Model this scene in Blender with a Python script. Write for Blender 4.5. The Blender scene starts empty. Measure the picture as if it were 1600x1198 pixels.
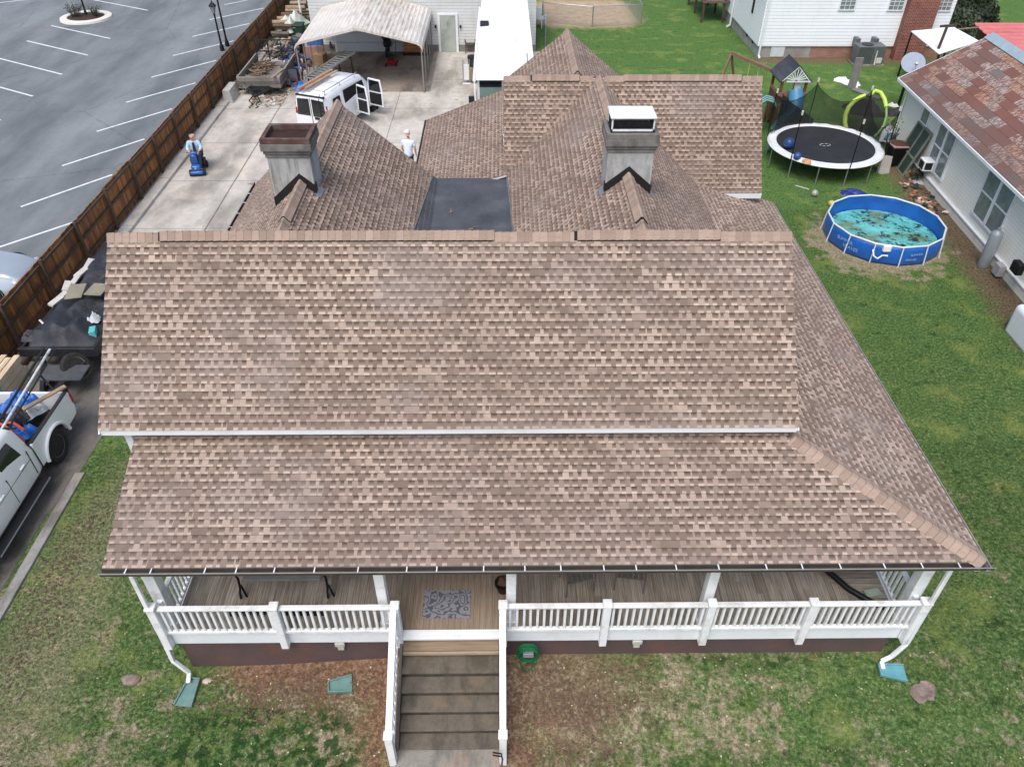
import bpy, bmesh, math, random
from mathutils import Vector, Matrix
from math import sin, cos, pi, radians

# ------------------------------------------------------------------ camera, world, sun, exposure
SC = bpy.context.scene
COL = SC.collection
CAM_POS = Vector((0, 0, 13.28))
TH, PS, RO = 0.696221, 0.014905, 0.0052888
Ff = Vector((sin(PS)*cos(TH), cos(PS)*cos(TH), -sin(TH)))
Rr = Vector((cos(PS), -sin(PS), 0)); Uu = Rr.cross(Ff)
R2 = cos(RO)*Rr + sin(RO)*Uu; U2 = -sin(RO)*Rr + cos(RO)*Uu
cam = bpy.data.cameras.new('camera'); co = bpy.data.objects.new('camera', cam); COL.objects.link(co)
co.matrix_world = Matrix(((R2.x, U2.x, -Ff.x, 0), (R2.y, U2.y, -Ff.y, 0), (R2.z, U2.z, -Ff.z, CAM_POS.z), (0, 0, 0, 1)))
cam.sensor_width = 36; cam.lens = 1188.17/1600*36; cam.clip_end = 900
SC.camera = co
SUN_EL, SUN_AZ = radians(60), radians(202)      # soft overcast light from behind the drone
W = bpy.data.worlds.new('World'); SC.world = W; W.use_nodes = True
wn = W.node_tree.nodes; sky = wn.new('ShaderNodeTexSky'); sky.sky_type = 'NISHITA'; sky.sun_disc = False
sky.sun_elevation = SUN_EL; sky.sun_rotation = SUN_AZ; sky.air_density = 0.9; sky.dust_density = 3.8; sky.ozone_density = 1.2
bg = wn['Background']; bg.inputs['Strength'].default_value = 0.15
W.node_tree.links.new(sky.outputs[0], bg.inputs[0])
sl = bpy.data.lights.new('sun', 'SUN'); sl.energy = 1.6; sl.angle = radians(30); sl.color = (1, .98, .955)
so = bpy.data.objects.new('sun', sl); COL.objects.link(so)
sd = Vector((sin(SUN_AZ)*cos(SUN_EL), cos(SUN_AZ)*cos(SUN_EL), sin(SUN_EL)))
so.rotation_euler = sd.to_track_quat('Z', 'Y').to_euler(); so.location = (0, 0, 30)
SC.view_settings.view_transform = 'Standard'; SC.view_settings.look = 'None'
SC.view_settings.exposure = 0.3; SC.view_settings.gamma = 1
random.seed(7)
rnd = random.random
def ru(a, b): return a + (b-a)*rnd()

# ------------------------------------------------------------------ materials
def lin(c): return tuple(((v/255)/12.92 if v/255 <= .04045 else ((v/255+.055)/1.055)**2.4) for v in c)
class NT:
    def __init__(s, name):
        s.m = bpy.data.materials.new(name); s.m.use_nodes = True; s.t = s.m.node_tree; s.b = s.t.nodes['Principled BSDF']
        s.tc = s.t.nodes.new('ShaderNodeTexCoord')
    def n(s, typ, **k):
        o = s.t.nodes.new(typ)
        for a, v in k.items(): setattr(o, a, v)
        return o
    def put(s, sock, v):
        if v is None: return
        if hasattr(v, 'is_output'): s.t.links.new(v, sock)
        else: sock.default_value = v
    def ma(s, op, a, b=None, c=None, clamp=False):
        o = s.n('ShaderNodeMath', operation=op); o.use_clamp = clamp
        s.put(o.inputs[0], a); s.put(o.inputs[1], b); s.put(o.inputs[2], c); return o.outputs[0]
    def sep(s, v):
        o = s.n('ShaderNodeSeparateXYZ'); s.put(o.inputs[0], v); return o.outputs
    def comb(s, x, y, z=0.0):
        o = s.n('ShaderNodeCombineXYZ'); s.put(o.inputs[0], x); s.put(o.inputs[1], y); s.put(o.inputs[2], z); return o.outputs[0]
    def noise(s, v, sc, det=4, rough=.55, off=None, stretch=None):
        if stretch or off:
            m = s.n('ShaderNodeMapping'); s.put(m.inputs[0], v)
            if stretch: m.inputs['Scale'].default_value = stretch
            if off: m.inputs['Location'].default_value = off
            v = m.outputs[0]
        o = s.n('ShaderNodeTexNoise'); s.put(o.inputs['Vector'], v); o.inputs['Scale'].default_value = sc
        o.inputs['Detail'].default_value = det; o.inputs['Roughness'].default_value = rough; return o.outputs['Fac']
    def white(s, v):
        o = s.n('ShaderNodeTexWhiteNoise', noise_dimensions='3D'); s.put(o.inputs['Vector'], v); return o.outputs['Value']
    def ramp(s, f, stops, interp='LINEAR'):
        o = s.n('ShaderNodeValToRGB'); s.put(o.inputs[0], f); r = o.color_ramp; r.interpolation = interp
        while len(r.elements) < len(stops): r.elements.new(.5)
        for e, (p, c) in zip(r.elements, stops): e.position = p; e.color = (*c, 1) if len(c) == 3 else c
        return o.outputs[0]
    def mix(s, f, a, b, bt='MIX'):
        o = s.n('ShaderNodeMix', data_type='RGBA', blend_type=bt); s.put(o.inputs[0], f)
        for i, v in ((6, a), (7, b)):
            if isinstance(v, tuple) and len(v) == 3: v = (*v, 1)
            s.put(o.inputs[i], v)
        return o.outputs[2]
    def range(s, f, a, b, c=0., d=1.):
        o = s.n('ShaderNodeMapRange'); s.put(o.inputs[0], f)
        for i, v in enumerate((a, b, c, d)): s.put(o.inputs[i+1], v)
        o.clamp = True; return o.outputs[0]
    def bump(s, h, st=.3, d=.01):
        o = s.n('ShaderNodeBump'); o.inputs['Strength'].default_value = st; o.inputs['Distance'].default_value = d
        s.put(o.inputs['Height'], h); s.put(s.b.inputs['Normal'], o.outputs[0])
    def fin(s, col, rough=.6, metal=0., spec=None):
        if isinstance(col, tuple) and len(col) == 3: col = (*col, 1)
        s.put(s.b.inputs['Base Color'], col); s.put(s.b.inputs['Roughness'], rough); s.put(s.b.inputs['Metallic'], metal)
        if spec is not None: s.b.inputs['Specular IOR Level'].default_value = spec
        return s.m
MC = {}
def mat(name, c, rough=.6, metal=0., var=.25, scale=3., bump=0., dirt=None, dirt_amt=.5, spec=None):
    """plain painted / plastic / metal surface with mottling; c is sRGB 0-255"""
    if name in MC: return MC[name]
    s = NT(name); c = lin(c); P = s.tc.outputs['Object']
    n1 = s.noise(P, scale, 5); n2 = s.noise(P, scale*9, 3, off=(3, 7, 1))
    f = s.ma('ADD', s.ma('MULTIPLY', n1, .7), s.ma('MULTIPLY', n2, .3))
    col = s.ramp(f, [(.3, tuple(v*(1-var) for v in c)), (.55, c), (.75, tuple(min(1, v*(1+var*.6)) for v in c))])
    if dirt:
        d = s.noise(P, scale*.6, 6, .7, off=(9, 2, 5)); col = s.mix(s.range(d, .5, .72, 0., dirt_amt), col, lin(dirt))
    if bump: s.bump(n2, bump, .01)
    MC[name] = s.fin(col, rough, metal, spec); return MC[name]

def shingle_mat(name, e=.1275, tint=(1, 1, 1), per=.158):
    s = NT(name); uv = s.n('ShaderNodeUVMap').outputs[0]; u, v, _ = s.sep(uv)
    kv = s.ma('DIVIDE', s.ma('ADD', v, .0005), e); row = s.ma('FLOOR', kv); fr = s.ma('FRACT', kv)
    kk = s.ma('ADD', s.ma('DIVIDE', u, per), s.ma('MULTIPLY', s.white(s.comb(row, 3.7, 1.1)), 17.)); cell = s.ma('FLOOR', kk); fc = s.ma('FRACT', kk)
    wa = s.white(s.comb(cell, row, 1.3)); wb = s.white(s.comb(cell, row, 5.9)); wc = s.white(s.comb(cell, row, 9.1)); wd = s.white(s.comb(cell, row, 13.7))
    lo = s.ma('MULTIPLY', wb, .24); wid = s.ma('ADD', .34, s.ma('MULTIPLY', wc, .36))
    inr = s.ma('MULTIPLY', s.ma('GREATER_THAN', fc, lo), s.ma('LESS_THAN', fc, s.ma('ADD', lo, wid)))
    inr = s.ma('MULTIPLY', inr, s.ma('LESS_THAN', wd, .97)); tooth = s.ma('SUBTRACT', 1.0, inr)
    tc = s.white(s.comb(s.ma('FLOOR', s.ma('ADD', kk, .5)), row, 21.))
    shg = s.white(s.comb(s.ma('FLOOR', s.ma('ADD', s.ma('DIVIDE', u, .88), s.ma('MULTIPLY', row, .37))), row, 2.2))
    light = lin((184, 165, 151)); mid = lin((141, 124, 112)); dark = lin((91, 78, 69)); vdark = lin((60, 51, 46))
    base = s.ramp(tc, [(0, tuple(a*.55+b*.45 for a, b in zip(mid, dark))), (.45, mid), (.62, tuple(a*.7+b*.3 for a, b in zip(mid, light))), (.88, tuple(a*.35+b*.65 for a, b in zip(mid, light))), (1, light)])
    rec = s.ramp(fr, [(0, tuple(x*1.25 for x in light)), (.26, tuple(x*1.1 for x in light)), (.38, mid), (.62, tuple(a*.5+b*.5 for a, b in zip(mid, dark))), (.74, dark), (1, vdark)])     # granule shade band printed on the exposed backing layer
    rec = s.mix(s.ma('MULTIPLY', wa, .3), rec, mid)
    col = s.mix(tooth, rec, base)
    col = s.mix(s.range(shg, .5, 1., 0., .35), col, tuple(a*.5+b*.5 for a, b in zip(mid, dark)))
    big = s.noise(s.comb(s.ma('MULTIPLY', u, .45), s.ma('MULTIPLY', s.ma('ADD', v, s.ma('MULTIPLY', u, .5)), 1.8)), .9, 4)
    col = s.mix(s.range(big, .42, .62, 0., .42), col, tuple(x*.62 for x in mid))
    wx = s.noise(uv, .6, 4, .6, off=(9, 3, 0)); col = s.mix(s.range(wx, .5, .7, 0., .35), col, lin((150, 142, 138)))
    gr = s.noise(uv, 150, 2, .8); col = s.mix(.8, col, s.ramp(gr, [(.3, (.45, .45, .45)), (.5, (1, 1, 1)), (.72, (1.45, 1.45, 1.45))]), 'MULTIPLY')
    edge = s.ma('GREATER_THAN', fr, .91); col = s.mix(s.ma('MULTIPLY', edge, .25), col, vdark)  # shadow of the course above, painted as a dark line atop each row
    col = s.mix(1.0, col, (*tint, 1), 'MULTIPLY')
    h = s.ma('ADD', s.ma('MULTIPLY', tooth, .8), s.ma('MULTIPLY', gr, .25))
    s.bump(h, .5, .008)
    return s.fin(col, .93, spec=.25)

def cap_mat(name, e=.127):
    s = NT(name); uv = s.n('ShaderNodeUVMap').outputs[0]; u, v, _ = s.sep(uv)
    k = s.ma('FLOOR', s.ma('DIVIDE', u, e)); w = s.white(s.comb(k, 4.2, .3))
    col = s.ramp(w, [(0, lin((146, 128, 115))), (.35, lin((161, 142, 128))), (.7, lin((173, 153, 139))), (1, lin((153, 135, 122)))])
    gr = s.noise(uv, 120, 2, .7); col = s.mix(.6, col, s.ramp(gr, [(.3, (.5, .5, .5)), (.5, (1, 1, 1)), (.72, (1.25, 1.25, 1.25))]), 'MULTIPLY')
    ed = s.ma('LESS_THAN', s.ma('FRACT', s.ma('DIVIDE', u, e)), .09); col = s.mix(s.ma('MULTIPLY', ed, .28), col, lin((90, 74, 66)))
    st = s.noise(s.comb(s.ma('MULTIPLY', u, 3.), s.ma('MULTIPLY', v, 14.)), 2., 4); col = s.mix(s.range(st, .5, .7, 0., .35), col, lin((140, 108, 88)))
    s.bump(gr, .4, .005); return s.fin(col, .93, spec=.25)

def board_mat(name, axis, w, cols, gap=.05, streak=14., wet=None, horizontal=False, bumpd=.01, wmix=.35):
    """boards running along `axis` ('X','Y','Z'); pattern across the other; object coordinates in metres"""
    s = NT(name); P = s.tc.outputs['Object']; x, y, z = s.sep(P)
    ax = {'X': x, 'Y': y, 'Z': z}; cr = {'X': y, 'Y': x, 'Z': s.ma('ADD', x, y)}[axis]
    if horizontal: cr = z
    k = s.ma('DIVIDE', cr, w); row = s.ma('FLOOR', k); fr = s.ma('FRACT', k)
    a = ax[axis]
    st = s.noise(s.comb(s.ma('MULTIPLY', a, .9), s.ma('MULTIPLY', cr, streak), s.ma('MULTIPLY', row, 3.1)), 2.2, 5, .65)
    w1 = s.white(s.comb(row, s.ma('FLOOR', s.ma('ADD', s.ma('DIVIDE', a, 2.4), s.ma('MULTIPLY', row, .37))), 0.))
    f = s.ma('ADD', s.ma('MULTIPLY', st, 1.-wmix), s.ma('MULTIPLY', w1, wmix))
    col = s.ramp(f, [(.22, lin(cols[0])), (.45, lin(cols[1])), (.62, lin(cols[2])), (.85, lin(cols[3]))])
    bl = s.noise(P, .9, 4, .6, off=(4, 1, 2))
    col = s.mix(s.range(bl, .45, .7, 0., .45), col, lin(cols[0]))
    if wet:
        cx, cy, r, wc = wet; d = s.ma('SQRT', s.ma('ADD', s.ma('POWER', s.ma('SUBTRACT', x, cx), 2.), s.ma('POWER', s.ma('SUBTRACT', y, cy), 2.)))
        nn = s.ma('ADD', s.ma('DIVIDE', d, r), s.ma('MULTIPLY', s.ma('SUBTRACT', bl, .5), .8))
        col = s.mix(s.range(nn, .55, 1.15, .75, 0.), col, s.mix(st, lin(wc), lin((168, 146, 124))))
    g = s.ma('LESS_THAN', fr, gap); col = s.mix(s.ma('MULTIPLY', g, .75), col, tuple(v*.25 for v in lin(cols[0])))
    s.bump(s.ma('ADD', s.ma('MULTIPLY', st, .3), s.ma('SUBTRACT', 1., g)), .5, bumpd)
    return s.fin(col, .8)

def siding_mat(name, c, w=.11, dirtc=(150, 140, 125), dirt=.35, shade=(.80, .82, .86)):
    """lap siding: courses along z with a lip at each lower edge"""
    s = NT(name); P = s.tc.outputs['Object']; x, y, z = s.sep(P); k = s.ma('DIVIDE', z, w); fr = s.ma('FRACT', k)
    c = lin(c); n = s.noise(P, .8, 5, .6); n2 = s.noise(P, 3., 4, .7, stretch=(1, 1, .25))
    col = s.mix(s.range(n, .4, .7, 0., .3), c, tuple(v*.86 for v in c)); col = s.mix(s.range(n2, .52, .75, 0., dirt), col, lin(dirtc))
    g = s.ma('LESS_THAN', fr, .09); col = s.mix(s.ma('MULTIPLY', g, .55), col, tuple(v*.45 for v in c))
    s.bump(s.ma('SUBTRACT', 1., fr), .9, .02); return s.fin(col, .45)

def brick_mat(name, c1, c2, mortar, bw=.2, bh=.065):
    s = NT(name); P = s.tc.outputs['Object']; x, y, z = s.sep(P)
    b = s.n('ShaderNodeTexBrick'); s.put(b.inputs['Vector'], s.comb(s.ma('ADD', x, y), z)); b.inputs['Scale'].default_value = 1
    b.inputs['Brick Width'].default_value = bw; b.inputs['Row Height'].default_value = bh; b.inputs['Mortar Size'].default_value = .008
    for i, c in ((1, c1), (2, c2), (3, mortar)): b.inputs[i].default_value = (*lin(c), 1)
    n = s.noise(P, 2.5, 5); col = s.mix(s.range(n, .4, .7, 0., .35), b.outputs[0], tuple(v*.5 for v in lin(c1)))
    s.bump(s.ma('SUBTRACT', 1., b.outputs['Fac']), .5, .008); return s.fin(col, .85)

# ------------------------------------------------------------------ mesh builder
class MB:
    def __init__(s): s.v = []; s.f = []; s.mi = []; s.uv = []; s.mt = []; s.cur = 0; s.T = None
    def use(s, m):
        if m not in s.mt: s.mt.append(m)
        s.cur = s.mt.index(m); return s
    def P(s, p):
        p = Vector(p)
        if s.T is not None: p = s.T @ p
        s.v.append(p); return len(s.v)-1
    def face(s, pts, uv=None):
        ids = [s.P(p) for p in pts]; s.f.append(ids); s.mi.append(s.cur); s.uv.append(uv)
    def idx(s, ids): s.f.append(ids); s.mi.append(s.cur); s.uv.append(None)
    def box(s, x0, x1, y0, y1, z0, z1):
        b = [s.P(p) for p in ((x0, y0, z0), (x1, y0, z0), (x1, y1, z0), (x0, y1, z0), (x0, y0, z1), (x1, y0, z1), (x1, y1, z1), (x0, y1, z1))]
        for q in ((0, 3, 2, 1), (4, 5, 6, 7), (0, 1, 5, 4), (1, 2, 6, 5), (2, 3, 7, 6), (3, 0, 4, 7)): s.idx([b[i] for i in q])
        return s
    def cbox(s, c, d, rz=0., rx=0., ry=0.):
        M = Matrix.Translation(c) @ Matrix.Rotation(rz, 4, 'Z') @ Matrix.Rotation(rx, 4, 'X') @ Matrix.Rotation(ry, 4, 'Y')
        o = s.T; s.T = M if o is None else o @ M
        s.box(-d[0]/2, d[0]/2, -d[1]/2, d[1]/2, -d[2]/2, d[2]/2); s.T = o; return s
    def bar(s, a, b, w, h=None):
        a = Vector(a); b = Vector(b); h = h or w; d = (b-a).normalized()
        up = Vector((0, 0, 1)) if abs(d.z) < .95 else Vector((0, 1, 0))
        r = d.cross(up).normalized()*w/2; u = r.cross(d).normalized()*h/2
        p = [s.P(q) for q in (a-r-u, a+r-u, a+r+u, a-r+u, b-r-u, b+r-u, b+r+u, b-r+u)]
        for q in ((0, 1, 2, 3), (7, 6, 5, 4), (0, 4, 5, 1), (1, 5, 6, 2), (2, 6, 7, 3), (3, 7, 4, 0)): s.idx([p[i] for i in q])
        return s
    def tube(s, pts, r, n=8, cap=True, closed=False):
        pts = [Vector(p) for p in pts]; N = len(pts); rs = r if isinstance(r, (list, tuple)) else [r]*N; rings = []; prev = None
        for i, p in enumerate(pts):
            if closed: d = (pts[(i+1) % N]-pts[i-1]).normalized()
            else: d = (pts[min(i+1, N-1)]-pts[max(i-1, 0)]).normalized()
            if prev is None:
                up = Vector((0, 0, 1)) if abs(d.z) < .9 else Vector((1, 0, 0)); x = d.cross(up).normalized()
            else: x = (prev-d*prev.dot(d)).normalized()
            prev = x; y = d.cross(x)
            rings.append([s.P(p+(x*cos(2*pi*k/n)+y*sin(2*pi*k/n))*rs[i]) for k in range(n)])
        for i in range(N if closed else N-1):
            A = rings[i]; B = rings[(i+1) % N]
            for k in range(n): s.idx([A[k], A[(k+1) % n], B[(k+1) % n], B[k]])
        if cap and not closed: s.idx(rings[0][::-1]); s.idx(rings[-1])
        return s
    def lathe(s, c, prof, n=24, a0=0., a1=2*pi, sx=1., sy=1., cap=True):
        c = Vector(c); full = abs(a1-a0-2*pi) < 1e-6; m = n if full else n+1
        rings = [[s.P(c+Vector((r*cos(a0+(a1-a0)*k/n)*sx, r*sin(a0+(a1-a0)*k/n)*sy, z))) for k in range(m)] for r, z in prof]
        for A, B in zip(rings, rings[1:]):
            for k in range(n): s.idx([A[k], A[(k+1) % m], B[(k+1) % m], B[k]])
        if full and cap and len(prof) > 2:
            if prof[0][0] > 1e-4: s.idx(rings[0][::-1])
            if prof[-1][0] > 1e-4: s.idx(rings[-1])
        return s
    def prism(s, poly, ext):
        ext = Vector(ext); A = [s.P(p) for p in poly]; B = [s.P(Vector(p)+ext) for p in poly]; n = len(A)
        s.idx(A[::-1]); s.idx(B)
        for i in range(n): s.idx([A[i], A[(i+1) % n], B[(i+1) % n], B[i]])
        return s
    def loft(s, rings, cap=True, closed=True):
        R = [[s.P(p) for p in r] for r in rings]; n = len(R[0])
        for A, B in zip(R, R[1:]):
            for k in range(n if closed else n-1): s.idx([A[k], A[(k+1) % n], B[(k+1) % n], B[k]])
        if cap: s.idx(R[0][::-1]); s.idx(R[-1])
        return s
    def blob(s, c, r, sub=2, jit=.15, squash=(1, 1, 1)):
        bm = bmesh.new(); bmesh.ops.create_icosphere(bm, subdivisions=sub, radius=1)
        c = Vector(c); off = len(s.v)
        for v in bm.verts:
            k = r*(1+ru(-jit, jit)); s.P(c+Vector((v.co.x*k*squash[0], v.co.y*k*squash[1], v.co.z*k*squash[2])))
        for f in bm.faces: s.idx([off+v.index for v in f.verts])
        bm.free(); return s
    def build(s, name, m=None, parent=None, smooth=False, bevel=0., seg=2, recalc=True, solid=0., subd=0, loc=None, auto=None, weld=False):
        me = bpy.data.meshes.new(name)
        me.from_pydata([tuple(v) for v in s.v], [], s.f)
        ms = [m] if m is not None and not s.mt else s.mt or [m]
        if m is not None and s.mt: ms = s.mt
        for q in ms: me.materials.append(q)
        me.polygons.foreach_set('material_index', s.mi)
        if any(u is not None for u in s.uv):
            L = me.uv_layers.new(name='UVMap')
            for p, u in zip(me.polygons, s.uv):
                if u:
                    for li, q in zip(p.loop_indices, u): L.data[li].uv = q
        if recalc or weld:
            bm = bmesh.new(); bm.from_mesh(me)
            if weld: bmesh.ops.remove_doubles(bm, verts=bm.verts, dist=1e-4)
            bmesh.ops.recalc_face_normals(bm, faces=bm.faces); bm.to_mesh(me); bm.free()
        if smooth: me.polygons.foreach_set('use_smooth', [True]*len(me.polygons))
        o = bpy.data.objects.new(name, me); COL.objects.link(o)
        if loc is not None:
            l = Vector(loc)
            for v in me.vertices: v.co -= l
            o.location = l
        if parent is not None:
            o.parent = parent
            pl = WL(parent); o.location = Vector(loc or (0, 0, 0)) - pl if not parent.get('_local') else Vector(loc or (0, 0, 0))
        if solid: q = o.modifiers.new('s', 'SOLIDIFY'); q.thickness = solid; q.offset = 0
        if bevel: q = o.modifiers.new('b', 'BEVEL'); q.width = bevel; q.segments = seg; q.limit_method = 'ANGLE'; q.angle_limit = radians(35)
        if subd: q = o.modifiers.new('d', 'SUBSURF'); q.levels = subd; q.render_levels = subd
        if (smooth or bevel) and auto is not False:
            try:
                me.polygons.foreach_set('use_smooth', [True]*len(me.polygons)); me.set_sharp_from_angle(angle=radians(auto or 38))
            except Exception: pass
        return o
def WL(o):
    """world offset of an unrotated chain of parents"""
    l = Vector(o.location)
    while o.parent is not None: o = o.parent; l += Vector(o.location)
    return l
def tag(o, label=None, cat=None, group=None, kind=None):
    if label: o['label'] = label
    if cat: o['category'] = cat
    if group: o['group'] = group
    if kind: o['kind'] = kind
    return o
def thing(name, label, cat, loc=(0, 0, 0), rz=0., group=None):
    o = bpy.data.objects.new(name, None); COL.objects.link(o); o.location = loc; o.rotation_euler = (0, 0, rz); o.empty_display_size = .3
    return tag(o, label, cat, group)
def local(t):
    """things whose parts are modelled in the thing's own (rotated) frame"""
    t['_local'] = 1; return t
def build_local(mb, name, m, t, **k):
    o = mb.build(name, m, None, **k); o.parent = t; return o
def copy_tree(o, parent=None):
    c = o.copy(); COL.objects.link(c)
    if parent is not None: c.parent = parent; c.matrix_parent_inverse = o.matrix_parent_inverse.copy()
    for ch in list(o.children): copy_tree(ch, c)
    return c

def sm(t): t = min(1, max(0, t)); return t*t*(3-2*t)
def gh(x, y):
    """ground height: the front yard rises gently to the right of the porch"""
    if y < 7.2: k = .15+.85*sm((y-6.1)/1.1)
    else: k = 1-sm((y-8)/5)
    return .33*sm((x+5.5)/5)*k
def at_y(px, py, y):
    d = Ff + R2*(px-800)/1188.17 + U2*(599-py)/1188.17; return CAM_POS+d*(y/d.y)
def at(px, py, z=0.):
    """point of the photograph (1600x1198) at world height z"""
    d = Ff + R2*(px-800)/1188.17 + U2*(599-py)/1188.17; t = (z-CAM_POS.z)/d.z; return CAM_POS+d*t
# ------------------------------------------------------------------ the setting: ground, paving, parking lot
def grass_mat(name):
    s = NT(name); P = s.tc.outputs['Object']; x, y, z = s.sep(P)
    n1 = s.noise(P, .35, 5, .6); n2 = s.noise(P, 2.2, 5, .62, off=(3, 1, 0)); n3 = s.noise(P, 14, 4, .7, off=(1, 8, 0)); n4 = s.noise(P, 70, 3, .7)
    g = s.ramp(n3, [(.3, lin((50, 76, 38))), (.5, lin((90, 118, 66))), (.68, lin((140, 156, 102)))])
    g2_ = s.ramp(n3, [(.3, lin((54, 88, 40))), (.5, lin((84, 122, 60))), (.7, lin((126, 152, 88)))]); g = s.mix(s.range(y, 12., 32., 0., .8), g, g2_)
    g = s.mix(s.range(s.noise(P, .9, 5, .6, off=(6, 3, 0)), .52, .7, 0., .6), g, lin((150, 160, 88)))
    dry = s.ramp(n3, [(.3, lin((112, 100, 78))), (.5, lin((166, 152, 128))), (.7, lin((206, 194, 168)))])
    # dry thatch is common towards the front and left, lush grass behind the house and to the right
    front = s.range(y, 6., 17., .06, -.06); left = s.range(x, -12., 5., .01, -.03); mid = s.range(s.ma('ABSOLUTE', s.ma('SUBTRACT', x, 1.)), 0., 5., .06, 0.)
    k = s.ma('ADD', s.ma('ADD', s.ma('MULTIPLY', n1, .5), s.ma('MULTIPLY', n2, .5)), s.ma('ADD', front, s.ma('ADD', left, mid)))
    fine = s.noise(P, 6.5, 5, .75, off=(2, 2, 0)); k = s.ma('ADD', k, s.ma('MULTIPLY', s.ma('SUBTRACT', fine, .5), .5))
    col = s.mix(s.range(k, .54, .66, 0., .92), g, dry)
    col = s.mix(s.range(s.noise(P, 2.6, 6, .7, off=(7, 2, 0)), .56, .66, 0., .75), col, lin((44, 74, 36)))
    # bare red clay along the porch foundation, brown soil by the white houses
    def strip(d, a, b, c, amt=.95):
        nonlocal col
        q = s.ma('ADD', d, s.ma('MULTIPLY', s.ma('SUBTRACT', n2, .5), 1.6*b)); q = s.ma('ADD', q, s.ma('MULTIPLY', s.ma('SUBTRACT', n3, .5), .5*b))
        col = s.mix(s.range(q, a, b, amt, 0.), col, c)
    dy = s.ma('SUBTRACT', 7.55, y); dxo = s.ma('MAXIMUM', s.ma('SUBTRACT', s.ma('ABSOLUTE', s.ma('SUBTRACT', x, .2)), 5.6), 0.)
    clay = s.ramp(n3, [(.3, lin((98, 72, 60))), (.5, lin((150, 112, 92))), (.7, lin((184, 152, 132)))])
    soil_ = s.ramp(n3, [(.3, lin((92, 74, 62))), (.5, lin((140, 116, 98))), (.7, lin((178, 158, 136)))])
    inL = s.range(s.ma('ABSOLUTE', s.ma('SUBTRACT', x, -3.4)), 1.2, 2.2, 0., .8)
    strip(s.ma('ADD', s.ma('ADD', s.ma('ABSOLUTE', dy), dxo), inL), .25, .85, clay, .85)
    inM = s.ma('ADD', s.ma('ABSOLUTE', s.ma('SUBTRACT', x, -1.)), s.ma('MULTIPLY', s.ma('ABSOLUTE', s.ma('SUBTRACT', y, 6.4)), .5)); strip(inM, 1.3, 2.4, clay, .85); inR = s.ma('ADD', s.ma('ABSOLUTE', s.ma('SUBTRACT', x, 1.3)), s.ma('MULTIPLY', s.ma('ABSOLUTE', s.ma('SUBTRACT', y, 6.9)), 1.2)); strip(inR, .7, 2.1, soil_, .75)
    soil = s.ramp(n3, [(.3, lin((78, 62, 50))), (.5, lin((118, 98, 82))), (.7, lin((150, 132, 112)))])
    edge_x = s.ma('ADD', s.ma('ABSOLUTE', s.ma('SUBTRACT', x, s.ma('ADD', 16.2, s.ma('MULTIPLY', s.ma('SUBTRACT', y, 25.), .05)))), s.ma('MULTIPLY', s.range(y, 30., 34., 0., 1.), 3.))
    strip(edge_x, .35, 1.1, soil, .9)
    strip(s.ma('ADD', s.ma('ABSOLUTE', s.ma('SUBTRACT', y, 43.9)), s.range(x, 13., 14.5, 2., 0.)), .4, 1.1, soil, .85)
    pd = s.ma('SQRT', s.ma('ADD', s.ma('POWER', s.ma('SUBTRACT', x, 13.1), 2.), s.ma('POWER', s.ma('SUBTRACT', y, 23.5), 2.))); strip(pd, 2.05, 2.45, dry, .9)
    # worn sandy run behind the wire fence
    rx = s.ma('MAXIMUM', s.ma('SUBTRACT', s.ma('ABSOLUTE', s.ma('SUBTRACT', x, 5.4)), 2.3), 0.); ry = s.ma('MAXIMUM', s.ma('SUBTRACT', s.ma('ABSOLUTE', s.ma('SUBTRACT', y, 53.6)), 2.4), 0.)
    sand = s.ramp(n2, [(.3, lin((176, 150, 124))), (.6, lin((204, 180, 156)))])
    strip(s.ma('ADD', rx, ry), .3, 1.6, sand, .95)
    lx = s.ma('ABSOLUTE', s.ma('SUBTRACT', x, -8.9)); strip(s.ma('ADD', s.ma('MULTIPLY', lx, 1.), s.range(y, 11., 15., 0., 1.5)), .5, 1.3, dry, .35)
    dm = s.noise(P, 5.5, 4, .6, off=(0, 9, 0)); mx = s.ma('ADD', s.ma('POWER', s.ma('DIVIDE', s.ma('SUBTRACT', x, -4.2), 1.9), 2.), s.ma('POWER', s.ma('DIVIDE', s.ma('SUBTRACT', y, 6.05), .85), 2.))
    col = s.mix(s.ma('MULTIPLY', s.range(dm, .47, .56), s.range(mx, .7, 1.2, .9, 0.)), col, lin((44, 78, 38)))
    col = s.mix(.75, col, s.ramp(n4, [(.28, (.32, .32, .32)), (.5, (1, 1, 1)), (.72, (1.9, 1.9, 1.8))]), 'MULTIPLY')
    s.bump(s.ma('ADD', n4, n3), .8, .05)
    return s.fin(col, .95, spec=.15), s
GRASS, _ = grass_mat('lawn_grass')

def sheet(name, poly, z, m, kind='structure', div=None, gfun=None):
    mb = MB(); mb.face([(x, y, z + (gfun(x, y) if gfun else 0)) for x, y in poly]); return tag(mb.build(name, m, recalc=False), kind=kind)

def ground():
    mb = MB(); xs = [-400, -150, -60, -30] + [-20+.5*i for i in range(81)] + [30, 60, 150, 400]; ys = [-200, -40, -5] + [.5*i for i in range(61)] + [45, 70, 120, 250, 600]
    I = {}
    for i, x in enumerate(xs):
        for j, y in enumerate(ys): I[i, j] = mb.P((x, y, gh(x, y)))
    for i in range(len(xs)-1):
        for j in range(len(ys)-1): mb.idx([I[i, j], I[i+1, j], I[i+1, j+1], I[i, j+1]])
    return tag(mb.build('lawn', GRASS, smooth=True, recalc=False), kind='structure')
ground()

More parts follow.
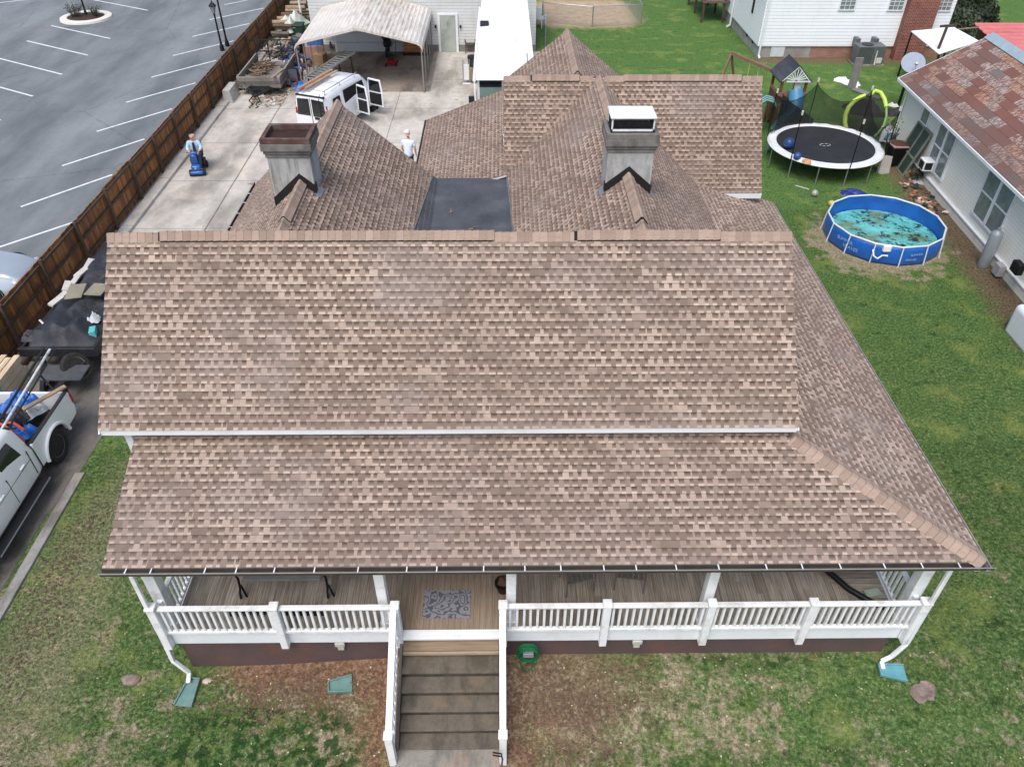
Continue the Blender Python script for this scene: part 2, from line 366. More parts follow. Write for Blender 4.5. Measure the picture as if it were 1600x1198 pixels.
def concrete_mat(name, base, darkc, warm, sc=.35, joints=None, dark_amt=.8, tyre=None):
    s = NT(name); P = s.tc.outputs['Object']; x, y, z = s.sep(P)
    n1 = s.noise(P, sc, 6, .62, stretch=(1.6, .7, 1)); n2 = s.noise(P, sc*6, 5, .6, off=(2, 4, 0)); n3 = s.noise(P, 30, 3, .7)
    col = s.ramp(n2, [(.3, tuple(v*.82 for v in lin(base))), (.55, lin(base)), (.8, tuple(min(.9, v*1.14) for v in lin(base)))])
    col = s.mix(s.range(n1, .47, .62, 0., dark_amt), col, lin(darkc)); col = s.mix(s.range(s.noise(P, sc*1.4, 5, off=(8, 8, 0)), .54, .7, 0., .7), col, lin(warm))
    col = s.mix(.5, col, s.ramp(n3, [(.3, (.7, .7, .7)), (.5, (1, 1, 1)), (.7, (1.2, 1.2, 1.2))]), 'MULTIPLY')
    if joints:
        for ax, pos, w in joints:
            c = x if ax == 'x' else y
            g = s.ma('LESS_THAN', s.ma('ABSOLUTE', s.ma('SUBTRACT', c, s.ma('ADD', pos, s.ma('MULTIPLY', s.ma('SUBTRACT', n1, .5), .12)))), w)
            col = s.mix(s.ma('MULTIPLY', g, .7), col, tuple(v*.3 for v in lin(darkc)))
    if tyre:
        for tx_, w_ in tyre:
            d_ = s.ma('ABSOLUTE', s.ma('SUBTRACT', x, s.ma('ADD', tx_, s.ma('MULTIPLY', s.ma('SUBTRACT', s.noise(P, .18, 3, off=(1, 4, 0)), .5), 3.)))); col = s.mix(s.ma('MULTIPLY', s.range(d_, 0., w_, .55, 0.), s.range(n2, .35, .6)), col, lin(darkc))
    sp = s.noise(P, 1.7, 3, .5, off=(2, 9, 0)); col = s.mix(s.range(sp, .68, .73, 0., .6), col, tuple(v*.5 for v in lin(darkc)))
    s.bump(s.ma('ADD', n3, n2), .3, .01); return s.fin(col, .85)
CONC = concrete_mat('old_concrete', (196, 191, 182), (136, 131, 123), (212, 199, 184), joints=[('x', -10.65, .03), ('y', 20.7, .015), ('y', 24.6, .015), ('y', 28.5, .015), ('y', 32.3, .015), ('y', 36.4, .02), ('y', 40.5, .015), ('x', -5.1, .015)], tyre=[(-11.9, .35), (-9.9, .35), (-6.6, .4), (-3.2, .4)])
CONC_DARK = concrete_mat('weathered_drive', (116, 111, 105), (70, 66, 62), (146, 136, 126), .9)
CONC_WORN = concrete_mat('worn_carport_slab', (150, 140, 128), (88, 82, 76), (160, 132, 110), .5)
SIDEW = concrete_mat('edging_concrete', (150, 148, 146), (104, 100, 96), (160, 146, 134), 1.2)

sheet('driveway', [(-13.78, 17.5), (-6.3, 17.5), (-6.3, 20), (-2.4, 21), (-2.4, 25.2), (2.4, 25.2), (2.4, 45.3), (-13.78, 45.3)], .012, CONC)
mb = MB(); pr = [(-13.9, -2), (-10.35, -2), (-10.3, 9), (-10.3, 11.0), (-10.1, 12.6), (-10.05, 14.2), (-9.2, 15.6), (-6.9, 16.2), (-6.3, 17.5), (-13.78, 17.5)]
mb.face([(x, y, .008) for x, y in pr]); tag(mb.build('front_driveway', CONC_DARK, recalc=False), kind='structure')
sheet('carport_slab', [(-10.8, 38.7), (-3.6, 38.7), (-3.6, 45.28), (-10.8, 45.28)], .018, CONC_WORN)
mb = MB().use(SIDEW); mb.box(-10.16, -9.94, 5, 12.6, -.1, .06); tag(mb.build('driveway_edging', SIDEW, bevel=.01), kind='structure')
mb = MB(); mb.box(-13.6, -13.2, 17.5, 45, -.1, .14); tag(mb.build('fence_kerb', CONC, bevel=.02), kind='structure')

def asphalt():
    s = NT('lot_asphalt'); P = s.tc.outputs['Object']
    n1 = s.noise(P, .25, 6, .6, stretch=(1.8, .5, 1)); n2 = s.noise(P, 2.2, 5, .7); n3 = s.noise(P, 50, 3, .8)
    col = s.ramp(n1, [(.35, lin((98, 104, 107))), (.5, lin((116, 122, 125))), (.68, lin((134, 139, 142)))])
    col = s.mix(s.range(n2, .5, .75, 0., .3), col, lin((92, 96, 100)))
    vo = s.n('ShaderNodeTexVoronoi', feature='DISTANCE_TO_EDGE'); s.put(vo.inputs[0], s.tc.outputs['Object']); vo.inputs['Scale'].default_value = .12
    crack = s.ma('LESS_THAN', s.ma('ADD', vo.outputs[0], s.ma('MULTIPLY', s.ma('SUBTRACT', n2, .5), .05)), .0035); col = s.mix(s.ma('MULTIPLY', crack, .3), col, lin((62, 64, 68)))
    ns = s.noise(P, .5, 4, .7, off=(5, 5, 0)); col = s.mix(s.range(ns, .6, .72, 0., .2), col, lin((84, 88, 94)))
    col = s.mix(.45, col, s.ramp(n3, [(.3, (.65, .65, .65)), (.5, (1, 1, 1)), (.7, (1.3, 1.3, 1.3))]), 'MULTIPLY')
    s.bump(n3, .3, .008); return s.fin(col, .82)
sheet('parking_lot', [(-90, 2), (-13.75, 2), (-13.75, 75), (-90, 75)], .014, asphalt())
PAINT = mat('lot_paint', (226, 230, 233), .7, var=.12, scale=6, dirt=(150, 154, 158), dirt_amt=.45)
mb = MB()
def stripe(a, b, w=.11):
    a = Vector((*a, .019)); b = Vector((*b, .019)); d = (b-a).normalized(); r = Vector((-d.y, d.x, 0))*w/2
    n = 8
    for i in range(n):
        p = a.lerp(b, i/n); q = a.lerp(b, (i+1)/n); mb.face([p-r, q-r, q+r, p+r])
for i in range(-2, 9): y = 29.93+3.64*i; stripe((-18.1-.06*i, y), (-15.72 if i > -2 else -15.2, y+2.78))
for y in (38.05, 41.31, 44.55, 47.71, 53.97, 57.2, 60.4, 34.9, 31.7): stripe((-23.1, y), (-27.75, y+2.68))
for y in (56.7, 52.9, 49.5): stripe((-32.12, y), (-36.8, y-2.6))
tag(mb.build('parking_markings', PAINT, recalc=False), kind='structure')
# planted kerb island in the lot
KERB = mat('island_kerb_paint', (222, 219, 208), .7, var=.15)
MULCH = mat('island_mulch', (66, 52, 44), .95, var=.5, scale=6, bump=.6)
mb = MB(); mb.lathe((-26.3, 52.1, 0), [(1.55, .0), (1.52, .13), (1.45, .15), (1.12, .15), (1.08, .0)], 40, cap=False); tag(mb.build('island_kerb', KERB, smooth=True), kind='structure')
mb = MB(); mb.lathe((-26.3, 52.1, 0), [(1.1, .10), (.6, .17), (0.001, .2)], 30, cap=False); tag(mb.build('island_bed', MULCH, smooth=True), kind='structure')
# far yard path and red-brown strip beyond the right-hand houses
sheet('gravel_path', [(26.5, 47.5), (44, 50), (44, 47.2), (26, 45.2)], .012, concrete_mat('path_gravel', (150, 138, 126), (110, 98, 90), (160, 140, 124), 1.5))
# concrete walk at the foot of the steps
WALK = concrete_mat('walk_concrete', (142, 138, 130), (98, 94, 88), (160, 128, 106), 1.4)
mb = MB(); mb.box(-1.85, -.08, 1.5, 6.02, -.2, .17); tag(mb.build('front_walk', WALK, bevel=.01), kind='structure')
# ------------------------------------------------------------------ the main house
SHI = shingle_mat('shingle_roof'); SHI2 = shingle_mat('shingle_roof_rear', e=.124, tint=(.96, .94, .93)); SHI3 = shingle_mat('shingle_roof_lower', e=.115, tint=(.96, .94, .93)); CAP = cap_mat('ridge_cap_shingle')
WHT = mat('white_trim_paint', (232, 236, 240), .4, var=.06, scale=2, dirt=(176, 176, 170), dirt_amt=.35)
WHT2 = mat('white_rail_paint', (238, 240, 242), .5, var=.1, scale=5, dirt=(160, 158, 146), dirt_amt=.6)
SID = siding_mat('house_siding', (220, 222, 220))
FND = mat('brown_foundation_paint', (90, 74, 73), .8, var=.2, scale=1.6, dirt=(132, 84, 62), dirt_amt=.4, bump=.3)
GUT = mat('gutter_inside', (74, 68, 62), .8, var=.4, scale=4)
GUTW = mat('gutter_lip', (170, 168, 164), .4, .3, var=.15)
BLK = mat('black_flashing', (26, 26, 28), .7, var=.4, scale=6)
DARKGAP = mat('ridge_vent_black', (22, 20, 20), .9, var=.2)
MEM = NT('flat_roof_membrane'); _P = MEM.tc.outputs['Object']
_n = MEM.noise(_P, 1.2, 5, .6); _n2 = MEM.noise(_P, 9, 4, .7)
_c = MEM.ramp(_n, [(.3, lin((60, 64, 70))), (.55, lin((76, 81, 88))), (.75, lin((96, 100, 106)))]); _c = MEM.mix(MEM.range(_n2, .55, .75, 0., .4), _c, lin((104, 106, 108)))
MEM.bump(_n2, .2, .01); MEM = MEM.fin(_c, .7)

house = thing('house', 'large white house with brown shingle roofs, two grey chimneys and a railed front porch', 'house', (0, 12, 0))

def clip(poly, ax, val, keep_ge):
    out = []; n = len(poly)
    for i in range(n):
        a = poly[i]; b = poly[(i+1) % n]; ia = (a[ax] >= val) if keep_ge else (a[ax] <= val); ib = (b[ax] >= val) if keep_ge else (b[ax] <= val)
        if ia: out.append(a)
        if ia != ib:
            t = (val-a[ax])/(b[ax]-a[ax]); out.append(tuple(a[k]+t*(b[k]-a[k]) for k in (0, 1)))
    return out
def roof_plane(name, pts, ud, m=None, e=.1275, th=.05, parent=None, fascia=None, u0=0.):
    """a shingled slope: every course is a strip lifted at its lower edge; pts lie in the plane, ud = horizontal eave direction"""
    pts = [Vector(p) for p in pts]; ud = Vector(ud).normalized(); n = None
    n = (pts[1]-pts[0]).cross(pts[-1]-pts[0]).normalized()
    if n.z < 0: n = -n
    vd = n.cross(ud).normalized()
    if vd.z < 0: vd = -vd
    zmin = min(pts, key=lambda p: p.z); O = zmin
    Q = [((p-O).dot(ud), (p-O).dot(vd)) for p in pts]
    mb = MB().use(m or SHI); vmax = max(q[1] for q in Q); k = 0
    def W(q, h): return O+ud*q[0]+vd*q[1]+n*h
    while k*e < vmax-1e-4:
        a, b = k*e, min((k+1)*e, vmax+1e-3); P = clip(clip(Q, 1, a, True), 1, b, False)
        if len(P) > 2:
            hf = lambda v: .004+.013*(1-(v-a)/e)
            mb.face([W(q, hf(q[1])) for q in P], [(q[0]+u0, q[1]+1e-4) for q in P])
            L = [q for q in P if abs(q[1]-a) < 1e-5]
            if len(L) >= 2:
                l = min(L); r = max(L); mb.face([W(l, hf(a)), W(r, hf(a)), W(r, -.002), W(l, -.002)], [(l[0]+u0, a+.0008), (r[0]+u0, a+.0008), (r[0]+u0, a+.0001), (l[0]+u0, a+.0001)])
        k += 1
    mb.use(fascia or WHT); N = len(pts)
    A = [p-n*.001 for p in pts]; B = [p-n*th for p in pts]; mb.face(B)
    for i in range(N): mb.face([A[i], A[(i+1) % N], B[(i+1) % N], B[i]])
    return mb.build(name, None, parent if parent is not None else house, recalc=False)

def cap_line(name, A, B, da, db, w=.15, lift=.02, m=None, parent=None, vent=None, e=.127):
    """overlapping cap pieces folded over a ridge or hip; vent = (t0, t1) part raised on a black ridge vent"""
    A = Vector(A); B = Vector(B); L = (B-A).length; d = (B-A).normalized(); da = Vector(da).normalized(); db = Vector(db).normalized()
    mb = MB().use(m or CAP); k = 0
    up = -(da+db).normalized() if (da+db).length > .05 else Vector((0, 0, 1))
    while k*e < L-1e-3:
        a, b = k*e, min((k+1)*e+.004, L); tm = (a+b)/2/L; ex = .034 if vent and any(t0 <= tm <= t1 for t0, t1 in vent) else 0.
        rings = []
        for t, h in ((a, .006), (b, .016)):
            c = A+d*t+up*(lift+ex+h)
            rings.append([c+da*w-up*.012, c+da*w*.55, c+da*w*.16+up*.022, c+db*w*.16+up*.022, c+db*w*.55, c+db*w-up*.012])
        for i in range(5):
            mb.face([rings[0][i], rings[0][i+1], rings[1][i+1], rings[1][i]], [(a+.001, i*.05), (a+.001, i*.05+.05), (a+e-.003, i*.05+.05), (a+e-.003, i*.05)])
        r = rings[1]; mb.face(r, [(b-.001, 0)]*6)
        dn = [p-up*.03 for p in r]; k += 1
    for (i, s_) in ((0, da), (5, db)): pass
    if vent:
        mb.use(DARKGAP)
        for t0, t1 in vent:
            p, q = A+d*L*t0, A+d*L*t1
            mb.prism([p+da*w*.9+up*(lift-.02), p+up*(lift+.0), p+db*w*.9+up*(lift-.02), p+db*w*.9+up*(lift+.026), p+up*(lift+.04), p+da*w*.9+up*(lift+.026)], q-p)
    mb.use(m or CAP)
    for end, s_ in ((A, -1), (B, 1)):
        pass
    return mb.build(name, None, parent if parent is not None else house, recalc=False)

# --- main gable block
EY, EZ, RY, RZ, ML, MR = 9.098, 4.707, 11.44, 6.99, -6.61, 4.876
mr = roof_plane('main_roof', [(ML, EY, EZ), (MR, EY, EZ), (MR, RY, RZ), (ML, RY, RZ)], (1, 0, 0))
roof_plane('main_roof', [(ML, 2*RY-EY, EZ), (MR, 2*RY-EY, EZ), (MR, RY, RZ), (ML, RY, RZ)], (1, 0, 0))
sl_ = Vector((0, EY-RY, EZ-RZ)).normalized(); sb_ = Vector((0, RY-EY, EZ-RZ)).normalized()
cap_line('ridge_cap', (ML-.01, RY, RZ), (MR+.01, RY, RZ), sl_, sb_, vent=[(.075, .56), (.68, .895)], parent=mr)
mb = MB().use(WHT); mb.box(ML+.01, MR-.02, EY+.006, EY+.03, EZ-.115, EZ-.014)
mb.box(ML+.02, MR-.03, EY+.0301, 9.34, EZ-.112, EZ-.1)
mb.build('fascia', WHT, house, bevel=.003)
# --- porch roof, wrapped round the right side
PY, PZ, PL, PR = 7.205, 3.60, -6.16, 7.485
def pz(y): return PZ+.4*(y-PY)
def wz(x): return PZ+.3*(PR-x)
pr_ = roof_plane('porch_roof', [(PL, PY, PZ), (PR, PY, PZ), (4.56, 9.4, pz(9.4)), (PL, 9.4, pz(9.4))], (1, 0, 0))
wr_ = roof_plane('porch_roof', [(PR, PY, PZ), (PR, 19.4, PZ), (4.56, 19.4, wz(4.56)), (4.56, 9.4, wz(4.56))], (0, 1, 0), SHI)
cap_line('hip_cap', (PR-.03, PY+.02, PZ+.005), (4.85, 9.19, wz(4.85)), (-.62, -.62, -.3), (.35, .93, -.1), w=.185, lift=.03, parent=pr_)
# --- rear wings, cross gable, lower rear roof
WZ = 6.5
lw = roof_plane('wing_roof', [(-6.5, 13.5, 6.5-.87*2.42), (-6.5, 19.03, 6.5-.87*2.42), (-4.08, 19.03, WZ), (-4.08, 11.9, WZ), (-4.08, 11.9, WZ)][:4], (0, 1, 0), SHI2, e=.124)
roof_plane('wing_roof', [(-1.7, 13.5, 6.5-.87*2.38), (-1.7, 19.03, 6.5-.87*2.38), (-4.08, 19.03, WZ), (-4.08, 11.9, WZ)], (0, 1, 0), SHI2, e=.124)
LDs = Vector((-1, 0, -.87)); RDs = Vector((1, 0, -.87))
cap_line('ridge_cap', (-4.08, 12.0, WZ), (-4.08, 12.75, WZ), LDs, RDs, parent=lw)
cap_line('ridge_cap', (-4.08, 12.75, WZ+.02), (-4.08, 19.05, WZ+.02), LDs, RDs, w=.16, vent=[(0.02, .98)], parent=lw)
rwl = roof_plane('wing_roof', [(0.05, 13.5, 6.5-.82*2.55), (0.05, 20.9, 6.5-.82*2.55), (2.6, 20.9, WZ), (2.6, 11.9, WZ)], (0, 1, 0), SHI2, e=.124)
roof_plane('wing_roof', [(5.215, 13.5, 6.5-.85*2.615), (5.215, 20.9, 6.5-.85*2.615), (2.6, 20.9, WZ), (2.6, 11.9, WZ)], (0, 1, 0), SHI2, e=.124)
LD = Vector((-1, 0, -.82)); RD = Vector((1, 0, -.85))
cap_line('ridge_cap', (2.6, 12.0, WZ), (2.6, 12.7, WZ), LD, RD, parent=rwl)
cap_line('ridge_cap', (2.6, 12.7, WZ+.02), (2.6, 20.9, WZ+.02), LD, RD, w=.16, vent=[(0.01, .99)], parent=rwl)
GR = 1.263
cg = roof_plane('gable_roof', [(.045, 18.98, WZ-GR*1.92), (7.0, 18.98, WZ-GR*1.92), (7.0, 20.9, WZ), (.045, 20.9, WZ)], (1, 0, 0), SHI2, e=.124)
roof_plane('gable_roof', [(.045, 22.8, WZ-1.26*1.9), (7.0, 22.8, WZ-1.26*1.9), (7.0, 20.9, WZ), (.045, 20.9, WZ)], (1, 0, 0), SHI2, e=.124)
fd = Vector((0, -1, -GR)); bd = Vector((0, 1, -GR))
cap_line('ridge_cap', (.04, 20.9, WZ), (2.45, 20.9, WZ), fd, bd, vent=[(.3, .85)], parent=cg)
cap_line('ridge_cap', (2.75, 20.9, WZ), (7.01, 20.9, WZ), fd, bd, vent=[(.13, .87)], parent=cg)
bw = roof_plane('wing_roof', [(-.0, 20.9, 6.5-.77*2.05), (-.0, 25.3, 6.5-.77*2.05), (2.05, 25.3, WZ), (2.05, 20.9, WZ)], (0, 1, 0), SHI2, e=.124)
roof_plane('wing_roof', [(4.1, 20.9, 6.5-.79*2.05), (4.1, 25.3, 6.5-.79*2.05), (2.05, 25.3, WZ), (2.05, 20.9, WZ)], (0, 1, 0), SHI2, e=.124)
cap_line('ridge_cap', (2.05, 21.1, WZ), (2.05, 25.32, WZ), (-1, 0, -.8), (1, 0, -.8), w=.17, vent=[(.02, .98)], parent=bw)
roof_plane('rear_roof', [(-2.5, 19.03, 3.8), (-2.5, 24.95, 3.8), (.1, 25.6, 4.58), (.1, 19.03, 4.58)], (0, 1, 0), SHI3, e=.115)
mb = MB().use(MEM); mb.box(-1.8, .12, 13.2, 19.1, 4.3, 4.46); fr_ = mb.build('flat_roof', MEM, house)
zl = lambda x: 6.5-.87*(x+4.08)+.022
zr_ = lambda x: 6.5-.82*(2.6-x)+.022
mb = MB(); mb.face([(-1.66, 13.2, zl(-1.66)), (-1.66, 19.02, zl(-1.66)), (-1.84, 19.02, zl(-1.84)), (-2.12, 14.5, zl(-2.12)), (-2.16, 13.2, zl(-2.16))]); mb.build('membrane_upturn', MEM, fr_, recalc=False)
mb = MB(); mb.face([(.08, 13.2, zr_(.08)), (.34, 13.2, zr_(.34)), (.31, 14.5, zr_(.31)), (.13, 19.0, zr_(.13)), (.08, 19.0, zr_(.08))]); mb.build('membrane_upturn', MEM, fr_, recalc=False)
SEAL = mat('grey_sealant', (118, 118, 118), .8, var=.4, scale=6)
for q in (((-1.84, 19.02), (-2.12, 14.5), (-2.16, 13.2)), ((.13, 19.0), (.31, 14.5), (.34, 13.2))):
    f_ = zl if q[0][0] < 0 else zr_; mb = MB(); mb.tube([(x+ru(-.01, .01), y, f_(x)+.004) for x, y in [(q[0][0]+(q[1][0]-q[0][0])*k/8, q[0][1]+(q[1][1]-q[0][1])*k/8) for k in range(9)]+[q[2]]], .022, 5); mb.build('sealant_bead', SEAL, fr_)
# --- gutters and downspouts
def gutter(name, a, b, out, zt, hang=True, gm=None, wk=1.):
    a = Vector(a); b = Vector(b); out = Vector(out); mb = MB().use(gm or GUT)
    q = [(0, .0), (0, -.09), (.085, -.09), (.10, -.0), (.088, -.0), (.078, -.075), (.012, -.075), (.012, .0)]
    q = [(o*wk, z) for o, z in q]
    mb.loft([[p+out*o+Vector((0, 0, zt+z)) for o, z in q] for p in (a, b)])
    mb.use(GUTW); mb.bar(a+out*.104*wk+Vector((0, 0, zt)), b+out*.104*wk+Vector((0, 0, zt)), .012, .014)
    g = mb.build(name, None, house); L = (b-a).length; n = int(L/.62) if hang else 0; d = (b-a).normalized(); h = MB()
    for i in range(n):
        p = a+d*(i*.62+ru(.15, .4)); h = MB(); h.bar(p+Vector((0, 0, zt+.004)), p+out*.1+Vector((0, 0, zt+.004)), .018, .008); h.build('gutter_hanger', WHT, g)
    return g
gutter('gutter', (PL-.03, PY-.0, 0), (PR+.12, PY-.0, 0), (0, -1, 0), PZ-.012)
gutter('gutter', (PR+.0, PY-.1, 0), (PR+.0, 19.4, 0), (1, 0, 0), PZ-.012, False, GUTW, .5)
gutter('gutter', (-6.5, 13.8, 0), (-6.5, 19.03, 0), (-1, 0, 0), 4.38)
mb = MB().use(BLK); mb.box(-2.56, -2.5, 19.1, 24.9, 3.72, 3.82); mb.build('drip_edge', BLK, house)
# --- walls under the roofs
mb = MB(); mb.box(-6.35, 4.65, 9.35, 13.55, 0, 4.69)
for x in (-6.35, 4.65): mb.face([(x, 9.35, 4.69), (x, 13.55, 4.69), (x, 11.44, 6.8)])
mb.box(-6.15, -1.95, 13.55, 18.8, 0, 4.4); mb.face([(-6.15, 18.8, 4.4), (-1.95, 18.8, 4.4), (-4.08, 18.8, 6.3)])
mb.box(-2.1, .2, 13.55, 24.7, 0, 3.75); mb.box(.2, 5.0, 13.55, 20.5, 0, 4.25)
mb.box(.12, 6.6, 19.2, 22.6, 0, 4.1); mb.box(.3, 3.8, 22.6, 25.05, 0, 4.9)
for x in (.12, 6.6): mb.face([(x, 19.2, 4.1), (x, 22.6, 4.1), (x, 20.9, 6.35)])
mb.face([(.3, 25.05, 4.9), (3.8, 25.05, 4.9), (2.05, 25.05, 6.35)])
mb.build('wall', SID, house)
mb = MB(); mb.box(.03, .07, 20.9, 25.2, 4.62, 4.78); mb.build('wall_trim', WHT, house, bevel=.003)
mb = MB(); mb.box(5.2, 7.0, 18.95, 18.975, 3.93, 4.06); mb.build('fascia', WHT, house, bevel=.003)
mb = MB(); mb.box(-6.36, -6.24, 9.29, 9.345, .9, 4.5); mb.build('corner_board', WHT, house, bevel=.003)
for p, q in (((.068, 19.5, 4.6), (.068, 20.9, 6.35)), ((.068, 22.8, 3.95), (.068, 20.9, 6.35)), ((6.98, 18.98, 3.98), (6.98, 20.9, 6.38)), ((-6.60, EY, EZ-.08), (-6.60, RY, RZ-.1)), ((4.865, EY, EZ-.08), (4.865, RY, RZ-.1))):
    mb = MB(); mb.bar(p, q, .02, .11); mb.build('rake_board', WHT, house)
# front door and windows behind the porch
DOORM = mat('front_door_paint', (92, 60, 48), .5, var=.2); GLASS = mat('window_glass', (70, 80, 88), .08, var=.3, scale=.8, spec=.8)
mb = MB(); mb.box(-1.42, -.5, 9.29, 9.345, 1.25, 3.2); d_ = mb.build('door', DOORM, house, bevel=.01)
mb = MB(); mb.box(-1.54, -1.43, 9.27, 9.345, 1.23, 3.32); mb.box(-.49, -.38, 9.27, 9.345, 1.23, 3.32); mb.box(-1.43, -.49, 9.27, 9.345, 3.21, 3.32); mb.build('door_frame', WHT, d_)
for cx in (-4.8, -3.0, 1.2, 3.3):
    mb = MB(); mb.box(cx-.4, cx+.4, 9.315, 9.347, 1.8, 3.2); w_ = mb.build('window', GLASS, house)
    mb = MB(); 
    for a in ((cx-.48, cx-.4, 1.74, 3.28), (cx+.4, cx+.48, 1.74, 3.28), (cx-.4, cx+.4, 3.2, 3.28), (cx-.4, cx+.4, 1.74, 1.8), (cx-.4, cx+.4, 2.46, 2.52)): mb.box(a[0], a[1], 9.29, 9.346, a[2], a[3])
    mb.build('window_frame', WHT, w_)

# --- porch deck, foundation
D = 1.22; XL, XR, YF = -5.9, 7.11, 7.58
DKC = [(88, 79, 69), (134, 124, 112), (170, 161, 149), (204, 198, 188)]
DECK = board_mat('deck_boards', 'Y', .112, DKC, wet=(-.9, 7.9, 1.5, (92, 78, 65)), streak=26, wmix=.14)
DECK2 = board_mat('deck_boards_side', 'X', .112, DKC, streak=26, wmix=.14)
mb = MB().use(DECK); mb.prism([(XL, YF, D-.04), (XR, YF, D-.04), (5.3, 9.4, D-.04), (XL, 9.4, D-.04)], (0, 0, .04)); mb.build('porch_deck', DECK, house)
mb = MB().use(DECK2); mb.prism([(XR, YF, D-.041), (XR, 19.0, D-.041), (4.6, 19.0, D-.041), (4.6, 10.14, D-.041), (5.305, 9.4, D-.041)], (0, 0, .04)); mb.build('porch_deck', DECK2, house)
mb = MB().use(WHT); mb.box(XL-.02, XR+.02, YF-.03, YF, D-.30, D-.005); mb.box(XL-.045, XL-.0, YF-.03, 9.5, D-.3, D-.006); mb.box(XR, XR+.045, YF-.03, 19, D-.3, D-.006)
mb.build('rim_board', WHT, house, bevel=.004)
mb = MB(); mb.box(XL+.04, XR-.06, YF+.05, YF+.25, -.3, D-.06); mb.box(XL+.04, XL+.24, YF+.25, 9.4, -.3, D-.06); mb.box(XR-.26, XR-.06, YF+.25, 19, -.3, D-.06); mb.build('foundation', FND, house)
for x in (-2.98, 2.42):
    mb = MB(); mb.box(x-.06, x+.06, YF-.01, YF+.045, .62, .93); mb.box(x-.09, x+.09, YF-.031, YF+.046, .76, .86); mb.build('vent_outlet', mat('vent_plastic', (190, 188, 180), .6), house, bevel=.01)
# --- columns and beam
mb = MB().use(WHT); mb.box(XL-.05, XR+.08, 7.66, 7.84, 3.22, 3.46); mb.box(XR-.1, XR+.08, 7.84, 19, 3.22, 3.46); mb.box(XL-.05, XL+.12, 7.84, 9.35, 3.22, 3.46); mb.build('porch_beam', WHT, house)
mb = MB(); mb.box(PL+.03, PR-.03, 7.28, 9.3, 3.47, 3.49); mb.box(4.7, PR-.03, 9.3, 19, 3.471, 3.49); mb.build('porch_ceiling', WHT, house)
for x, y, w in ((-5.92, 7.78, .2), (-2.1, 7.76, .17), (.12, 7.76, .17), (3.54, 7.76, .17), (7.14, 7.78, .2), (7.14, 11.5, .17), (7.14, 15.2, .17), (-5.92, 9.2, .15)):
    mb = MB(); mb.box(x-w/2, x+w/2, y-w/2, y+w/2, D, 3.22); c_ = mb.build('column', WHT2, house, bevel=.012)
    mb = MB(); mb.box(x-w/2-.02, x+w/2+.02, y-w/2-.02, y+w/2+.02, D, D+.12); mb.box(x-w/2-.02, x+w/2+.02, y-w/2-.02, y+w/2+.02, 3.14, 3.22); mb.build('column_trim', WHT2, c_, bevel=.008)
# --- railings
RT = D+.84; RYc = YF-.03
posts = [(-5.98, .14), (-3.91, .13), (-1.86, .13), (-.02, .13), (1.76, .13), (3.55, .13), (5.3, .13), (7.22, .14)]
for x, w in posts:
    z0 = D-.31; mb = MB(); mb.box(x-w/2, x+w/2, RYc-.12, RYc+.02, z0, RT+.04); p_ = mb.build('rail_post', WHT2, house, bevel=.008)
    mb = MB(); mb.box(x-w/2-.015, x+w/2+.015, RYc-.135, RYc+.035, RT+.04, RT+.09); mb.build('post_cap', WHT2, p_, bevel=.012)
bal = None; nb_ = 0
def baluster(par, x, y, z0, z1):
    global bal, nb_
    if bal is None:
        mb = MB(); mb.box(-.021, .021, -.021, .021, 0, 1); bal = mb.build('baluster', WHT2, None); bal.parent = par; o = bal
    else: o = bal.copy(); COL.objects.link(o); o.parent = par
    o.location = Vector((x+ru(-.004, .004), y+ru(-.003, .003), z0))-WL(par); o.scale = (1, 1, z1-z0); o.rotation_euler = (0, ru(-.006, .006), ru(-.08, .08)); nb_ += 1
for (xa, wa), (xb, wb) in zip(posts, posts[1:]):
    if xa == -1.86: continue
    a, b = xa+wa/2, xb-wb/2; mb = MB(); mb.box(a, b, RYc-.075, RYc+.02, RT-.045, RT); mb.box(a, b, RYc-.06, RYc+.015, D+.09, D+.15); r_ = mb.build('railing', WHT2, house, bevel=.006)
    n = round((b-a)/.122); 
    for i in range(n): baluster(r_, a+(i+.5)*(b-a)/n, RYc-.025, D+.151, RT-.046)
# side and stair balusters beyond the first hundred are one part
mb = MB(); sb = MB()
for x, y1 in ((XL-.0, 9.3), (XR+.02, 18.9)):
    mb = MB(); mb.box(x-.045, x+.045, YF+.05, y1, RT-.045, RT-.002); mb.box(x-.035, x+.035, YF+.05, y1, D+.09, D+.148); mb.build('railing', WHT2, house, bevel=.006)
    y = YF+.14
    while y < y1: sb.box(x-.02, x+.02, y-.02, y+.02, D+.149, RT-.046); y += .122
mb = MB()
for x in (-1.88, -.03):
    mb = MB(); a = Vector((x, 7.45, D+.84)); b = Vector((x, 5.82, 1.01)); mb.bar(a+Vector((0, 0, .02)), b+Vector((0, 0, .02)), .11, .045); mb.bar(a-Vector((0, 0, .66)), b-Vector((0, 0, .66)), .06, .06)
    n = 13
    for i in range(n):
        p = a.lerp(b, (i+.6)/n); sb.box(x-.02, x+.02, p.y-.02, p.y+.02, p.z-.66, p.z)
    mb.box(x-.06, x+.06, 5.72, 5.84, .1, 1.05); mb.box(x-.075, x+.075, 5.705, 5.855, 1.05, 1.1)
    mb.build('stair_railing', WHT2, house, bevel=.006)
tag(sb.build('side_balusters', WHT2, house), kind='stuff')
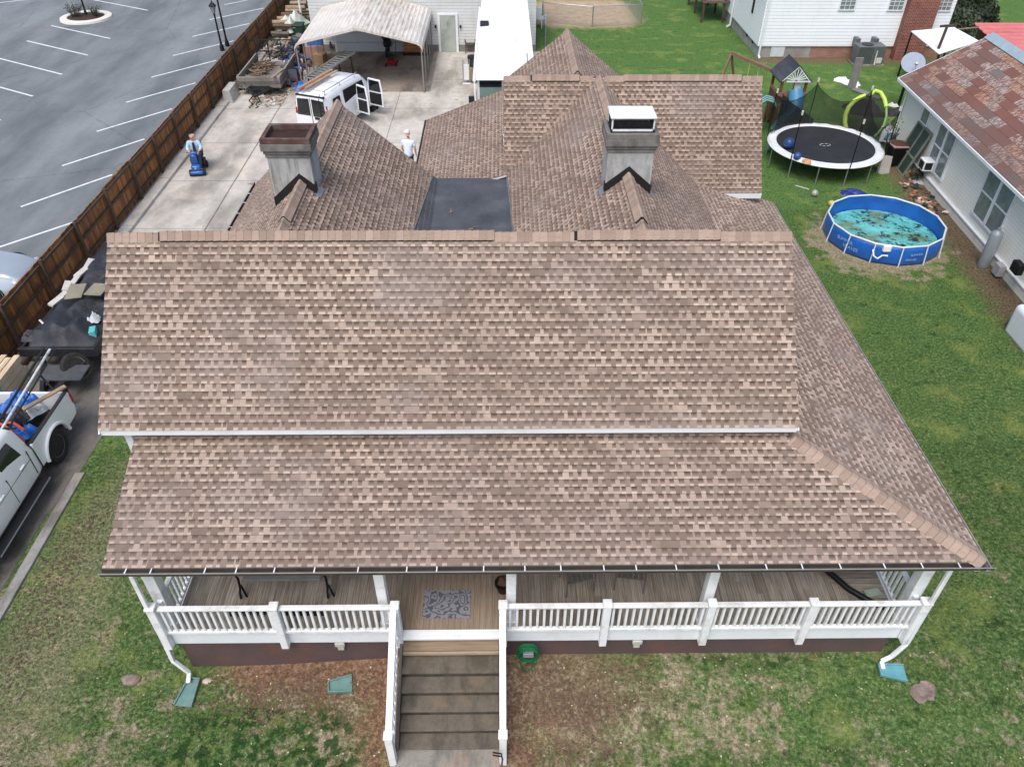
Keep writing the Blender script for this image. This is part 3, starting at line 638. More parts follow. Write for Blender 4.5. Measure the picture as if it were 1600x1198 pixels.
# --- steps
STEP = concrete_mat('step_concrete', (106, 99, 88), (72, 66, 57), (120, 106, 88), 1.7, dark_amt=.7)
RISER = concrete_mat('dark_riser', (76, 70, 60), (42, 38, 32), (92, 82, 68), 3.)  # riser faces coloured darker than the treads
WOODL = board_mat('step_board', 'X', .28, [(122, 104, 84), (148, 130, 108), (168, 150, 128), (186, 170, 148)], streak=18)
mb = MB(); mb.box(-1.80, -.09, YF-.16, YF+.02, D-.05, D+.006); mb.build('top_nosing', WHT, house, bevel=.006)
mb = MB(); mb.box(-1.79, -.10, 7.24, 7.52, .98, 1.045); mb.build('top_step', WOODL, house, bevel=.006)
tz = [(.87, 7.0), (.70, 6.74), (.53, 6.48), (.36, 6.23), (.2, 5.99)]; yb = 7.5
for z, yf in tz:
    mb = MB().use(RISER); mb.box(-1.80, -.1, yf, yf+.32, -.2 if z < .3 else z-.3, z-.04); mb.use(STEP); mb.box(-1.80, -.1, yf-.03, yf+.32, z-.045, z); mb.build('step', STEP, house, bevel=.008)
mb = MB(); mb.prism([(-1.86, 5.95, -.2), (-1.86, 5.95, .3), (-1.86, 7.5, 1.1), (-1.86, 7.5, -.2)], (.055, 0, 0)); mb.build('stair_cheek', STEP, house); mb = MB(); mb.prism([(-.095, 5.95, -.2), (-.095, 5.95, .26), (-.095, 7.5, 1.1), (-.095, 7.5, -.2)], (.055, 0, 0)); mb.build('stair_cheek', STEP, house)
# --- chimneys
STUC = NT('chimney_stucco'); P_ = STUC.tc.outputs['Object']; x_, y_, z_ = STUC.sep(P_)
n1 = STUC.noise(P_, 2.5, 6, .65); n2 = STUC.noise(P_, 2.4, 5, .6, stretch=(3, 3, .35)); n3 = STUC.noise(P_, 40, 3, .7)
c_ = STUC.ramp(n1, [(.3, lin((148, 150, 148))), (.5, lin((172, 174, 172))), (.75, lin((192, 193, 190)))])
c_ = STUC.mix(STUC.range(n2, .5, .68, 0., .75), c_, lin((104, 104, 102)))
c_ = STUC.mix(.4, c_, STUC.ramp(n3, [(.3, (.7, .7, .7)), (.5, (1, 1, 1)), (.7, (1.2, 1.2, 1.2))]), 'MULTIPLY'); STUC.bump(n3, .4, .01); STUC = STUC.fin(c_, .9)
CROWN = mat('chimney_crown', (124, 122, 118), .9, var=.4, scale=5, dirt=(66, 63, 60), dirt_amt=.8, bump=.5)
RBR = mat('chimney_red_brick', (92, 68, 62), .9, var=.45, scale=5, dirt=(120, 112, 106), dirt_amt=.8, bump=.5)
SOOT = mat('flue_soot', (18, 15, 14), .95)
def chimney(x0, x1, y0, y1, ztop, zr, xr, slL, slR, redtop):
    mb = MB(); mb.box(x0, x1, y0, y1, 4.6, ztop-.42); ch = mb.build('chimney', STUC, house, bevel=.01)
    mb = MB(); 
    for k, (g, a, b) in enumerate(((.018, ztop-.42, ztop-.34), (.04, ztop-.34, ztop-.27), (.072, ztop-.27, ztop-.13))): mb.box(x0-g, x1+g, y0-g, y1+g, a, b)
    mb.build('crown', CROWN, ch, bevel=.006)
    m = RBR if redtop else CROWN; g = .06; t = .085; mb = MB()
    X0, X1, Y0, Y1 = x0-g, x1+g, y0-g, y1+g; a, b = ztop-.128, ztop-.02
    mb.box(X0, X1, Y0, Y0+t, a, b); mb.box(X0, X1, Y1-t, Y1, a, b); mb.box(X0, X0+t, Y0+t, Y1-t, a, b); mb.box(X1-t, X1, Y0+t, Y1-t, a, b); mb.build('rim', m, ch, bevel=.008)
    mb = MB(); mb.box(X0+t, X1-t, Y0+t, Y1-t, a-.003, a+.004); mb.build('flue', SOOT if not redtop else mat('flue_brown', (54, 34, 30), .95, var=.5, scale=6), ch)
    w = .09; z = lambda x: zr-(slL*(xr-x) if x < xr else slR*(x-xr))
    mb = MB(); yf = y0-.012
    for xa, xb in ((x0-.02, xr), (xr, x1+.02)): mb.prism([(xa, yf, z(xa)-.02), (xb, yf, z(xb)-.02), (xb, yf, z(xb)+.21), (xa, yf, z(xa)+.21)], (0, .02, 0))
    for x, s in ((x0, -1), (x1, 1)): mb.box(min(x, x+.016*s), max(x, x+.016*s), y0, y0+.15, z(x)-.05, z(x)+.21)
    mb.build('flashing', BLK, ch)
    mb = MB()
    for x in (x0, x1):
        s = -1 if x == x0 else 1; xo = x+s*.10
        mb.face([(x, y0-.06, z(x)+.03), (xo, y0-.06, z(xo)+.03), (xo, y0+.3, z(xo)+.03), (x, y0+.3, z(x)+.03)])
    mb.build('step_flashing', mat('galvanised_flashing', (150, 156, 162), .4, .5, var=.2, scale=6), ch, solid=.004)
    return ch
chimney(-4.66, -3.81, 14.45, 15.15, 7.46, WZ, -4.08, .87, .87, True)
cr = chimney(2.14, 3.08, 14.78, 15.45, 7.42, WZ, 2.6, .82, .85, False)
mb = MB(); X0, X1, Y0, Y1 = 2.17, 3.03, 14.82, 15.40
mb.box(X0-.03, X1+.03, Y0-.03, Y1+.03, 7.665, 7.715); mb.build('chimney_cap', mat('cap_enamel', (236, 238, 240), .35), cr, bevel=.02)
mb = MB()
for x in (X0, X1-.03):
    for y in (Y0, Y1-.03): mb.box(x, x+.03, y, y+.03, 7.42, 7.665)
mb.box(X0, X1, Y0, Y0+.02, 7.42, 7.46); mb.build('cap_frame', mat('cap_enamel', (236, 238, 240), .35), cr)
mb = MB()
for i in range(32):
    x = X0+.04+i*(X1-X0-.08)/31; mb.box(x-.005, x+.005, Y0+.01, Y0+.018, 7.46, 7.66)
    y = Y0+.03+i*(Y1-Y0-.06)/31; mb.box(X0+.01, X0+.018, y-.004, y+.004, 7.44, 7.66); mb.box(X1-.018, X1-.01, y-.004, y+.004, 7.44, 7.66)
for i in range(6): mb.box(X0+.03, X1-.03, Y0+.01, Y0+.018, 7.47+i*.034, 7.478+i*.034)
mb.build('cap_mesh', BLK, cr)
# downspouts at the porch corners
def spout(pts):
    mb = MB(); r = .042
    for a, b in zip(pts, pts[1:]): mb.bar(a, b, .075, .06)
    return mb.build('downspout', WHT2, house, bevel=.012)
spout([(-6.12, 7.16, 3.5), (-6.12, 7.2, 3.42), (-6.05, 7.55, 3.2), (-6.02, 7.50, 3.0), (-6.02, 7.46, 1.0), (-6.02, 7.44, .55), (-5.82, 7.42, .16), (-5.80, 7.25, .1)])
spout([(7.42, 7.16, 3.5), (7.42, 7.2, 3.42), (7.3, 7.52, 3.2), (7.26, 7.46, 3.0), (7.26, 7.44, .9), (7.1, 7.42, .5), (6.93, 7.38, .42), (6.93, 7.25, .38)])
# ------------------------------------------------------------------ left side: fence, lot furniture, vehicles, drive
FW = board_mat('fence_wood', 'Z', .13, [(84, 54, 30), (132, 84, 42), (166, 110, 58), (194, 142, 86)], streak=9)
FP = mat('fence_post_wood', (84, 68, 54), .85, var=.4, scale=5, dirt=(56, 42, 30), dirt_amt=.6)
fence = thing('wooden_fence', 'long brown stained board fence between the parking lot and the concrete driveway', 'fence', (-13.75, 30, 0))
ys = [15.0+2.36*i for i in range(21)]
for i, y in enumerate(ys):
    h = 1.56+ru(-.02, .03); mb = MB(); mb.box(-13.72, -13.62, y-.05, y+.05, 0, h+.05); mb.build('post', FP, fence, bevel=.006)
    if i == len(ys)-1: break
    mb = MB(); yy = y; hh = h
    while yy < ys[i+1]-.01:
        w = .134; dh = ru(-.012, .012); mb.box(-13.79+ru(-.004, .004), -13.768, yy+.003, min(yy+w, ys[i+1]), .04, hh+dh); yy += w
    mb.build('board_panel', FW, fence)
    for z in (.28, .86, 1.40):
        mb = MB(); mb.box(-13.766, -13.70, y+.05, ys[i+1]-.05, z, z+.085); mb.build('fence_rail', FP, fence, bevel=.004)

IRON = mat('black_iron', (20, 20, 22), .45, .3, var=.3)
LAMPG = mat('lantern_glass', (150, 156, 160), .2, var=.1)
def lamp(x, y, h, label):
    t = thing('street_lamp', label, 'street lamp', (x, y, 0), group='black lantern posts of the parking lot')
    mb = MB(); mb.lathe((x, y, 0), [(.12, 0), (.12, .25), (.08, .32), (.055, .5), (.045, h-.6), (.06, h-.55), (.03, h-.45)], 12); mb.build('pole', IRON, t, smooth=True)
    mb = MB(); mb.lathe((x, y, h-.45), [(.07, 0), (.17, .34)], 8); l_ = mb.build('lantern', LAMPG, t)
    mb = MB(); mb.lathe((x, y, h-.11), [(.22, 0), (.2, .04), (.09, .16), (.03, .22), (.03, .28), (.001, .3)], 8)
    for k in range(4):
        a = k*pi/2+pi/4; mb.bar((x+.07*cos(a), y+.07*sin(a), h-.45), (x+.17*cos(a), y+.17*sin(a), h-.11), .015)
    mb.build('lantern_cap', IRON, l_, auto=30)
lamp(-15.85, 45.4, 2.45, 'black iron lamp post with its lantern in view, nearest the fence')
lamp(-15.8, 46.25, 3.6, 'taller black iron lamp post behind the one with the visible lantern')
lamp(-26.35, 52.3, 3.6, 'black lamp post rising from the planted kerb island')
TWIG = mat('dry_twigs', (86, 72, 56), .9, var=.5, scale=8); LEAFD = mat('shrub_leaf', (60, 72, 48), .8, var=.5, scale=5)
def twig_plant(name, loc, r, h, n, label, m, leafm=None, cat='shrub'):
    t = thing(name, label, cat, loc); mb = MB(); lf = MB(); b = Vector(loc)
    for i in range(n):
        a = ru(0, 2*pi); k = ru(.2, 1); p = b+Vector((cos(a)*r*.3*k, sin(a)*r*.3*k, 0)); q = p+Vector((cos(a)*r*k*.7, sin(a)*r*k*.7, h*ru(.6, 1)))
        mid = p.lerp(q, .5)+Vector((ru(-.05, .05), ru(-.05, .05), .05)); mb.tube([p, mid, q], [.012, .008, .003], 4)
        if leafm:
            for j in range(7):
                c = p.lerp(q, ru(.3, 1.1))+Vector((ru(-1, 1), ru(-1, 1), ru(-1, 1)))*.08; u = Vector((ru(-1, 1), ru(-1, 1), ru(-.4, .6))).normalized()*.05; v = u.cross(Vector((ru(-1, 1), ru(-1, 1), 1))).normalized()*.03
                lf.face([c-u, c+v, c+u, c-v])
    mb.build('stem', m, t, recalc=False)
    if leafm: lf.build('foliage', leafm, t, recalc=False)
twig_plant('island_shrub', (-26.9, 51.9, .15), .7, .8, 40, 'bare brown shrub on the left of the kerb island', TWIG, LEAFD)
twig_plant('island_shrub', (-25.7, 52.1, .15), .5, .6, 30, 'smaller twiggy plant on the right of the kerb island', TWIG, LEAFD)

# ---- tyres and wheels
RUB = mat('tyre_rubber', (34, 33, 33), .85, var=.4, scale=6, dirt=(84, 78, 70), dirt_amt=.4)
CHR = mat('wheel_alloy', (170, 172, 176), .3, .8, var=.15); STEEL = mat('steel_rim_paint', (176, 178, 180), .45, .3, var=.2)
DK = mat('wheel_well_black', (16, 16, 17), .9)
def wheel(t, c, r, w, side, rimm=CHR, spokes=8, name='wheel', localp=True, tilt=None):
    """wheel with its axle along local x; side=+1 faces +x"""
    M = Matrix.Translation(c) @ (tilt or Matrix.Identity(4)) @ Matrix.Rotation(side*pi/2, 4, 'Y')
    mb = MB(); mb.T = M; mb.lathe((0, 0, 0), [(r*.62, -w/2), (r*.9, -w/2), (r*.98, -w*.38), (r, -w*.2), (r, w*.2), (r*.98, w*.38), (r*.9, w/2), (r*.66, w/2), (r*.62, w*.40)], 30)
    o = mb.build(name, RUB, None, smooth=True); o.parent = t
    if not localp: o.location = -WL(t)
    mb = MB().use(rimm); mb.T = M; mb.lathe((0, 0, 0), [(r*.64, w*.42), (r*.61, w*.40), (r*.57, w*.22), (r*.50, w*.12)], 30, cap=False); mb.lathe((0, 0, 0), [(r*.2, w*.26), (r*.14, w*.34), (0.001, w*.36)], 16)
    for k in range(spokes):
        a = 2*pi*k/spokes; mb.bar((r*.12*cos(a), r*.12*sin(a), w*.24), (r*.6*cos(a), r*.6*sin(a), w*.26), r*.2, w*.1)
    mb.use(DK); mb.lathe((0, 0, 0), [(r*.56, w*.1), (0.001, w*.1)], 24)
    rr = mb.build('rim', None, None, smooth=True); rr.parent = o
    return o
def section(xc, w, z0, z1, y, tum=.1, rb=.06, rt=.15, n=4):
    """rounded car cross-section at station y: width w, from z0 to z1, leaning in by tum towards the top"""
    p = []
    zb = z0+(z1-z0)*.5
    def arc(cx, cz, r, a0, a1):
        for i in range(n+1):
            a = a0+(a1-a0)*i/n; p.append((cx+r*cos(a), y, cz+r*sin(a)))
    arc(xc+w/2-rb, z0+rb, rb, -pi/2, 0); p.append((xc+w/2, y, zb)); arc(xc+w/2-tum-rt, z1-rt, rt, .1, pi/2)
    arc(xc-w/2+tum+rt, z1-rt, rt, pi/2, pi-.1); p.append((xc-w/2, y, zb)); arc(xc-w/2+rb, z0+rb, rb, pi, 3*pi/2)
    return p
CARW = mat('white_car_paint', (236, 239, 242), .18, var=.04, scale=1, dirt=(190, 186, 178), dirt_amt=.25, spec=.6)
CARG = mat('dark_car_glass', (26, 30, 34), .06, var=.2, spec=.9); BLP = mat('black_plastic', (28, 28, 30), .6, var=.3)
REDL = mat('red_tail_light', (170, 22, 28), .2, var=.2, spec=.8); SILV = mat('silver_metal', (178, 182, 186), .3, .7, var=.15)

# ---- white van with open side doors
van = local(thing('white_van', 'white work van with roof rack and its right side doors standing open on the driveway', 'van', (-8.25, 32.9, 0), radians(-22))); van.scale = (.9, .9, .9)
S = []
for y, w, z0, z1, tum, rt in ((0, 1.84, .42, 1.98, .16, .16), (.12, 1.9, .36, 2.07, .17, .2), (1.2, 1.92, .34, 2.12, .17, .22), (2.6, 1.92, .34, 2.12, .17, .22), (3.5, 1.92, .34, 2.06, .2, .24), (3.95, 1.9, .34, 1.9, .24, .26), (4.35, 1.88, .34, 1.45, .18, .2), (4.75, 1.84, .36, 1.22, .12, .15), (5.1, 1.74, .42, 1.08, .1, .15)): S.append(section(0, w, z0, z1, y, tum, .1, rt))
mb = MB(); mb.loft(S); body = build_local(mb, 'body', CARW, van, smooth=True, auto=50)
mb = MB()
for sx in (-1, 1):
    mb = MB(); mb.prism([(sx*.07, -.016, 1.06), (sx*.80, -.016, 1.06), (sx*.72, -.016, 1.84), (sx*.07, -.016, 1.88)], (0, .03, 0)); w_ = build_local(mb, 'rear_window', CARG, van, bevel=.012)
    mb = MB(); mb.prism([(sx*.80, -.014, 1.1), (sx*.915, -.014, 1.1), (sx*.86, .01, 1.62), (sx*.77, .01, 1.62)], (0, .09, 0)); build_local(mb, 'tail_light', REDL, van, bevel=.01)
mb = MB(); mb.box(-.012, .012, -.02, .0, .5, 1.9); build_local(mb, 'door_seam', BLP, van)
mb = MB(); mb.box(-.86, .86, -.14, .02, .36, .52); build_local(mb, 'rear_bumper', BLP, van, bevel=.03)
mb = MB(); mb.box(.14, .42, -.02, .0, .92, 1.04); build_local(mb, 'number_plate', BLP, van, bevel=.005)
mb = MB(); mb.box(-.78, .78, -.01, .14, 1.97, 2.04); build_local(mb, 'roof_lip', BLP, van, bevel=.02)
# open right side: dark interior opening, small rear quarter window, two doors standing out
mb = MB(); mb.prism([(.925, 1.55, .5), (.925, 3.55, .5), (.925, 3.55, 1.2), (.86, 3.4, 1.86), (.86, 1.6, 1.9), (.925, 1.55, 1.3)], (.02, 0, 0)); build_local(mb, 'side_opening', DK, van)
mb = MB(); mb.prism([(.95, .55, 1.25), (.95, 1.25, 1.25), (.885, 1.22, 1.8), (.885, .6, 1.8)], (.012, 0, 0)); build_local(mb, 'side_window', CARG, van, bevel=.01)
INT = mat('van_seat_fabric', (70, 72, 74), .9, var=.3)
def vdoor(y, ang, zt, wd):
    T = Matrix.Translation((.94, y, 0)) @ Matrix.Rotation(ang, 4, 'Z')
    mb = MB(); mb.T = T; pr = [(0, 0, .5), (wd, 0, .5), (wd, 0, 1.25), (wd-.1, 0, zt), (.06, 0, zt+.02), (0, 0, 1.3)]
    mb.prism(pr, (0, .06, 0)); d = build_local(mb, 'side_door', CARW, van, bevel=.02)
    mb = MB(); mb.T = T; mb.prism([(.09, -.012, .6), (wd-.08, -.012, .6), (wd-.08, -.012, 1.18), (.09, -.012, 1.18)], (0, .01, 0)); build_local(mb, 'door_lining', BLP, van).parent = d
    mb = MB(); mb.T = T; mb.prism([(.09, -.014, 1.26), (wd-.09, -.014, 1.26), (wd-.16, -.014, zt-.08), (.1, -.014, zt-.06)], (0, .09, 0)); build_local(mb, 'door_window', CARG, van).parent = d
vdoor(2.62, radians(-14), 1.88, .78); vdoor(3.75, radians(-8), 1.86, .92)
mb = MB(); mb.prism([(-.72, 3.62, 1.98), (.72, 3.62, 1.98), (.8, 4.2, 1.5), (-.8, 4.2, 1.5)], (0, .02, .02)); build_local(mb, 'windscreen', CARG, van, bevel=.01)
for sx in (-1, 1):
    for y in (.95, 4.25):
        wheel(van, (sx*.83, y, .34), .34, .22, sx)
for sx, y in ((1, .95), (-1, .95), (1, 4.25), (-1, 4.25)):
    mb = MB(); mb.T = Matrix.Translation((sx*.86, y, .36)) @ Matrix.Rotation(pi/2, 4, 'Y'); mb.lathe((0, 0, 0), [(.42, -.11), (.42, .11)], 26); build_local(mb, 'wheel_arch', DK, van, smooth=True)
rack = MB()
for sx in (-.7, .68): rack.tube([(sx, .15, 2.24), (sx, 3.3, 2.24)], .018, 6)
for y in (.3, 1.65, 3.0): rack.tube([(-.72, y, 2.22), (.72, y, 2.22)], .014, 6); rack.bar((-.7, y, 2.05), (-.7, y, 2.22), .025); rack.bar((.7, y, 2.05), (.7, y, 2.22), .025)
build_local(rack, 'roof_rack', SILV, van, smooth=True)
mb = MB(); 
for x in (.52, .78): mb.tube([(x, -.06, 1.05), (x, -.06, 1.85), (x, .12, 2.14)], .012, 6)
for z in (1.15, 1.35, 1.55, 1.75): mb.tube([(.52, -.06, z), (.78, -.06, z)], .01, 6)
mb.T = Matrix.Translation((.93, -.1, 0)) @ Matrix.Rotation(radians(90), 4, 'Z'); build_local(mb, 'access_ladder', BLP, van, smooth=True)
vW = van.matrix_basis.copy()
PINE = mat('old_plank_wood', (168, 146, 120), .85, var=.35, scale=4, dirt=(120, 100, 80), dirt_amt=.5)
RUST = mat('rusty_metal', (150, 84, 58), .8, var=.4, scale=5, dirt=(196, 170, 150), dirt_amt=.5)
def wt(M, p): return M @ Vector(p)
vM = Matrix.Translation((-8.25, 32.9, 0)) @ Matrix.Rotation(radians(-22), 4, 'Z') @ Matrix.Scale(.9, 4)
for i, (x, y0, y1, m, lab) in enumerate(((-.60, .1, 3.1, PINE, 'grey weathered plank lying leftmost on the white van roof rack'), (-.43, .0, 2.5, RUST, 'rust brown board lying on the white van roof rack beside the grey plank'), (-.26, .2, 3.0, PINE, 'short pale plank lying nearest the middle of the white van roof'))):
    mb = MB(); mb.T = vM; mb.box(x-.07, x+.07, y0, y1, 2.262, 2.30+i*.01); tag(mb.build('plank', m, None, bevel=.004), lab, 'plank')

# ---- aluminium ladder beyond the van, stacked junk by the carport
ALU = mat('ladder_aluminium', (172, 174, 174), .4, .6, var=.2)
a, b = at(483, 124, 1.5), at(547, 81, 1.6); d = (b-a).normalized(); sd_ = Vector((-d.y, d.x, 0)).normalized()*.26
t = thing('ladder', 'long aluminium extension ladder lying over the junk left of the white van', 'ladder', tuple((a+b)/2-Vector((0, 0, 1.1))))
for s_ in (-1, 1):
    mb = MB(); mb.bar(a+sd_*s_, b+sd_*s_, .07, .10); mb.build('side_rail', ALU, t, bevel=.005)
L = (b-a).length; n = int(L/.3); mb = MB()
for i in range(n):
    p = a+d*(i+.5)*L/n; mb.bar(p-sd_, p+sd_, .09, .035)
mb.build('rungs', ALU, t)
# trestles carry the ladder
mb = MB()
for k in (.12, .85):
    p = a.lerp(b, k); e_ = d*.25; q = p+sd_; r = p-sd_; z = p.z-.05
    mb.box(p.x-.35, p.x+.35, p.y-.04, p.y+.04, z-.08, z)
    for sx in (-.3, .3):
        for sy in (-.25, .25): mb.bar((p.x+sx, p.y, z-.04), (p.x+sx*1.2, p.y+sy, 0), .05)
tag(mb.build('trestle', IRON), 'pair of low dark trestles holding up the aluminium ladder', 'trestle')

# ---- carport
CPM = NT('carport_sheet'); P_ = CPM.tc.outputs['Object']; n1 = CPM.noise(P_, .5, 5, .6); n2 = CPM.noise(P_, 2.2, 5, .7, stretch=(3.2, .4, 1)); x_, y_, z_ = CPM.sep(P_)
c_ = CPM.ramp(n1, [(.3, lin((206, 201, 190))), (.6, lin((226, 222, 214)))]); rust = CPM.ma('MULTIPLY', CPM.range(n2, .46, .62), CPM.range(CPM.ma('ABSOLUTE', CPM.ma('SUBTRACT', x_, -6.0)), .6, 2.6, .55, .12))
c_ = CPM.mix(rust, c_, lin((140, 108, 82))); CPM = CPM.fin(c_, .5)
cp = thing('carport', 'open metal carport with ribbed rust-stained white roof in front of the garage', 'carport', (-6.9, 41.5, 0))
prof = [(-10.02, 1.95), (-10.0, 2.12), (-9.9, 2.28), (-9.7, 2.38)] + [(-9.7+2.8*i/10, 2.38+.62*i/10) for i in range(1, 11)] + [(-6.9+2.75*i/10, 3.0-.62*i/10) for i in range(1, 11)] + [(-3.97, 2.28), (-3.86, 2.12), (-3.84, 1.95)]
def dens(pr, st=.075):
    out = []
    for p, q in zip(pr, pr[1:]):
        L = math.hypot(q[0]-p[0], q[1]-p[1]); n = max(1, round(L/st))
        for i in range(n): out.append((p[0]+(q[0]-p[0])*i/n, p[1]+(q[1]-p[1])*i/n))
    return out+[pr[-1]]
dp = dens(prof); mb = MB(); rr = []
for y in (38.6, 45.2):
    rr.append([(x, y, z+(.04 if (i//1) % 3 == 0 else 0)) for i, (x, z) in enumerate(dp)])
mb.loft(rr, cap=False, closed=False); mb.build('roof', CPM, cp, solid=.012)
CPF = mat('carport_tube', (150, 148, 142), .4, .5, var=.2)
for x in (-9.93, -3.9):
    for y in (38.65, 40.1, 41.6, 43.1, 44.6):
        mb = MB(); mb.bar((x, y, 0), (x, y, 2.1), .06); mb.build('post', CPF, cp)
    mb = MB(); mb.box(x-.03, x+.03, 38.5, 45.1, 0.02, .07); mb.build('base_rail', CPF, cp)
for y in (38.65, 41.6, 44.6):
    mb = MB(); q = [Vector((x, y, z-.06)) for x, z in prof[2:-2]]; mb.tube(q, .03, 6); mb.build('rafter', CPF, cp, smooth=True)
mb = MB(); mb.loft([[(x, 38.585, z-.07), (x, 38.575, z+.05), (x, 38.60, z+.05)] for x, z in prof]); mb.build('front_trim', CPM, cp)
# ---- garage building
GS = siding_mat('garage_siding', (206, 210, 208), .16, (150, 150, 146), .3)
GD = siding_mat('garage_door_panel', (214, 222, 228), .5, (160, 160, 158), .25)
gar = thing('garage', 'white sided garage building with a wide panel door behind the carport', 'garage', (-4.5, 48, 0))
mb = MB(); mb.box(-10.6, 1.9, 45.3, 52, .38, 3.3); mb.build('wall', GS, gar)
mb = MB(); mb.box(-10.62, 1.92, 45.27, 52.02, 0, .38); mb.build('foundation', mat('grey_block', (128, 126, 120), .9, var=.3, scale=3), gar)
mb = MB(); mb.box(-9.25, -5.6, 45.2, 45.262, 0.02, 2.1); mb.build('garage_door', GD, gar, bevel=.005)
mb = MB(); mb.box(-9.4, -9.26, 45.18, 45.29, 0, 2.25); mb.box(-5.59, -5.45, 45.18, 45.29, 0, 2.25); mb.box(-9.26, -5.59, 45.18, 45.29, 2.11, 2.25); mb.build('door_trim', WHT, gar)
GDM = mat('pale_green_door', (172, 180, 172), .5, var=.15, scale=2, dirt=(120, 120, 108), dirt_amt=.6)
mb = MB(); mb.box(-3.42, -2.58, 45.2, 45.262, .02, 1.92); dd = mb.build('door', GDM, gar, bevel=.01)
mb = MB(); mb.box(-3.56, -3.43, 45.18, 45.29, 0, 2.03); mb.box(-2.57, -2.44, 45.18, 45.29, 0, 2.03); mb.box(-3.43, -2.57, 45.18, 45.29, 1.93, 2.03); mb.build('door_frame', WHT, dd)
mb = MB(); mb.tube([(-3.3, 45.17, .95), (-3.3, 45.2, .95)], .035, 8); mb.box(-3.04, -2.96, 45.185, 45.2, 1.4, 1.62); mb.build('handle', SILV, dd)
for x in (-3.68, -2.3):
    mb = MB(); mb.box(x-.05, x+.05, 45.17, 45.29, 1.28, 1.42); mb.build('wall_light', BLP, gar, bevel=.01)
mb = MB(); mb.box(-10.6, 1.9, 45.1, 52.2, 3.3, 3.36); mb.prism([(-10.8, 45.0, 3.36), (-10.8, 52.3, 3.36), (-10.8, 48.6, 4.6)], (12.9, 0, 0)); mb.build('roof', mat('garage_roof_shingle', (110, 104, 98), .9, var=.3, scale=3), gar)
mb = MB(); mb.box(-5.5, -4.2, 45.1, 45.16, .12, 1.75)
for i in range(8): mb.box(-5.5, -4.2, 44.7, 45.08, .12+.2*i, .29+.2*i)
LUM = board_mat('stacked_cedar', 'X', .2, [(120, 78, 46), (160, 108, 66), (186, 132, 86), (206, 154, 108)], horizontal=True)
tag(mb.build('lumber_stack', LUM), 'stack of reddish brown boards against the garage wall under the carport', 'lumber')
mb = MB(); mb.box(-5.55, -4.1, 44.5, 45.12, 0, .11); tag(mb.build('pallet', BLP, bevel=.02), 'low dark platform holding the reddish brown board stack', 'platform')
# mower and bike-like machine under the carport
MR_ = mat('mower_red', (150, 28, 26), .35, var=.2)
c = at(612, 102, 0); t = thing('lawn_mower', 'red push mower parked under the carport in front of the dark machine', 'mower', tuple(c))
mb = MB(); mb.loft([section(c.x, .55, .1, .32, c.y-.3, .05, .04, .08), section(c.x, .6, .1, .36, c.y, .05, .04, .08), section(c.x, .55, .1, .32, c.y+.3, .05, .04, .08)]); mb.build('deck', MR_, t, smooth=True)
mb = MB(); mb.lathe((c.x, c.y, .34), [(.17, 0), (.17, .16), (.1, .22), (.001, .22)], 14); mb.build('engine', BLP, t, smooth=True)
mb = MB(); mb.tube([(c.x-.22, c.y+.25, .3), (c.x-.22, c.y+.85, .95), (c.x+.22, c.y+.85, .95), (c.x+.22, c.y+.25, .3)], .014, 6); mb.build('handle', BLP, t, smooth=True)
for sx in (-.28, .28):
    for sy in (-.25, .27):
        mb = MB(); mb.T = Matrix.Translation((c.x+sx, c.y+sy, .1)) @ Matrix.Rotation(pi/2, 4, 'Y'); mb.lathe((0, 0, 0), [(.1, -.03), (.1, .03)], 14); mb.build('wheel', RUB, t)
c = at(605, 90, 0)+Vector((0, .5, 0)); t = thing('scooter_bike', 'black motor scooter parked under the carport behind the red mower', 'motor scooter', tuple(c))
mb = MB(); mb.blob((c.x, c.y, .62), .34, 2, .12, (.7, 1.1, .8)); mb.blob((c.x-.02, c.y-.25, 1.05), .26, 2, .15, (.9, .6, 1.1)); mb.build('body', BLP, t, smooth=True)
mb = MB(); mb.tube([(c.x-.42, c.y-.2, 1.18), (c.x-.1, c.y-.25, 1.08), (c.x+.2, c.y-.25, 1.08), (c.x+.4, c.y-.15, 1.18)], .02, 6); mb.build('handlebar', BLP, t, smooth=True)
for sy in (-.5, .55):
    mb = MB(); mb.T = Matrix.Translation((c.x, c.y+sy, .24)) @ Matrix.Rotation(pi/2, 4, 'Y'); mb.lathe((0, 0, 0), [(.15, -.05), (.24, -.05), (.24, .05), (.15, .05)], 18); mb.build('wheel', RUB, t, smooth=True)
# ---- motorhome
RVW = mat('motorhome_roof_white', (246, 247, 248), .4, var=.02); RVS = mat('motorhome_side', (214, 216, 214), .4, var=.06)
rv = thing('motorhome', 'long white motorhome parked beside the garage with its windscreen towards the house', 'motorhome', (.15, 38, 0))
x0, x1, y0, y1, zt = -1.08, 1.38, 32.35, 44.6, 2.98
def rvs(y, w, z0, z1): return section(.15, w, z0, z1, y, .03, .06, .12)
mb = MB(); mb.loft([rvs(32.5, 2.3, .35, 2.55), rvs(32.6, 2.42, .35, 2.75), rvs(34, 2.44, .35, 2.86), rvs(44.6, 2.44, .35, 2.86)]); mb.build('body', RVS, rv, smooth=True, auto=50)
mb = MB(); N = 10
mb.loft([[(x0+(x1-x0)*i/N, y, 2.84+.08*sin(pi*i/N)+dz) for i in range(N+1)]+[(x1, y, 2.80+dz), (x0, y, 2.80+dz)] for y, dz in ((32.28, -.12), (32.36, -.02), (32.7, .04), (38, .05), (44.7, .05))]); mb.build('roof', RVW, rv, smooth=True, auto=40)
RVG = mat('windscreen_tint', (104, 124, 116), .06, var=.35, scale=.7, spec=.9)
mb = MB(); mb.box(-.95, 1.25, 32.42, 32.5, 2.36, 2.68); mb.build('sun_visor_band', CARG, rv)
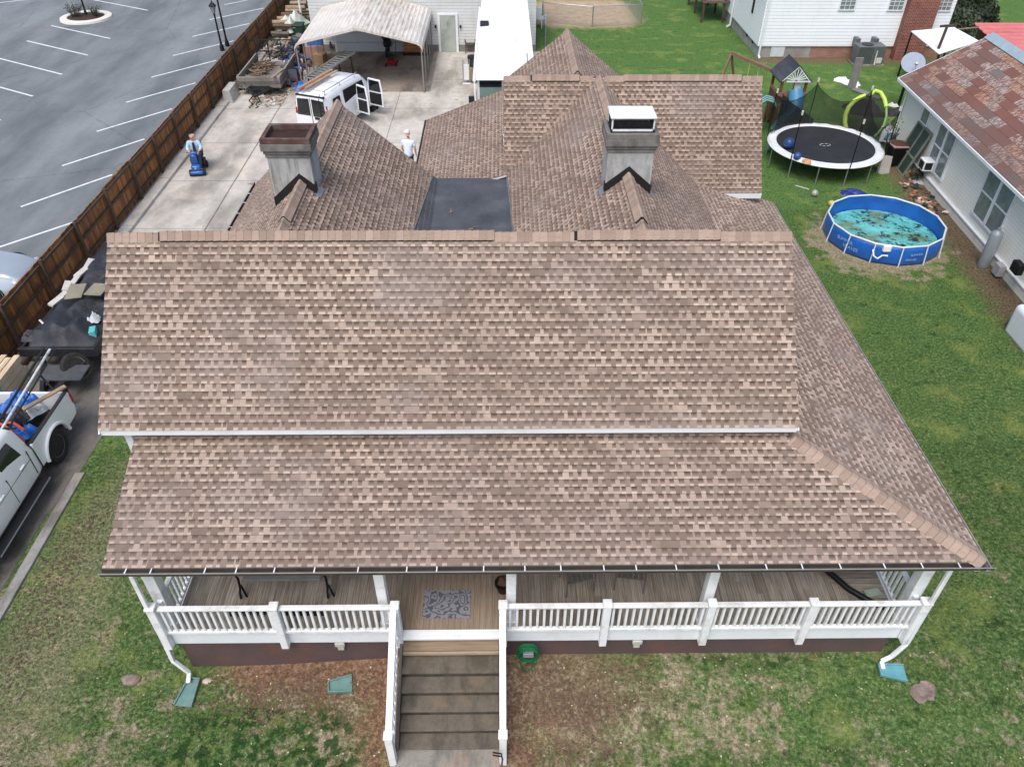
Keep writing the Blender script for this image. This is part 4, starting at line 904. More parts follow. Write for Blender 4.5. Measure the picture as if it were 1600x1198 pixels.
mb = MB(); mb.prism([(-.95, 32.44, 2.36), (1.25, 32.44, 2.36), (1.25, 32.25, 1.35), (-.95, 32.25, 1.35)], (0, .1, 0)); mb.build('windscreen', RVG, rv, bevel=.02)
mb = MB(); mb.box(-.98, 1.28, 32.15, 32.5, .4, 1.33); mb.build('front_panel', RVW, rv, bevel=.06)
mb = MB(); mb.tube([(-1.16, 32.45, 2.62), (-1.18, 38, 2.62), (-1.16, 43.9, 2.62)], .07, 10); mb.build('awning_roll', RVW, rv, smooth=True)
mb = MB(); mb.bar((-1.15, 32.5, 2.6), (-1.13, 32.5, .9), .05); mb.build('awning_arm', RVW, rv)
for (px, py, sx, sy, h, m) in ((757, 38, .42, .5, .10, BLP), (786, 16, .7, .3, .10, RVW), (793, 64, .7, .5, .16, RVW), (790, 103, .9, .1, .03, RVW), (784, 85, .25, .25, .08, RVW)):
    c = at(px, py, 2.95); mb = MB(); mb.box(c.x-sx/2, c.x+sx/2, c.y-sy/2, c.y+sy/2, 2.9, 2.95+h); mb.build('roof_vent', m, rv, bevel=.02)
c = at(824, 108, 2.9); mb = MB(); mb.tube([(c.x, c.y, 2.9), (c.x-.02, c.y+.1, 3.5)], .02, 6); mb.build('antenna', BLP, rv)
for x in (-1.05, 1.35):
    for y in (33.6, 41.5):
        mb = MB(); mb.T = Matrix.Translation((x-.1 if x > 0 else x+.1, y, .42)) @ Matrix.Rotation(pi/2, 4, 'Y'); mb.lathe((0, 0, 0), [(.25, -.13), (.42, -.13), (.42, .13), (.25, .13)], 22); mb.build('wheel', RUB, rv, smooth=True)
mb = MB(); mb.box(-1.42, -1.12, 32.5, 32.6, 1.5, 1.95); mb.build('mirror', BLP, rv, bevel=.04)
# things along the motorhome's left side
def chair(c, m, lab, rz=0., s=1., cat='chair'):
    t = local(thing('garden_chair', lab, cat, tuple(c), rz))
    mb = MB(); mb.box(-.26*s, .26*s, -.25*s, .25*s, .40*s, .46*s); build_local(mb, 'seat', m, t, bevel=.02)
    mb = MB(); mb.cbox((0, .27*s, .74*s), (.52*s, .06*s, .62*s), rx=.15); build_local(mb, 'backrest', m, t, bevel=.03)
    for sx in (-1, 1):
        mb = MB(); mb.box(sx*.27*s-.03, sx*.27*s+.03, -.26*s, .28*s, .58*s, .63*s); build_local(mb, 'armrest', m, t, bevel=.01)
        for sy in (-1, 1): mb = MB(); mb.bar((sx*.25*s, sy*.22*s, .6*s if sy < 0 else .42*s), (sx*.27*s, sy*.25*s, 0), .04*s); build_local(mb, 'leg', m, t)
    return t
chair(at(735, 82, 0), mat('brown_wicker', (78, 64, 54), .8, var=.4, scale=8), 'brown wicker armchair against the garage wall beside the motorhome', .1, 1.05)
c = at(738, 128, 0); t = thing('gas_grill', 'covered tan barbecue grill standing beside the motorhome', 'grill', tuple(c))
mb = MB(); mb.box(c.x-.1, c.x+.42, c.y-.3, c.y+.3, .15, .8); mb.build('cabinet', mat('tan_grill_body', (150, 126, 104), .6, var=.3), t, bevel=.03)
mb = MB(); mb.lathe((c.x+.16, c.y, .8), [(.32, 0), (.3, .14), (.2, .26), (.001, .3)], 16); mb.build('lid', BLP, t, smooth=True)
c = at(729, 132, 0); t = thing('hand_truck', 'pale grey upright hand truck beside the covered grill', 'hand truck', tuple(c))
mb = MB(); mb.tube([(c.x-.16, c.y+.1, .12), (c.x-.16, c.y+.25, 1.15), (c.x+.16, c.y+.25, 1.15), (c.x+.16, c.y+.1, .12)], .025, 8); mb.build('frame', SILV, t, smooth=True)
mb = MB(); mb.cbox((c.x, c.y+.19, .55), (.3, .04, .75), rx=-.13); mb.box(c.x-.2, c.x+.2, c.y-.15, c.y+.1, .03, .05); mb.build('plate', RVS, t)
c = at(738, 108, 0); t = thing('trash_can', 'small black lidded can beside the motorhome above the grill', 'trash can', tuple(c))
mb = MB(); mb.lathe(tuple(c), [(.2, 0), (.24, .6)], 16); mb.build('can_body', BLP, t, smooth=True); mb = MB(); mb.lathe((c.x, c.y, .6), [(.26, 0), (.24, .08), (.001, .14)], 16); mb.build('lid', BLP, t, smooth=True)
# ------------------------------------------------------------------ front left: pickup, loaded trailer, parked car, junk along the fence
LINER = mat('bed_liner_black', (40, 40, 42), .8, var=.3, scale=5, bump=.3)
tr = thing('pickup_truck', 'white pickup truck with a loaded bed parked on the dark driveway', 'pickup truck', (-11.6, 11, 0))
def arch_panel(x, sgn, y0, y1, zb, zt, cy, cz, r, th=.05):
    P = [(y0, zb)]; 
    a0 = math.asin((zb-cz)/r) if abs(zb-cz) < r else 0
    for i in range(13):
        a = pi-a0-(pi-2*a0)*i/12; P.append((cy+r*cos(a), cz+r*sin(a)))
    P += [(y1-.06, zb+.03), (y1, zb+.25), (y1, zt-.1), (y1-.04, zt), (y0, zt)]
    return [(x, y, z) for y, z in P]
for sx, x in ((1, -10.62), (-1, -12.58)):
    mb = MB(); mb.prism(arch_panel(x, sx, 12.36, 14.25, .5, 1.2, 13.12, .44, .53), (-.06*sx, 0, 0)); bp = mb.build('bed_side', CARW, tr, bevel=.02)
    mb = MB(); 
    q = [( -10.62+.03 if sx > 0 else -12.61, 13.12+.56*cos(a), .44+.56*sin(a)) for a in [pi*.02+pi*.96*i/14 for i in range(15)]]; mb.tube(q, .045, 8); mb.build('fender_flare', CARW, tr, smooth=True)
    mb = MB(); mb.box(min(x, x-.09*sx)-.0, max(x, x-.09*sx)+.0, 12.4, 14.22, 1.2, 1.235); mb.build('rail_cap', LINER, tr, bevel=.01)
    wheel(tr, (x-.14*sx, 13.12, .43), .43, .27, sx, localp=False); wheel(tr, (x-.14*sx, 9.2, .43), .43, .27, sx, localp=False)
    mb = MB(); mb.box(min(x-.08*sx, x-.4*sx), max(x-.08*sx, x-.4*sx), 12.65, 13.6, .62, .9); mb.build('wheel_well', LINER, tr, bevel=.04)
mb = MB(); mb.box(-12.5, -10.7, 12.36, 14.2, .6, .66); mb.box(-12.5, -10.7, 12.36, 12.42, .66, 1.2); mb.build('bed_floor', LINER, tr)
mb = MB(); mb.box(-12.5, -10.7, 14.17, 14.24, .6, 1.19); mb.build('tailgate', CARW, tr, bevel=.015)
mb = MB(); mb.box(-12.55, -10.65, 14.26, 14.44, .42, .6); mb.build('rear_bumper', CHR, tr, bevel=.03)
mb = MB(); mb.box(-10.74, -10.6, 14.2, 14.275, .85, 1.14); mb.build('tail_light', REDL, tr, bevel=.012)
C = []
for y, w, z0, z1, tum, rt in ((12.32, 1.94, .46, 1.74, .2, .12), (12.2, 1.96, .44, 1.83, .2, .14), (11.2, 1.98, .44, 1.88, .2, .14), (10.2, 1.98, .44, 1.84, .2, .14), (9.75, 1.98, .44, 1.7, .22, .16), (9.0, 1.98, .44, 1.24, .12, .12), (7.7, 1.94, .46, 1.14, .1, .12), (7.35, 1.84, .5, 1.02, .1, .1)): C.append(section(-11.6, w, z0, z1, y, tum, .08, rt))
mb = MB(); mb.loft(C); mb.build('cab', CARW, tr, smooth=True, auto=60)
for y0, y1 in ((11.3, 12.02), (10.35, 11.2)):
    mb = MB(); mb.prism([(-10.672, y0, 1.2), (-10.672, y1, 1.2), (-10.80, y1-.08, 1.68), (-10.80, y0+.04, 1.7)], (.03, 0, 0)); mb.build('side_window', CARG, tr, bevel=.012)
mb = MB()
for y in (12.12, 11.24, 10.28): mb.box(-10.625, -10.603, y-.006, y+.006, .55, 1.25)
mb.box(-10.616, -10.606, 9.9, 12.12, 1.0, 1.008); mb.build('door_seams', BLP, tr)
for y in (11.8, 10.9):
    mb = MB(); mb.box(-10.62, -10.575, y-.1, y+.08, 1.06, 1.1); mb.build('door_handle', CARW, tr, bevel=.012)
mb = MB(); mb.box(-11.0, -10.985+.6, 8.95, 9.0, .4, .41); 
mb = MB(); mb.box(-10.66, -10.42, 9.9, 12.15, .34, .40); st = mb.build('side_step', BLP, tr, bevel=.015)
mb = MB(); mb.tube([(-10.43, 9.9, .375), (-10.43, 12.15, .375)], .022, 8); mb.build('step_trim', CHR, st, smooth=True)
mb = MB(); mb.tube([(-10.68, 12.3, 1.3), (-10.62, 12.33, 1.1), (-10.6, 12.34, .5)], .012, 6); mb.build('cab_gap_strap', BLP, tr, smooth=True)
# --- cargo of the truck bed: each a thing
TB = mat('blue_tarp', (34, 104, 190), .45, var=.3, scale=3); TBD = mat('navy_cloth', (42, 56, 84), .8, var=.4, scale=4); GRYC = mat('grey_cloth', (70, 72, 78), .9, var=.35, scale=4); WBAG = mat('white_plastic_bag', (200, 206, 212), .5, var=.2); ORG = mat('orange_strap', (214, 84, 44), .6, var=.15)
def cloth(name, c, sx, sy, h, m, lab, cat, seed, rz=0., wr=5., group=None, lay=.0):
    """crumpled cloth or bag: a bumpy closed heap"""
    rg = random.Random(seed); N = 16; mb = MB(); ph = [rg.uniform(0, 6.28) for _ in range(6)]
    M = Matrix.Translation(c) @ Matrix.Rotation(rz, 4, 'Z'); mb.T = M; I = {}
    for i in range(N+1):
        for j in range(N+1):
            u, v = i/N*2-1, j/N*2-1; ed = max(0, 1-max(abs(u), abs(v))**4)
            z = h*ed*(.55+.2*sin(wr*u+ph[0]+1.5*v)+.2*sin(wr*1.3*v+ph[1]-u*2)+.12*sin(wr*2.3*(u+v)+ph[2])+rg.uniform(-.05, .05))
            k = 1+.12*sin(3*math.atan2(v, u)+ph[3])+.06*sin(7*math.atan2(v, u)+ph[4])
            rr = min(1, 1/max(1e-3, math.hypot(u, v)/max(abs(u), abs(v), 1e-3)))*.35+.65
            I[i, j] = mb.P((u*sx/2*k*rr, v*sy/2*k*rr, max(z, 0.0)+lay))
    for i in range(N):
        for j in range(N): mb.idx([I[i, j], I[i+1, j], I[i+1, j+1], I[i, j+1]])
    B = [I[i, 0] for i in range(N+1)]+[I[N, j] for j in range(1, N+1)]+[I[i, N] for i in range(N-1, -1, -1)]+[I[0, j] for j in range(N-1, 0, -1)]
    mb.idx(B)
    o = mb.build(name, m, smooth=True, auto=60); return tag(o, lab, cat, group)
cloth('tarp', at(30, 632, 1.05), .75, .7, .35, TB, 'bright blue crumpled tarp in the pickup bed nearest the tailgate', 'tarp', 3)
cloth('tarp', at(35, 678, 1.1), .55, .45, .25, TB, 'small blue cloth behind the pickup cab under the orange strap', 'tarp', 5)
cloth('duffel_bag', at(30, 655, 1.0), .5, .55, .4, GRYC, 'dark grey lumpy bag in the middle of the pickup bed', 'bag', 8)
cloth('duffel_bag', at(12, 668, 1.1), .5, .5, .42, TBD, 'navy cloth bag against the pickup cab', 'bag', 9)
cloth('plastic_bag', at(52, 646, .95), .6, .35, .3, WBAG, 'long white plastic bag lying beside the pale board in the pickup bed', 'bag', 11, rz=.9)
mb = MB(); a, b = at(38, 672, 1.35), at(-5, 650, 1.35); q = [a.lerp(b, k/6)+Vector((0, 0, .08*sin(k))) for k in range(7)]; mb.tube(q, .03, 6)
a, b = at(38, 690, 1.25), at(0, 660, 1.4); mb.tube([a.lerp(b, k/6)+Vector((0, 0, .05*sin(k*2))) for k in range(7)], .028, 6); tag(mb.build('ratchet_strap', ORG, smooth=True), 'orange ratchet straps tying down the load behind the pickup cab', 'strap')
mb = MB(); a, b = at(102, 603, 1.34), at(36, 640, 1.30); mb.bar(a, b, .11, .05); tag(mb.build('board', PINE, bevel=.005), 'pale new board sticking out over the right rear corner of the pickup bed', 'board')
t = thing('load_bar', 'white and black pole rack slanting up over the pickup bed towards the trailer', 'pole', tuple(at(0, 672, 0)))
a, b = at(-6, 685, 1.75), at(78, 546, 1.75); mb = MB(); mb.tube([a, b], .032, 10); mb.build('pole', mat('white_pipe', (214, 218, 222), .4, var=.2, dirt=(60, 60, 64), dirt_amt=.8, scale=5), t, smooth=True)
mb = MB(); o = Vector((.12, 0, -.02)); mb.tube([a+o, b+o], .02, 8); mb.tube([a-o*1.2, b-o*1.2], .03, 8); mb.build('dark_pole', BLP, t, smooth=True)
mb = MB(); c = at(62, 585, 1.6); e_ = at(86, 612, 1.25); mb.bar(c, e_, .04); mb.bar(a.lerp(b, .1), a.lerp(b, .1)-Vector((0, 0, 1.0)), .05); mb.bar(a.lerp(b, .1)-Vector((0.3, 0, .0)), a.lerp(b, .1)+Vector((.3, 0, 0)), .04); mb.build('bracket', BLP, t)

# --- big trailer with a tarped load
TRM = mat('trailer_black_steel', (44, 45, 48), .5, .3, var=.4, scale=4, dirt=(88, 84, 80), dirt_amt=.5)
t = thing('flatbed_trailer', 'black steel trailer behind the pickup carrying a load under a black tarp', 'trailer', (-11.9, 18.5, 0))
mb = MB(); mb.box(-12.85, -10.95, 16.35, 22.2, .62, .78); mb.build('deck', TRM, t, bevel=.01)
mb = MB(); mb.box(-12.92, -10.88, 16.22, 16.34, .72, .98); mb.build('front_rail', TRM, t, bevel=.01)
mb = MB(); mb.box(-12.9, -12.82, 16.34, 22.2, .78, .95); mb.build('side_rail', TRM, t, bevel=.01)
mb = MB(); mb.box(-10.98, -10.9, 16.34, 22.2, .78, .95); mb.build('side_rail', TRM, t, bevel=.01)
mb = MB(); mb.bar((-12.4, 16.3, .55), (-11.75, 14.75, .5), .1, .14); mb.bar((-11.2, 16.3, .55), (-11.6, 14.75, .5), .1, .14); mb.bar((-11.67, 15.1, .5), (-11.67, 14.5, .48), .09, .1); mb.build('tongue', TRM, t)
mb = MB(); mb.box(-12.15, -11.0, 15.35, 15.98, .60, .63); mb.build('tongue_plate', mat('grey_plate', (92, 94, 98), .6, .3, var=.35, scale=5), t)
mb = MB(); mb.tube([(-11.3, 15.1, .6), (-11.3, 15.1, .02)], .04, 8); mb.build('jack', TRM, t)
tl = Matrix.Rotation(radians(-38), 4, 'Z') @ Matrix.Rotation(radians(-28), 4, 'Y')
wheel(t, (-11.42, 16.02, .58), .36, .22, 1, STEEL, 6, 'spare_wheel', False, tl)
for x in (-12.75, -11.05):
    for y in (18.6, 19.5): wheel(t, (x, y, .36), .36, .22, 1 if x > -12 else -1, STEEL, 6, 'wheel', False)
TARP = mat('black_tarp', (50, 53, 60), .62, var=.6, scale=1.6, dirt=(118, 118, 116), dirt_amt=.5, bump=.4, spec=.35)
mb = MB(); I = {}; NX, NY = 26, 60
for i in range(NX+1):
    for j in range(NY+1):
        u, v = i/NX, j/NY; x = -12.82+1.9*u; y = 16.42+5.7*v
        k = sin(pi*min(1, u*1.0+.02))**.6; z = .86+k*(.26+.16*sin(3.1*v*2+1)+.12*sin(14*v+3*sin(6*u))*sin(7*u+5*v)+.10*sin(9*v+4*u))+.06*sin(17*u+11*v+2*sin(8*v))*k+.05*sin(31*v-13*u)*k+.03*abs(sin(40*u+9*sin(13*v)))+ru(-.015, .015)
        z += .16*max(0, 1-abs(v-.45)*4)*k
        fz = sm(v*14)*sm((1-v)*14); I[i, j] = mb.P((x, y, .80+(z-.80)*fz if fz < 1 else z))
for i in range(NX):
    for j in range(NY): mb.idx([I[i, j], I[i+1, j], I[i+1, j+1], I[i, j+1]])
tag(mb.build('load_tarp', TARP, smooth=True, recalc=False, solid=.01), 'black wrinkled tarp covering the trailer load by the fence', 'tarp')
# scraps showing round the tarp
CARD = mat('cardboard', (150, 122, 92), .9, var=.3, scale=4); FOAM = mat('white_scrap', (206, 202, 196), .8, var=.25, scale=6); OSB = mat('tan_sheet', (140, 134, 116), .8, var=.25, scale=3)
def box_obj(name, c, d, rz, m, lab, cat, rx=0., ry=0., bev=.006, group=None):
    mb = MB(); mb.cbox(tuple(c), d, rz, rx, ry); return tag(mb.build(name, m, bevel=bev), lab, cat, group)
for i, (px, py, dx, dy) in enumerate(((88, 470, .16, .5), (97, 462, .14, .4), (105, 447, .2, .5), (118, 437, .14, .45), (128, 425, .16, .6), (140, 412, .2, .5))):
    c = at(px, py, 1.0); box_obj('foam_scrap', c, (dx, dy, .08), ru(-.3, .3), FOAM, ('first', 'second', 'third', 'fourth', 'fifth', 'sixth')[i]+' torn white scrap from the front, between the black tarp and the fence', 'scrap', ry=.3, group='torn white scraps along the tarp edge')
box_obj('sheet', at(118, 455, 1.42), (.45, .75, .02), .2, OSB, 'tan board lying on the black tarp close to its fence edge', 'board')
box_obj('sheet', at(152, 452, 1.44), (.5, .6, .02), -.1, OSB, 'tan board lying on the black tarp nearest the house roof', 'board')
cloth('plastic_bag', at(148, 500, 1.1), .3, .3, .25, WBAG, 'round white bag at the house side of the tarped load', 'bag', 21)
box_obj('paint_bucket', at(146, 520, 1.0), (.16, .3, .25), .3, mat('teal_plastic', (96, 186, 190), .5, var=.2), 'teal and white container beside the tarped trailer load', 'container')
cloth('duffel_bag', at(52, 525, .95), .55, .5, .2, GRYC, 'dark crumpled sheet on the front fence corner of the trailer', 'bag', 23)
mb = MB(); mb.tube([at(62, 500, 1.25), at(68, 506, 1.2)], .03, 8); tag(mb.build('plastic_tube', FOAM, smooth=True), 'short white tube lying on the trailer front corner', 'tube')
# plank stack and pipe by the fence
NEWP = board_mat('new_pine', 'Y', .1, [(176, 150, 118), (206, 184, 152), (222, 204, 176), (232, 218, 196)], streak=20)
t = thing('lumber_stack', 'pale new lumber stack with teal wrap against the fence at the left edge', 'lumber', (-12.95, 15.2, 0))
for k in range(5):
    for j in range(4):
        x = -13.32+j*.17; y1 = 15.95-ru(0, .25)
        mb = MB(); mb.box(x, x+.15, 13.6, y1, .1+k*.19, .1+k*.19+.17); mb.build('board', NEWP, t, bevel=.005)
mb = MB(); mb.box(-13.33, -12.64, 14.4, 14.75, 1.045, 1.05); mb.box(-12.645, -12.64, 14.4, 14.75, .5, 1.05); mb.build('teal_wrap', mat('teal_plastic', (96, 186, 190)), t)
mb = MB(); mb.box(-13.3, -12.7, 14.0, 14.1, 0, .1); mb.box(-13.3, -12.7, 15.5, 15.6, 0, .1); mb.build('bearer', FP, t)
mb = MB(); mb.tube([at(-5, 618, .3), at(42, 553, .3)], .17, 16); tag(mb.build('pipe', mat('brown_grey_pipe', (96, 86, 78), .8, var=.4, scale=4), smooth=True), 'thick brown grey pipe lying between the lumber stack and the pickup', 'pipe')
box_obj('plywood_sheet', at(52, 590, .22), (1.0, 1.4, .03), 0, mat('dirty_plywood', (124, 120, 108), .85, var=.3, scale=2), 'dirty grey plywood sheet on the ground between pickup and trailer', 'plywood')

# --- grey car behind the fence
SG = mat('silver_grey_paint', (178, 190, 200), .22, .3, var=.06, spec=.6)
t = thing('parked_car', 'silver grey car at the left edge of the parking lot beyond the fence', 'car', (0, 0, 0))
def csec(yc, w, z0, z1, x, tum, rt): return [(x, yc+(px_+0), z) for px_, _, z in section(0, w, z0, z1, 0, tum, .08, rt)]
mb = MB(); mb.loft([csec(19.9, w, z0, z1, x, tum, rt) for x, w, z0, z1, tum, rt in ((-19.2, 1.7, .3, .9, .1, .1), (-19.0, 1.85, .25, 1.0, .12, .12), (-18.2, 1.9, .2, 1.05, .15, .12), (-17.5, 1.92, .2, 1.05, .18, .14), (-16.2, 1.92, .2, .98, .2, .16), (-15.5, 1.84, .22, .88, .22, .18), (-15.15, 1.62, .28, .72, .15, .15), (-15.0, 1.3, .34, .6, .1, .1))]); mb.build('body', SG, t, smooth=True, auto=60)
mb = MB(); mb.loft([csec(19.9, w, .95, z1, x, .22, .14) for x, w, z1 in ((-19.0, 1.5, 1.05), (-18.5, 1.6, 1.4), (-17.4, 1.6, 1.42), (-16.6, 1.5, 1.05))]); mb.build('cabin', CARG, t, smooth=True)
for y in (19.02, 20.78):
    for x in (-18.4, -15.95):
        M = Matrix.Translation((x, y, .33)) @ Matrix.Rotation(pi/2, 4, 'X'); mb = MB(); mb.T = M; mb.lathe((0, 0, 0), [(.2, -.11), (.33, -.1), (.33, .1), (.2, .11)], 22); w_ = mb.build('wheel', RUB, t, smooth=True)
        mb = MB(); mb.T = M; mb.lathe((0, 0, 0), [(.4, -.1), (.4, .1)], 22); mb.build('wheel_arch', DK, t, smooth=True)
        mb = MB(); mb.T = M
        for k in range(7): a = k*2*pi/7; mb.bar((0, 0, .1), (.2*cos(a), .2*sin(a), .1), .05, .02)
        mb.build('rim', CHR, w_)
for y in (19.25, 20.55):
    mb = MB(); mb.blob((-15.2, y, .62), .16, 2, 0, (.7, 1, .6)); mb.build('headlight', mat('headlight_lens', (200, 206, 210), .1, .2, spec=.9), t, smooth=True)

t.location = (0.25, .85, 0)
# --- concrete block, small utility trailer, log pile and junk along the fence
BLK_ = mat('concrete_block_pale', (186, 184, 178), .9, var=.25, scale=4, dirt=(120, 116, 108), dirt_amt=.6, bump=.3)
mb = MB(); mb.prism([(-13.5, 37.1, 0), (-13.0, 37.1, 0), (-13.08, 37.1, .62), (-13.42, 37.1, .62)], (0, 1.25, 0)); tag(mb.build('concrete_block', BLK_, bevel=.03), 'pale concrete block standing by the fence in front of the grey trailer', 'concrete block')
GW = board_mat('grey_weathered_wood', 'X', .14, [(84, 80, 74), (116, 112, 106), (142, 138, 130), (160, 156, 148)], horizontal=True)
t = thing('utility_trailer', 'small grey wooden utility trailer with a raised mesh gate beside the fence', 'trailer', (-11.8, 39.5, 0))
mb = MB(); mb.box(-12.9, -10.9, 38.2, 41.9, .42, .5); mb.build('floor', GW, t)
for a in ((-12.95, -10.85, 38.12, 38.2), (-12.95, -12.87, 38.2, 41.9), (-10.93, -10.85, 38.2, 41.9)):
    mb = MB(); mb.box(a[0], a[1], a[2], a[3], .38, .92); mb.build('side_board', GW, t, bevel=.005)
mb = MB(); 
for x in (-12.9, -12.25, -11.57, -10.9): mb.bar((x, 41.95, .45), (x, 41.98, 1.55), .05)
mb.bar((-12.92, 41.98, 1.55), (-10.88, 41.98, 1.55), .05); mb.bar((-12.92, 41.97, 1.0), (-10.88, 41.97, 1.0), .04); mb.build('tailgate', TRM, t)
mb = MB()
for i in range(14): z = .5+i*.075; mb.bar((-12.9, 41.96, z), (-10.9, 41.96, z), .012)
mb.build('gate_mesh', TRM, t)
mb = MB(); mb.bar((-12.5, 38.2, .4), (-11.9, 37.0, .36), .09); mb.bar((-11.3, 38.2, .4), (-11.9, 37.0, .36), .09); mb.box(-12.4, -11.4, 38.0, 38.12, .3, .5); mb.build('tongue', TRM, t)
mb = MB(); 
for s_ in (-.12, .12): mb.tube([(-11.9+s_, 37.1, .34), (-11.9+s_*2.2, 36.9, .2), (-11.9+s_*.6, 36.75, .08), (-11.9+s_*1.8, 36.55, .03), (-11.9+s_, 36.4, .02)], .03, 6)
mb.build('safety_chain', IRON, t, smooth=True)
for x in (-13.08, -10.72):
    mb = MB(); mb.T = Matrix.Translation((x, 40.2, .36)) @ Matrix.Rotation(pi/2, 4, 'Y'); mb.lathe((0, 0, 0), [(.2, -.1), (.36, -.1), (.36, .1), (.2, .1)], 20); mb.build('wheel', RUB, t, smooth=True)
mb = MB(); a, b = at(425, 122, .98), at(442, 108, .98); mb.bar(a, b, .1, .05); tag(mb.build('board', PINE, bevel=.004), 'pale board lying along the edge of the grey utility trailer', 'board')
def debris(name, n, area, zr, sizes, mats, lab, cat, seed, tilt=.5):
    """a heap nobody could count: split wood, rubble or brush as one heap"""
    rg = random.Random(seed); mb = MB()
    for i in range(n):
        mb.use(rg.choice(mats)); x = rg.uniform(area[0], area[1]); y = rg.uniform(area[2], area[3])
        cx, cy = (area[0]+area[1])/2, (area[2]+area[3])/2; k = max(0, 1-((x-cx)/(area[1]-area[0])*2)**2*.7-((y-cy)/(area[3]-area[2])*2)**2*.5)
        z = rg.uniform(0, zr*k)+.04; d = [rg.uniform(a, b) for a, b in sizes]
        mb.cbox((x, y, z), d, rg.uniform(-tilt, tilt) if tilt < 1 else rg.uniform(0, 6.28), rg.uniform(-.25, .25), rg.uniform(-.3, .3))
    o = mb.build(name, None); return tag(o, lab, cat, kind='stuff')
WD1 = mat('split_wood_brown', (112, 90, 74), .9, var=.4, scale=6); WD2 = mat('split_wood_pale', (164, 146, 124), .9, var=.35, scale=6); WD3 = mat('split_wood_grey', (112, 106, 104), .9, var=.35, scale=6); JK1 = mat('junk_dark', (50, 50, 54), .8, var=.4, scale=5); JK2 = mat('junk_slate', (84, 92, 104), .7, var=.4, scale=5)
# log pile: individual rows of logs
for r_ in range(10):
    for q_ in range(5):
        y = 47.0+r_*.82+ru(-.1, .1); L = ru(.5, .75); x = -13.3+ru(-.1, .25); z = .12+q_*.2; rr_ = ru(.08, .12)
        mb = MB(); mb.tube([(x, y+ru(-.1, .1)+(q_ % 2)*.2, z), (x+L+.45, y+ru(-.1, .1)+(q_ % 2)*.2, z+ru(-.05, .05))], rr_, 7); o = tag(mb.build('log', random.choice([WD1, WD2, WD3, WD1])), 'split log in the woodpile, '+('bottom', 'second', 'middle', 'fourth', 'top')[q_]+' layer of the '+('nearest', 'second', 'third', 'fourth', 'fifth', 'sixth', 'seventh', 'eighth', 'ninth', 'farthest')[r_]+' row', 'log', 'logs of the woodpile')
debris('scrap_wood', 70, (-13.4, -12.3, 44.4, 47.0), .35, ((.08, .16), (.6, 1.5), (.03, .06)), [WD2, FOAM, WD3], 'pale scrap boards piled by the fence behind the utility trailer', 'scrap wood', 3, .25)
debris('scrap_heap', 160, (-12.2, -10.9, 43.4, 47.6), .6, ((.1, .4), (.1, .4), (.05, .25)), [JK1, JK2, JK1, WD3], 'dark blue grey scrap heap between the utility trailer and the carport', 'scrap heap', 4, 9)
debris('rubble_heap', 110, (-13.45, -12.6, 38.9, 41.0), .5, ((.1, .3), (.1, .3), (.06, .18)), [WD3, mat('rubble_tan', (140, 118, 100), .9), FOAM], 'rubble and old boards heaped between the utility trailer and the fence', 'rubble', 5, 9)
debris('carport_clutter', 170, (-11.6, -10.4, 39.4, 43.2), .75, ((.1, .35), (.1, .4), (.08, .3)), [JK1, JK2, mat('junk_maroon', (110, 64, 62), .8, var=.3), WD3, mat('junk_blue', (56, 96, 160), .6, var=.3), FOAM], 'household clutter heaped at the left legs of the carport', 'clutter', 6, 9)
debris('trailer_brush', 120, (-12.85, -12.0, 38.4, 41.6), .3, ((.02, .04), (.4, 1.1), (.02, .04)), [WD1, TWIG, WD2], 'dry brush lying in the grey utility trailer', 'brush', 8, 9)
bpy.data.objects['trailer_brush'].location.z = .48
debris('wood_chips', 90, (-12.2, -10.6, 36.6, 39.0), .04, ((.05, .16), (.05, .2), (.02, .04)), [WD2, FOAM, CARD], 'scattered wood chips and scraps on the concrete near the small trailer', 'scraps', 9, 9)
cloth('tarp', at(458, 42, .5), 1.2, 2.4, .9, mat('pale_tarp', (206, 214, 206), .5, var=.15), 'pale white tarp draped over the woodpile end beside the green bin', 'tarp', 31, rz=-.3)
mb = MB(); c = at(461, 62, 0); mb.box(c.x-.6, c.x+.6, c.y-.4, c.y+.4, 0, .8); mb.box(c.x-.64, c.x+.64, c.y-.44, c.y+.44, .8, .88); tag(mb.build('green_bin', mat('dark_green_bin', (30, 62, 50), .6, var=.3), bevel=.03), 'dark green bin under the pale tarp beside the carport', 'bin')
box_obj('crate', at(468, 76, .3), (.9, .6, .6), 0, IRON, 'black wire crate left of the carport roof', 'crate')
mb = MB(); a = at(474, 46, 0); mb.tube([a, (a.x, a.y, 1.6)], .06, 10); tag(mb.build('white_post', WHT, smooth=True), 'short white post standing left of the carport roof', 'post')
mb = MB(); c = at(430, 82, .05); mb.box(c.x-.9, c.x+1.6, c.y-.5, c.y+.4, .03, .12); tag(mb.build('white_sheet', FOAM, bevel=.01), 'white panel lying on the ground behind the trailer gate', 'panel')
cloth('tarp', at(474, 136, .35), .8, .8, .25, TB, 'blue tarp bundle on the clutter left of the white van', 'tarp', 33)
box_obj('plastic_bin', at(492, 66, .9), (.8, .6, .6), .1, mat('bin_blue', (62, 112, 184), .4, var=.25), 'blue plastic bin stacked under the left side of the carport', 'bin')
box_obj('cardboard_box', at(492, 80, .45), (1.0, .8, .7), .2, mat('box_pinkish', (168, 132, 120), .9, var=.3), 'large faded cardboard box under the left side of the carport', 'box')
box_obj('cardboard_box', at(500, 92, .3), (.6, .6, .55), -.2, CARD, 'brown cardboard box next to the ladder under the carport', 'box')
cloth('plastic_bag', at(518, 72, .2), .7, .8, .9, JK1, 'tall black bag heap under the carport by the garage door', 'bag', 37)
t = thing('dark_screen', 'black framed panel standing beside the clutter left of the van', 'panel', tuple(at(459, 133, 0)))
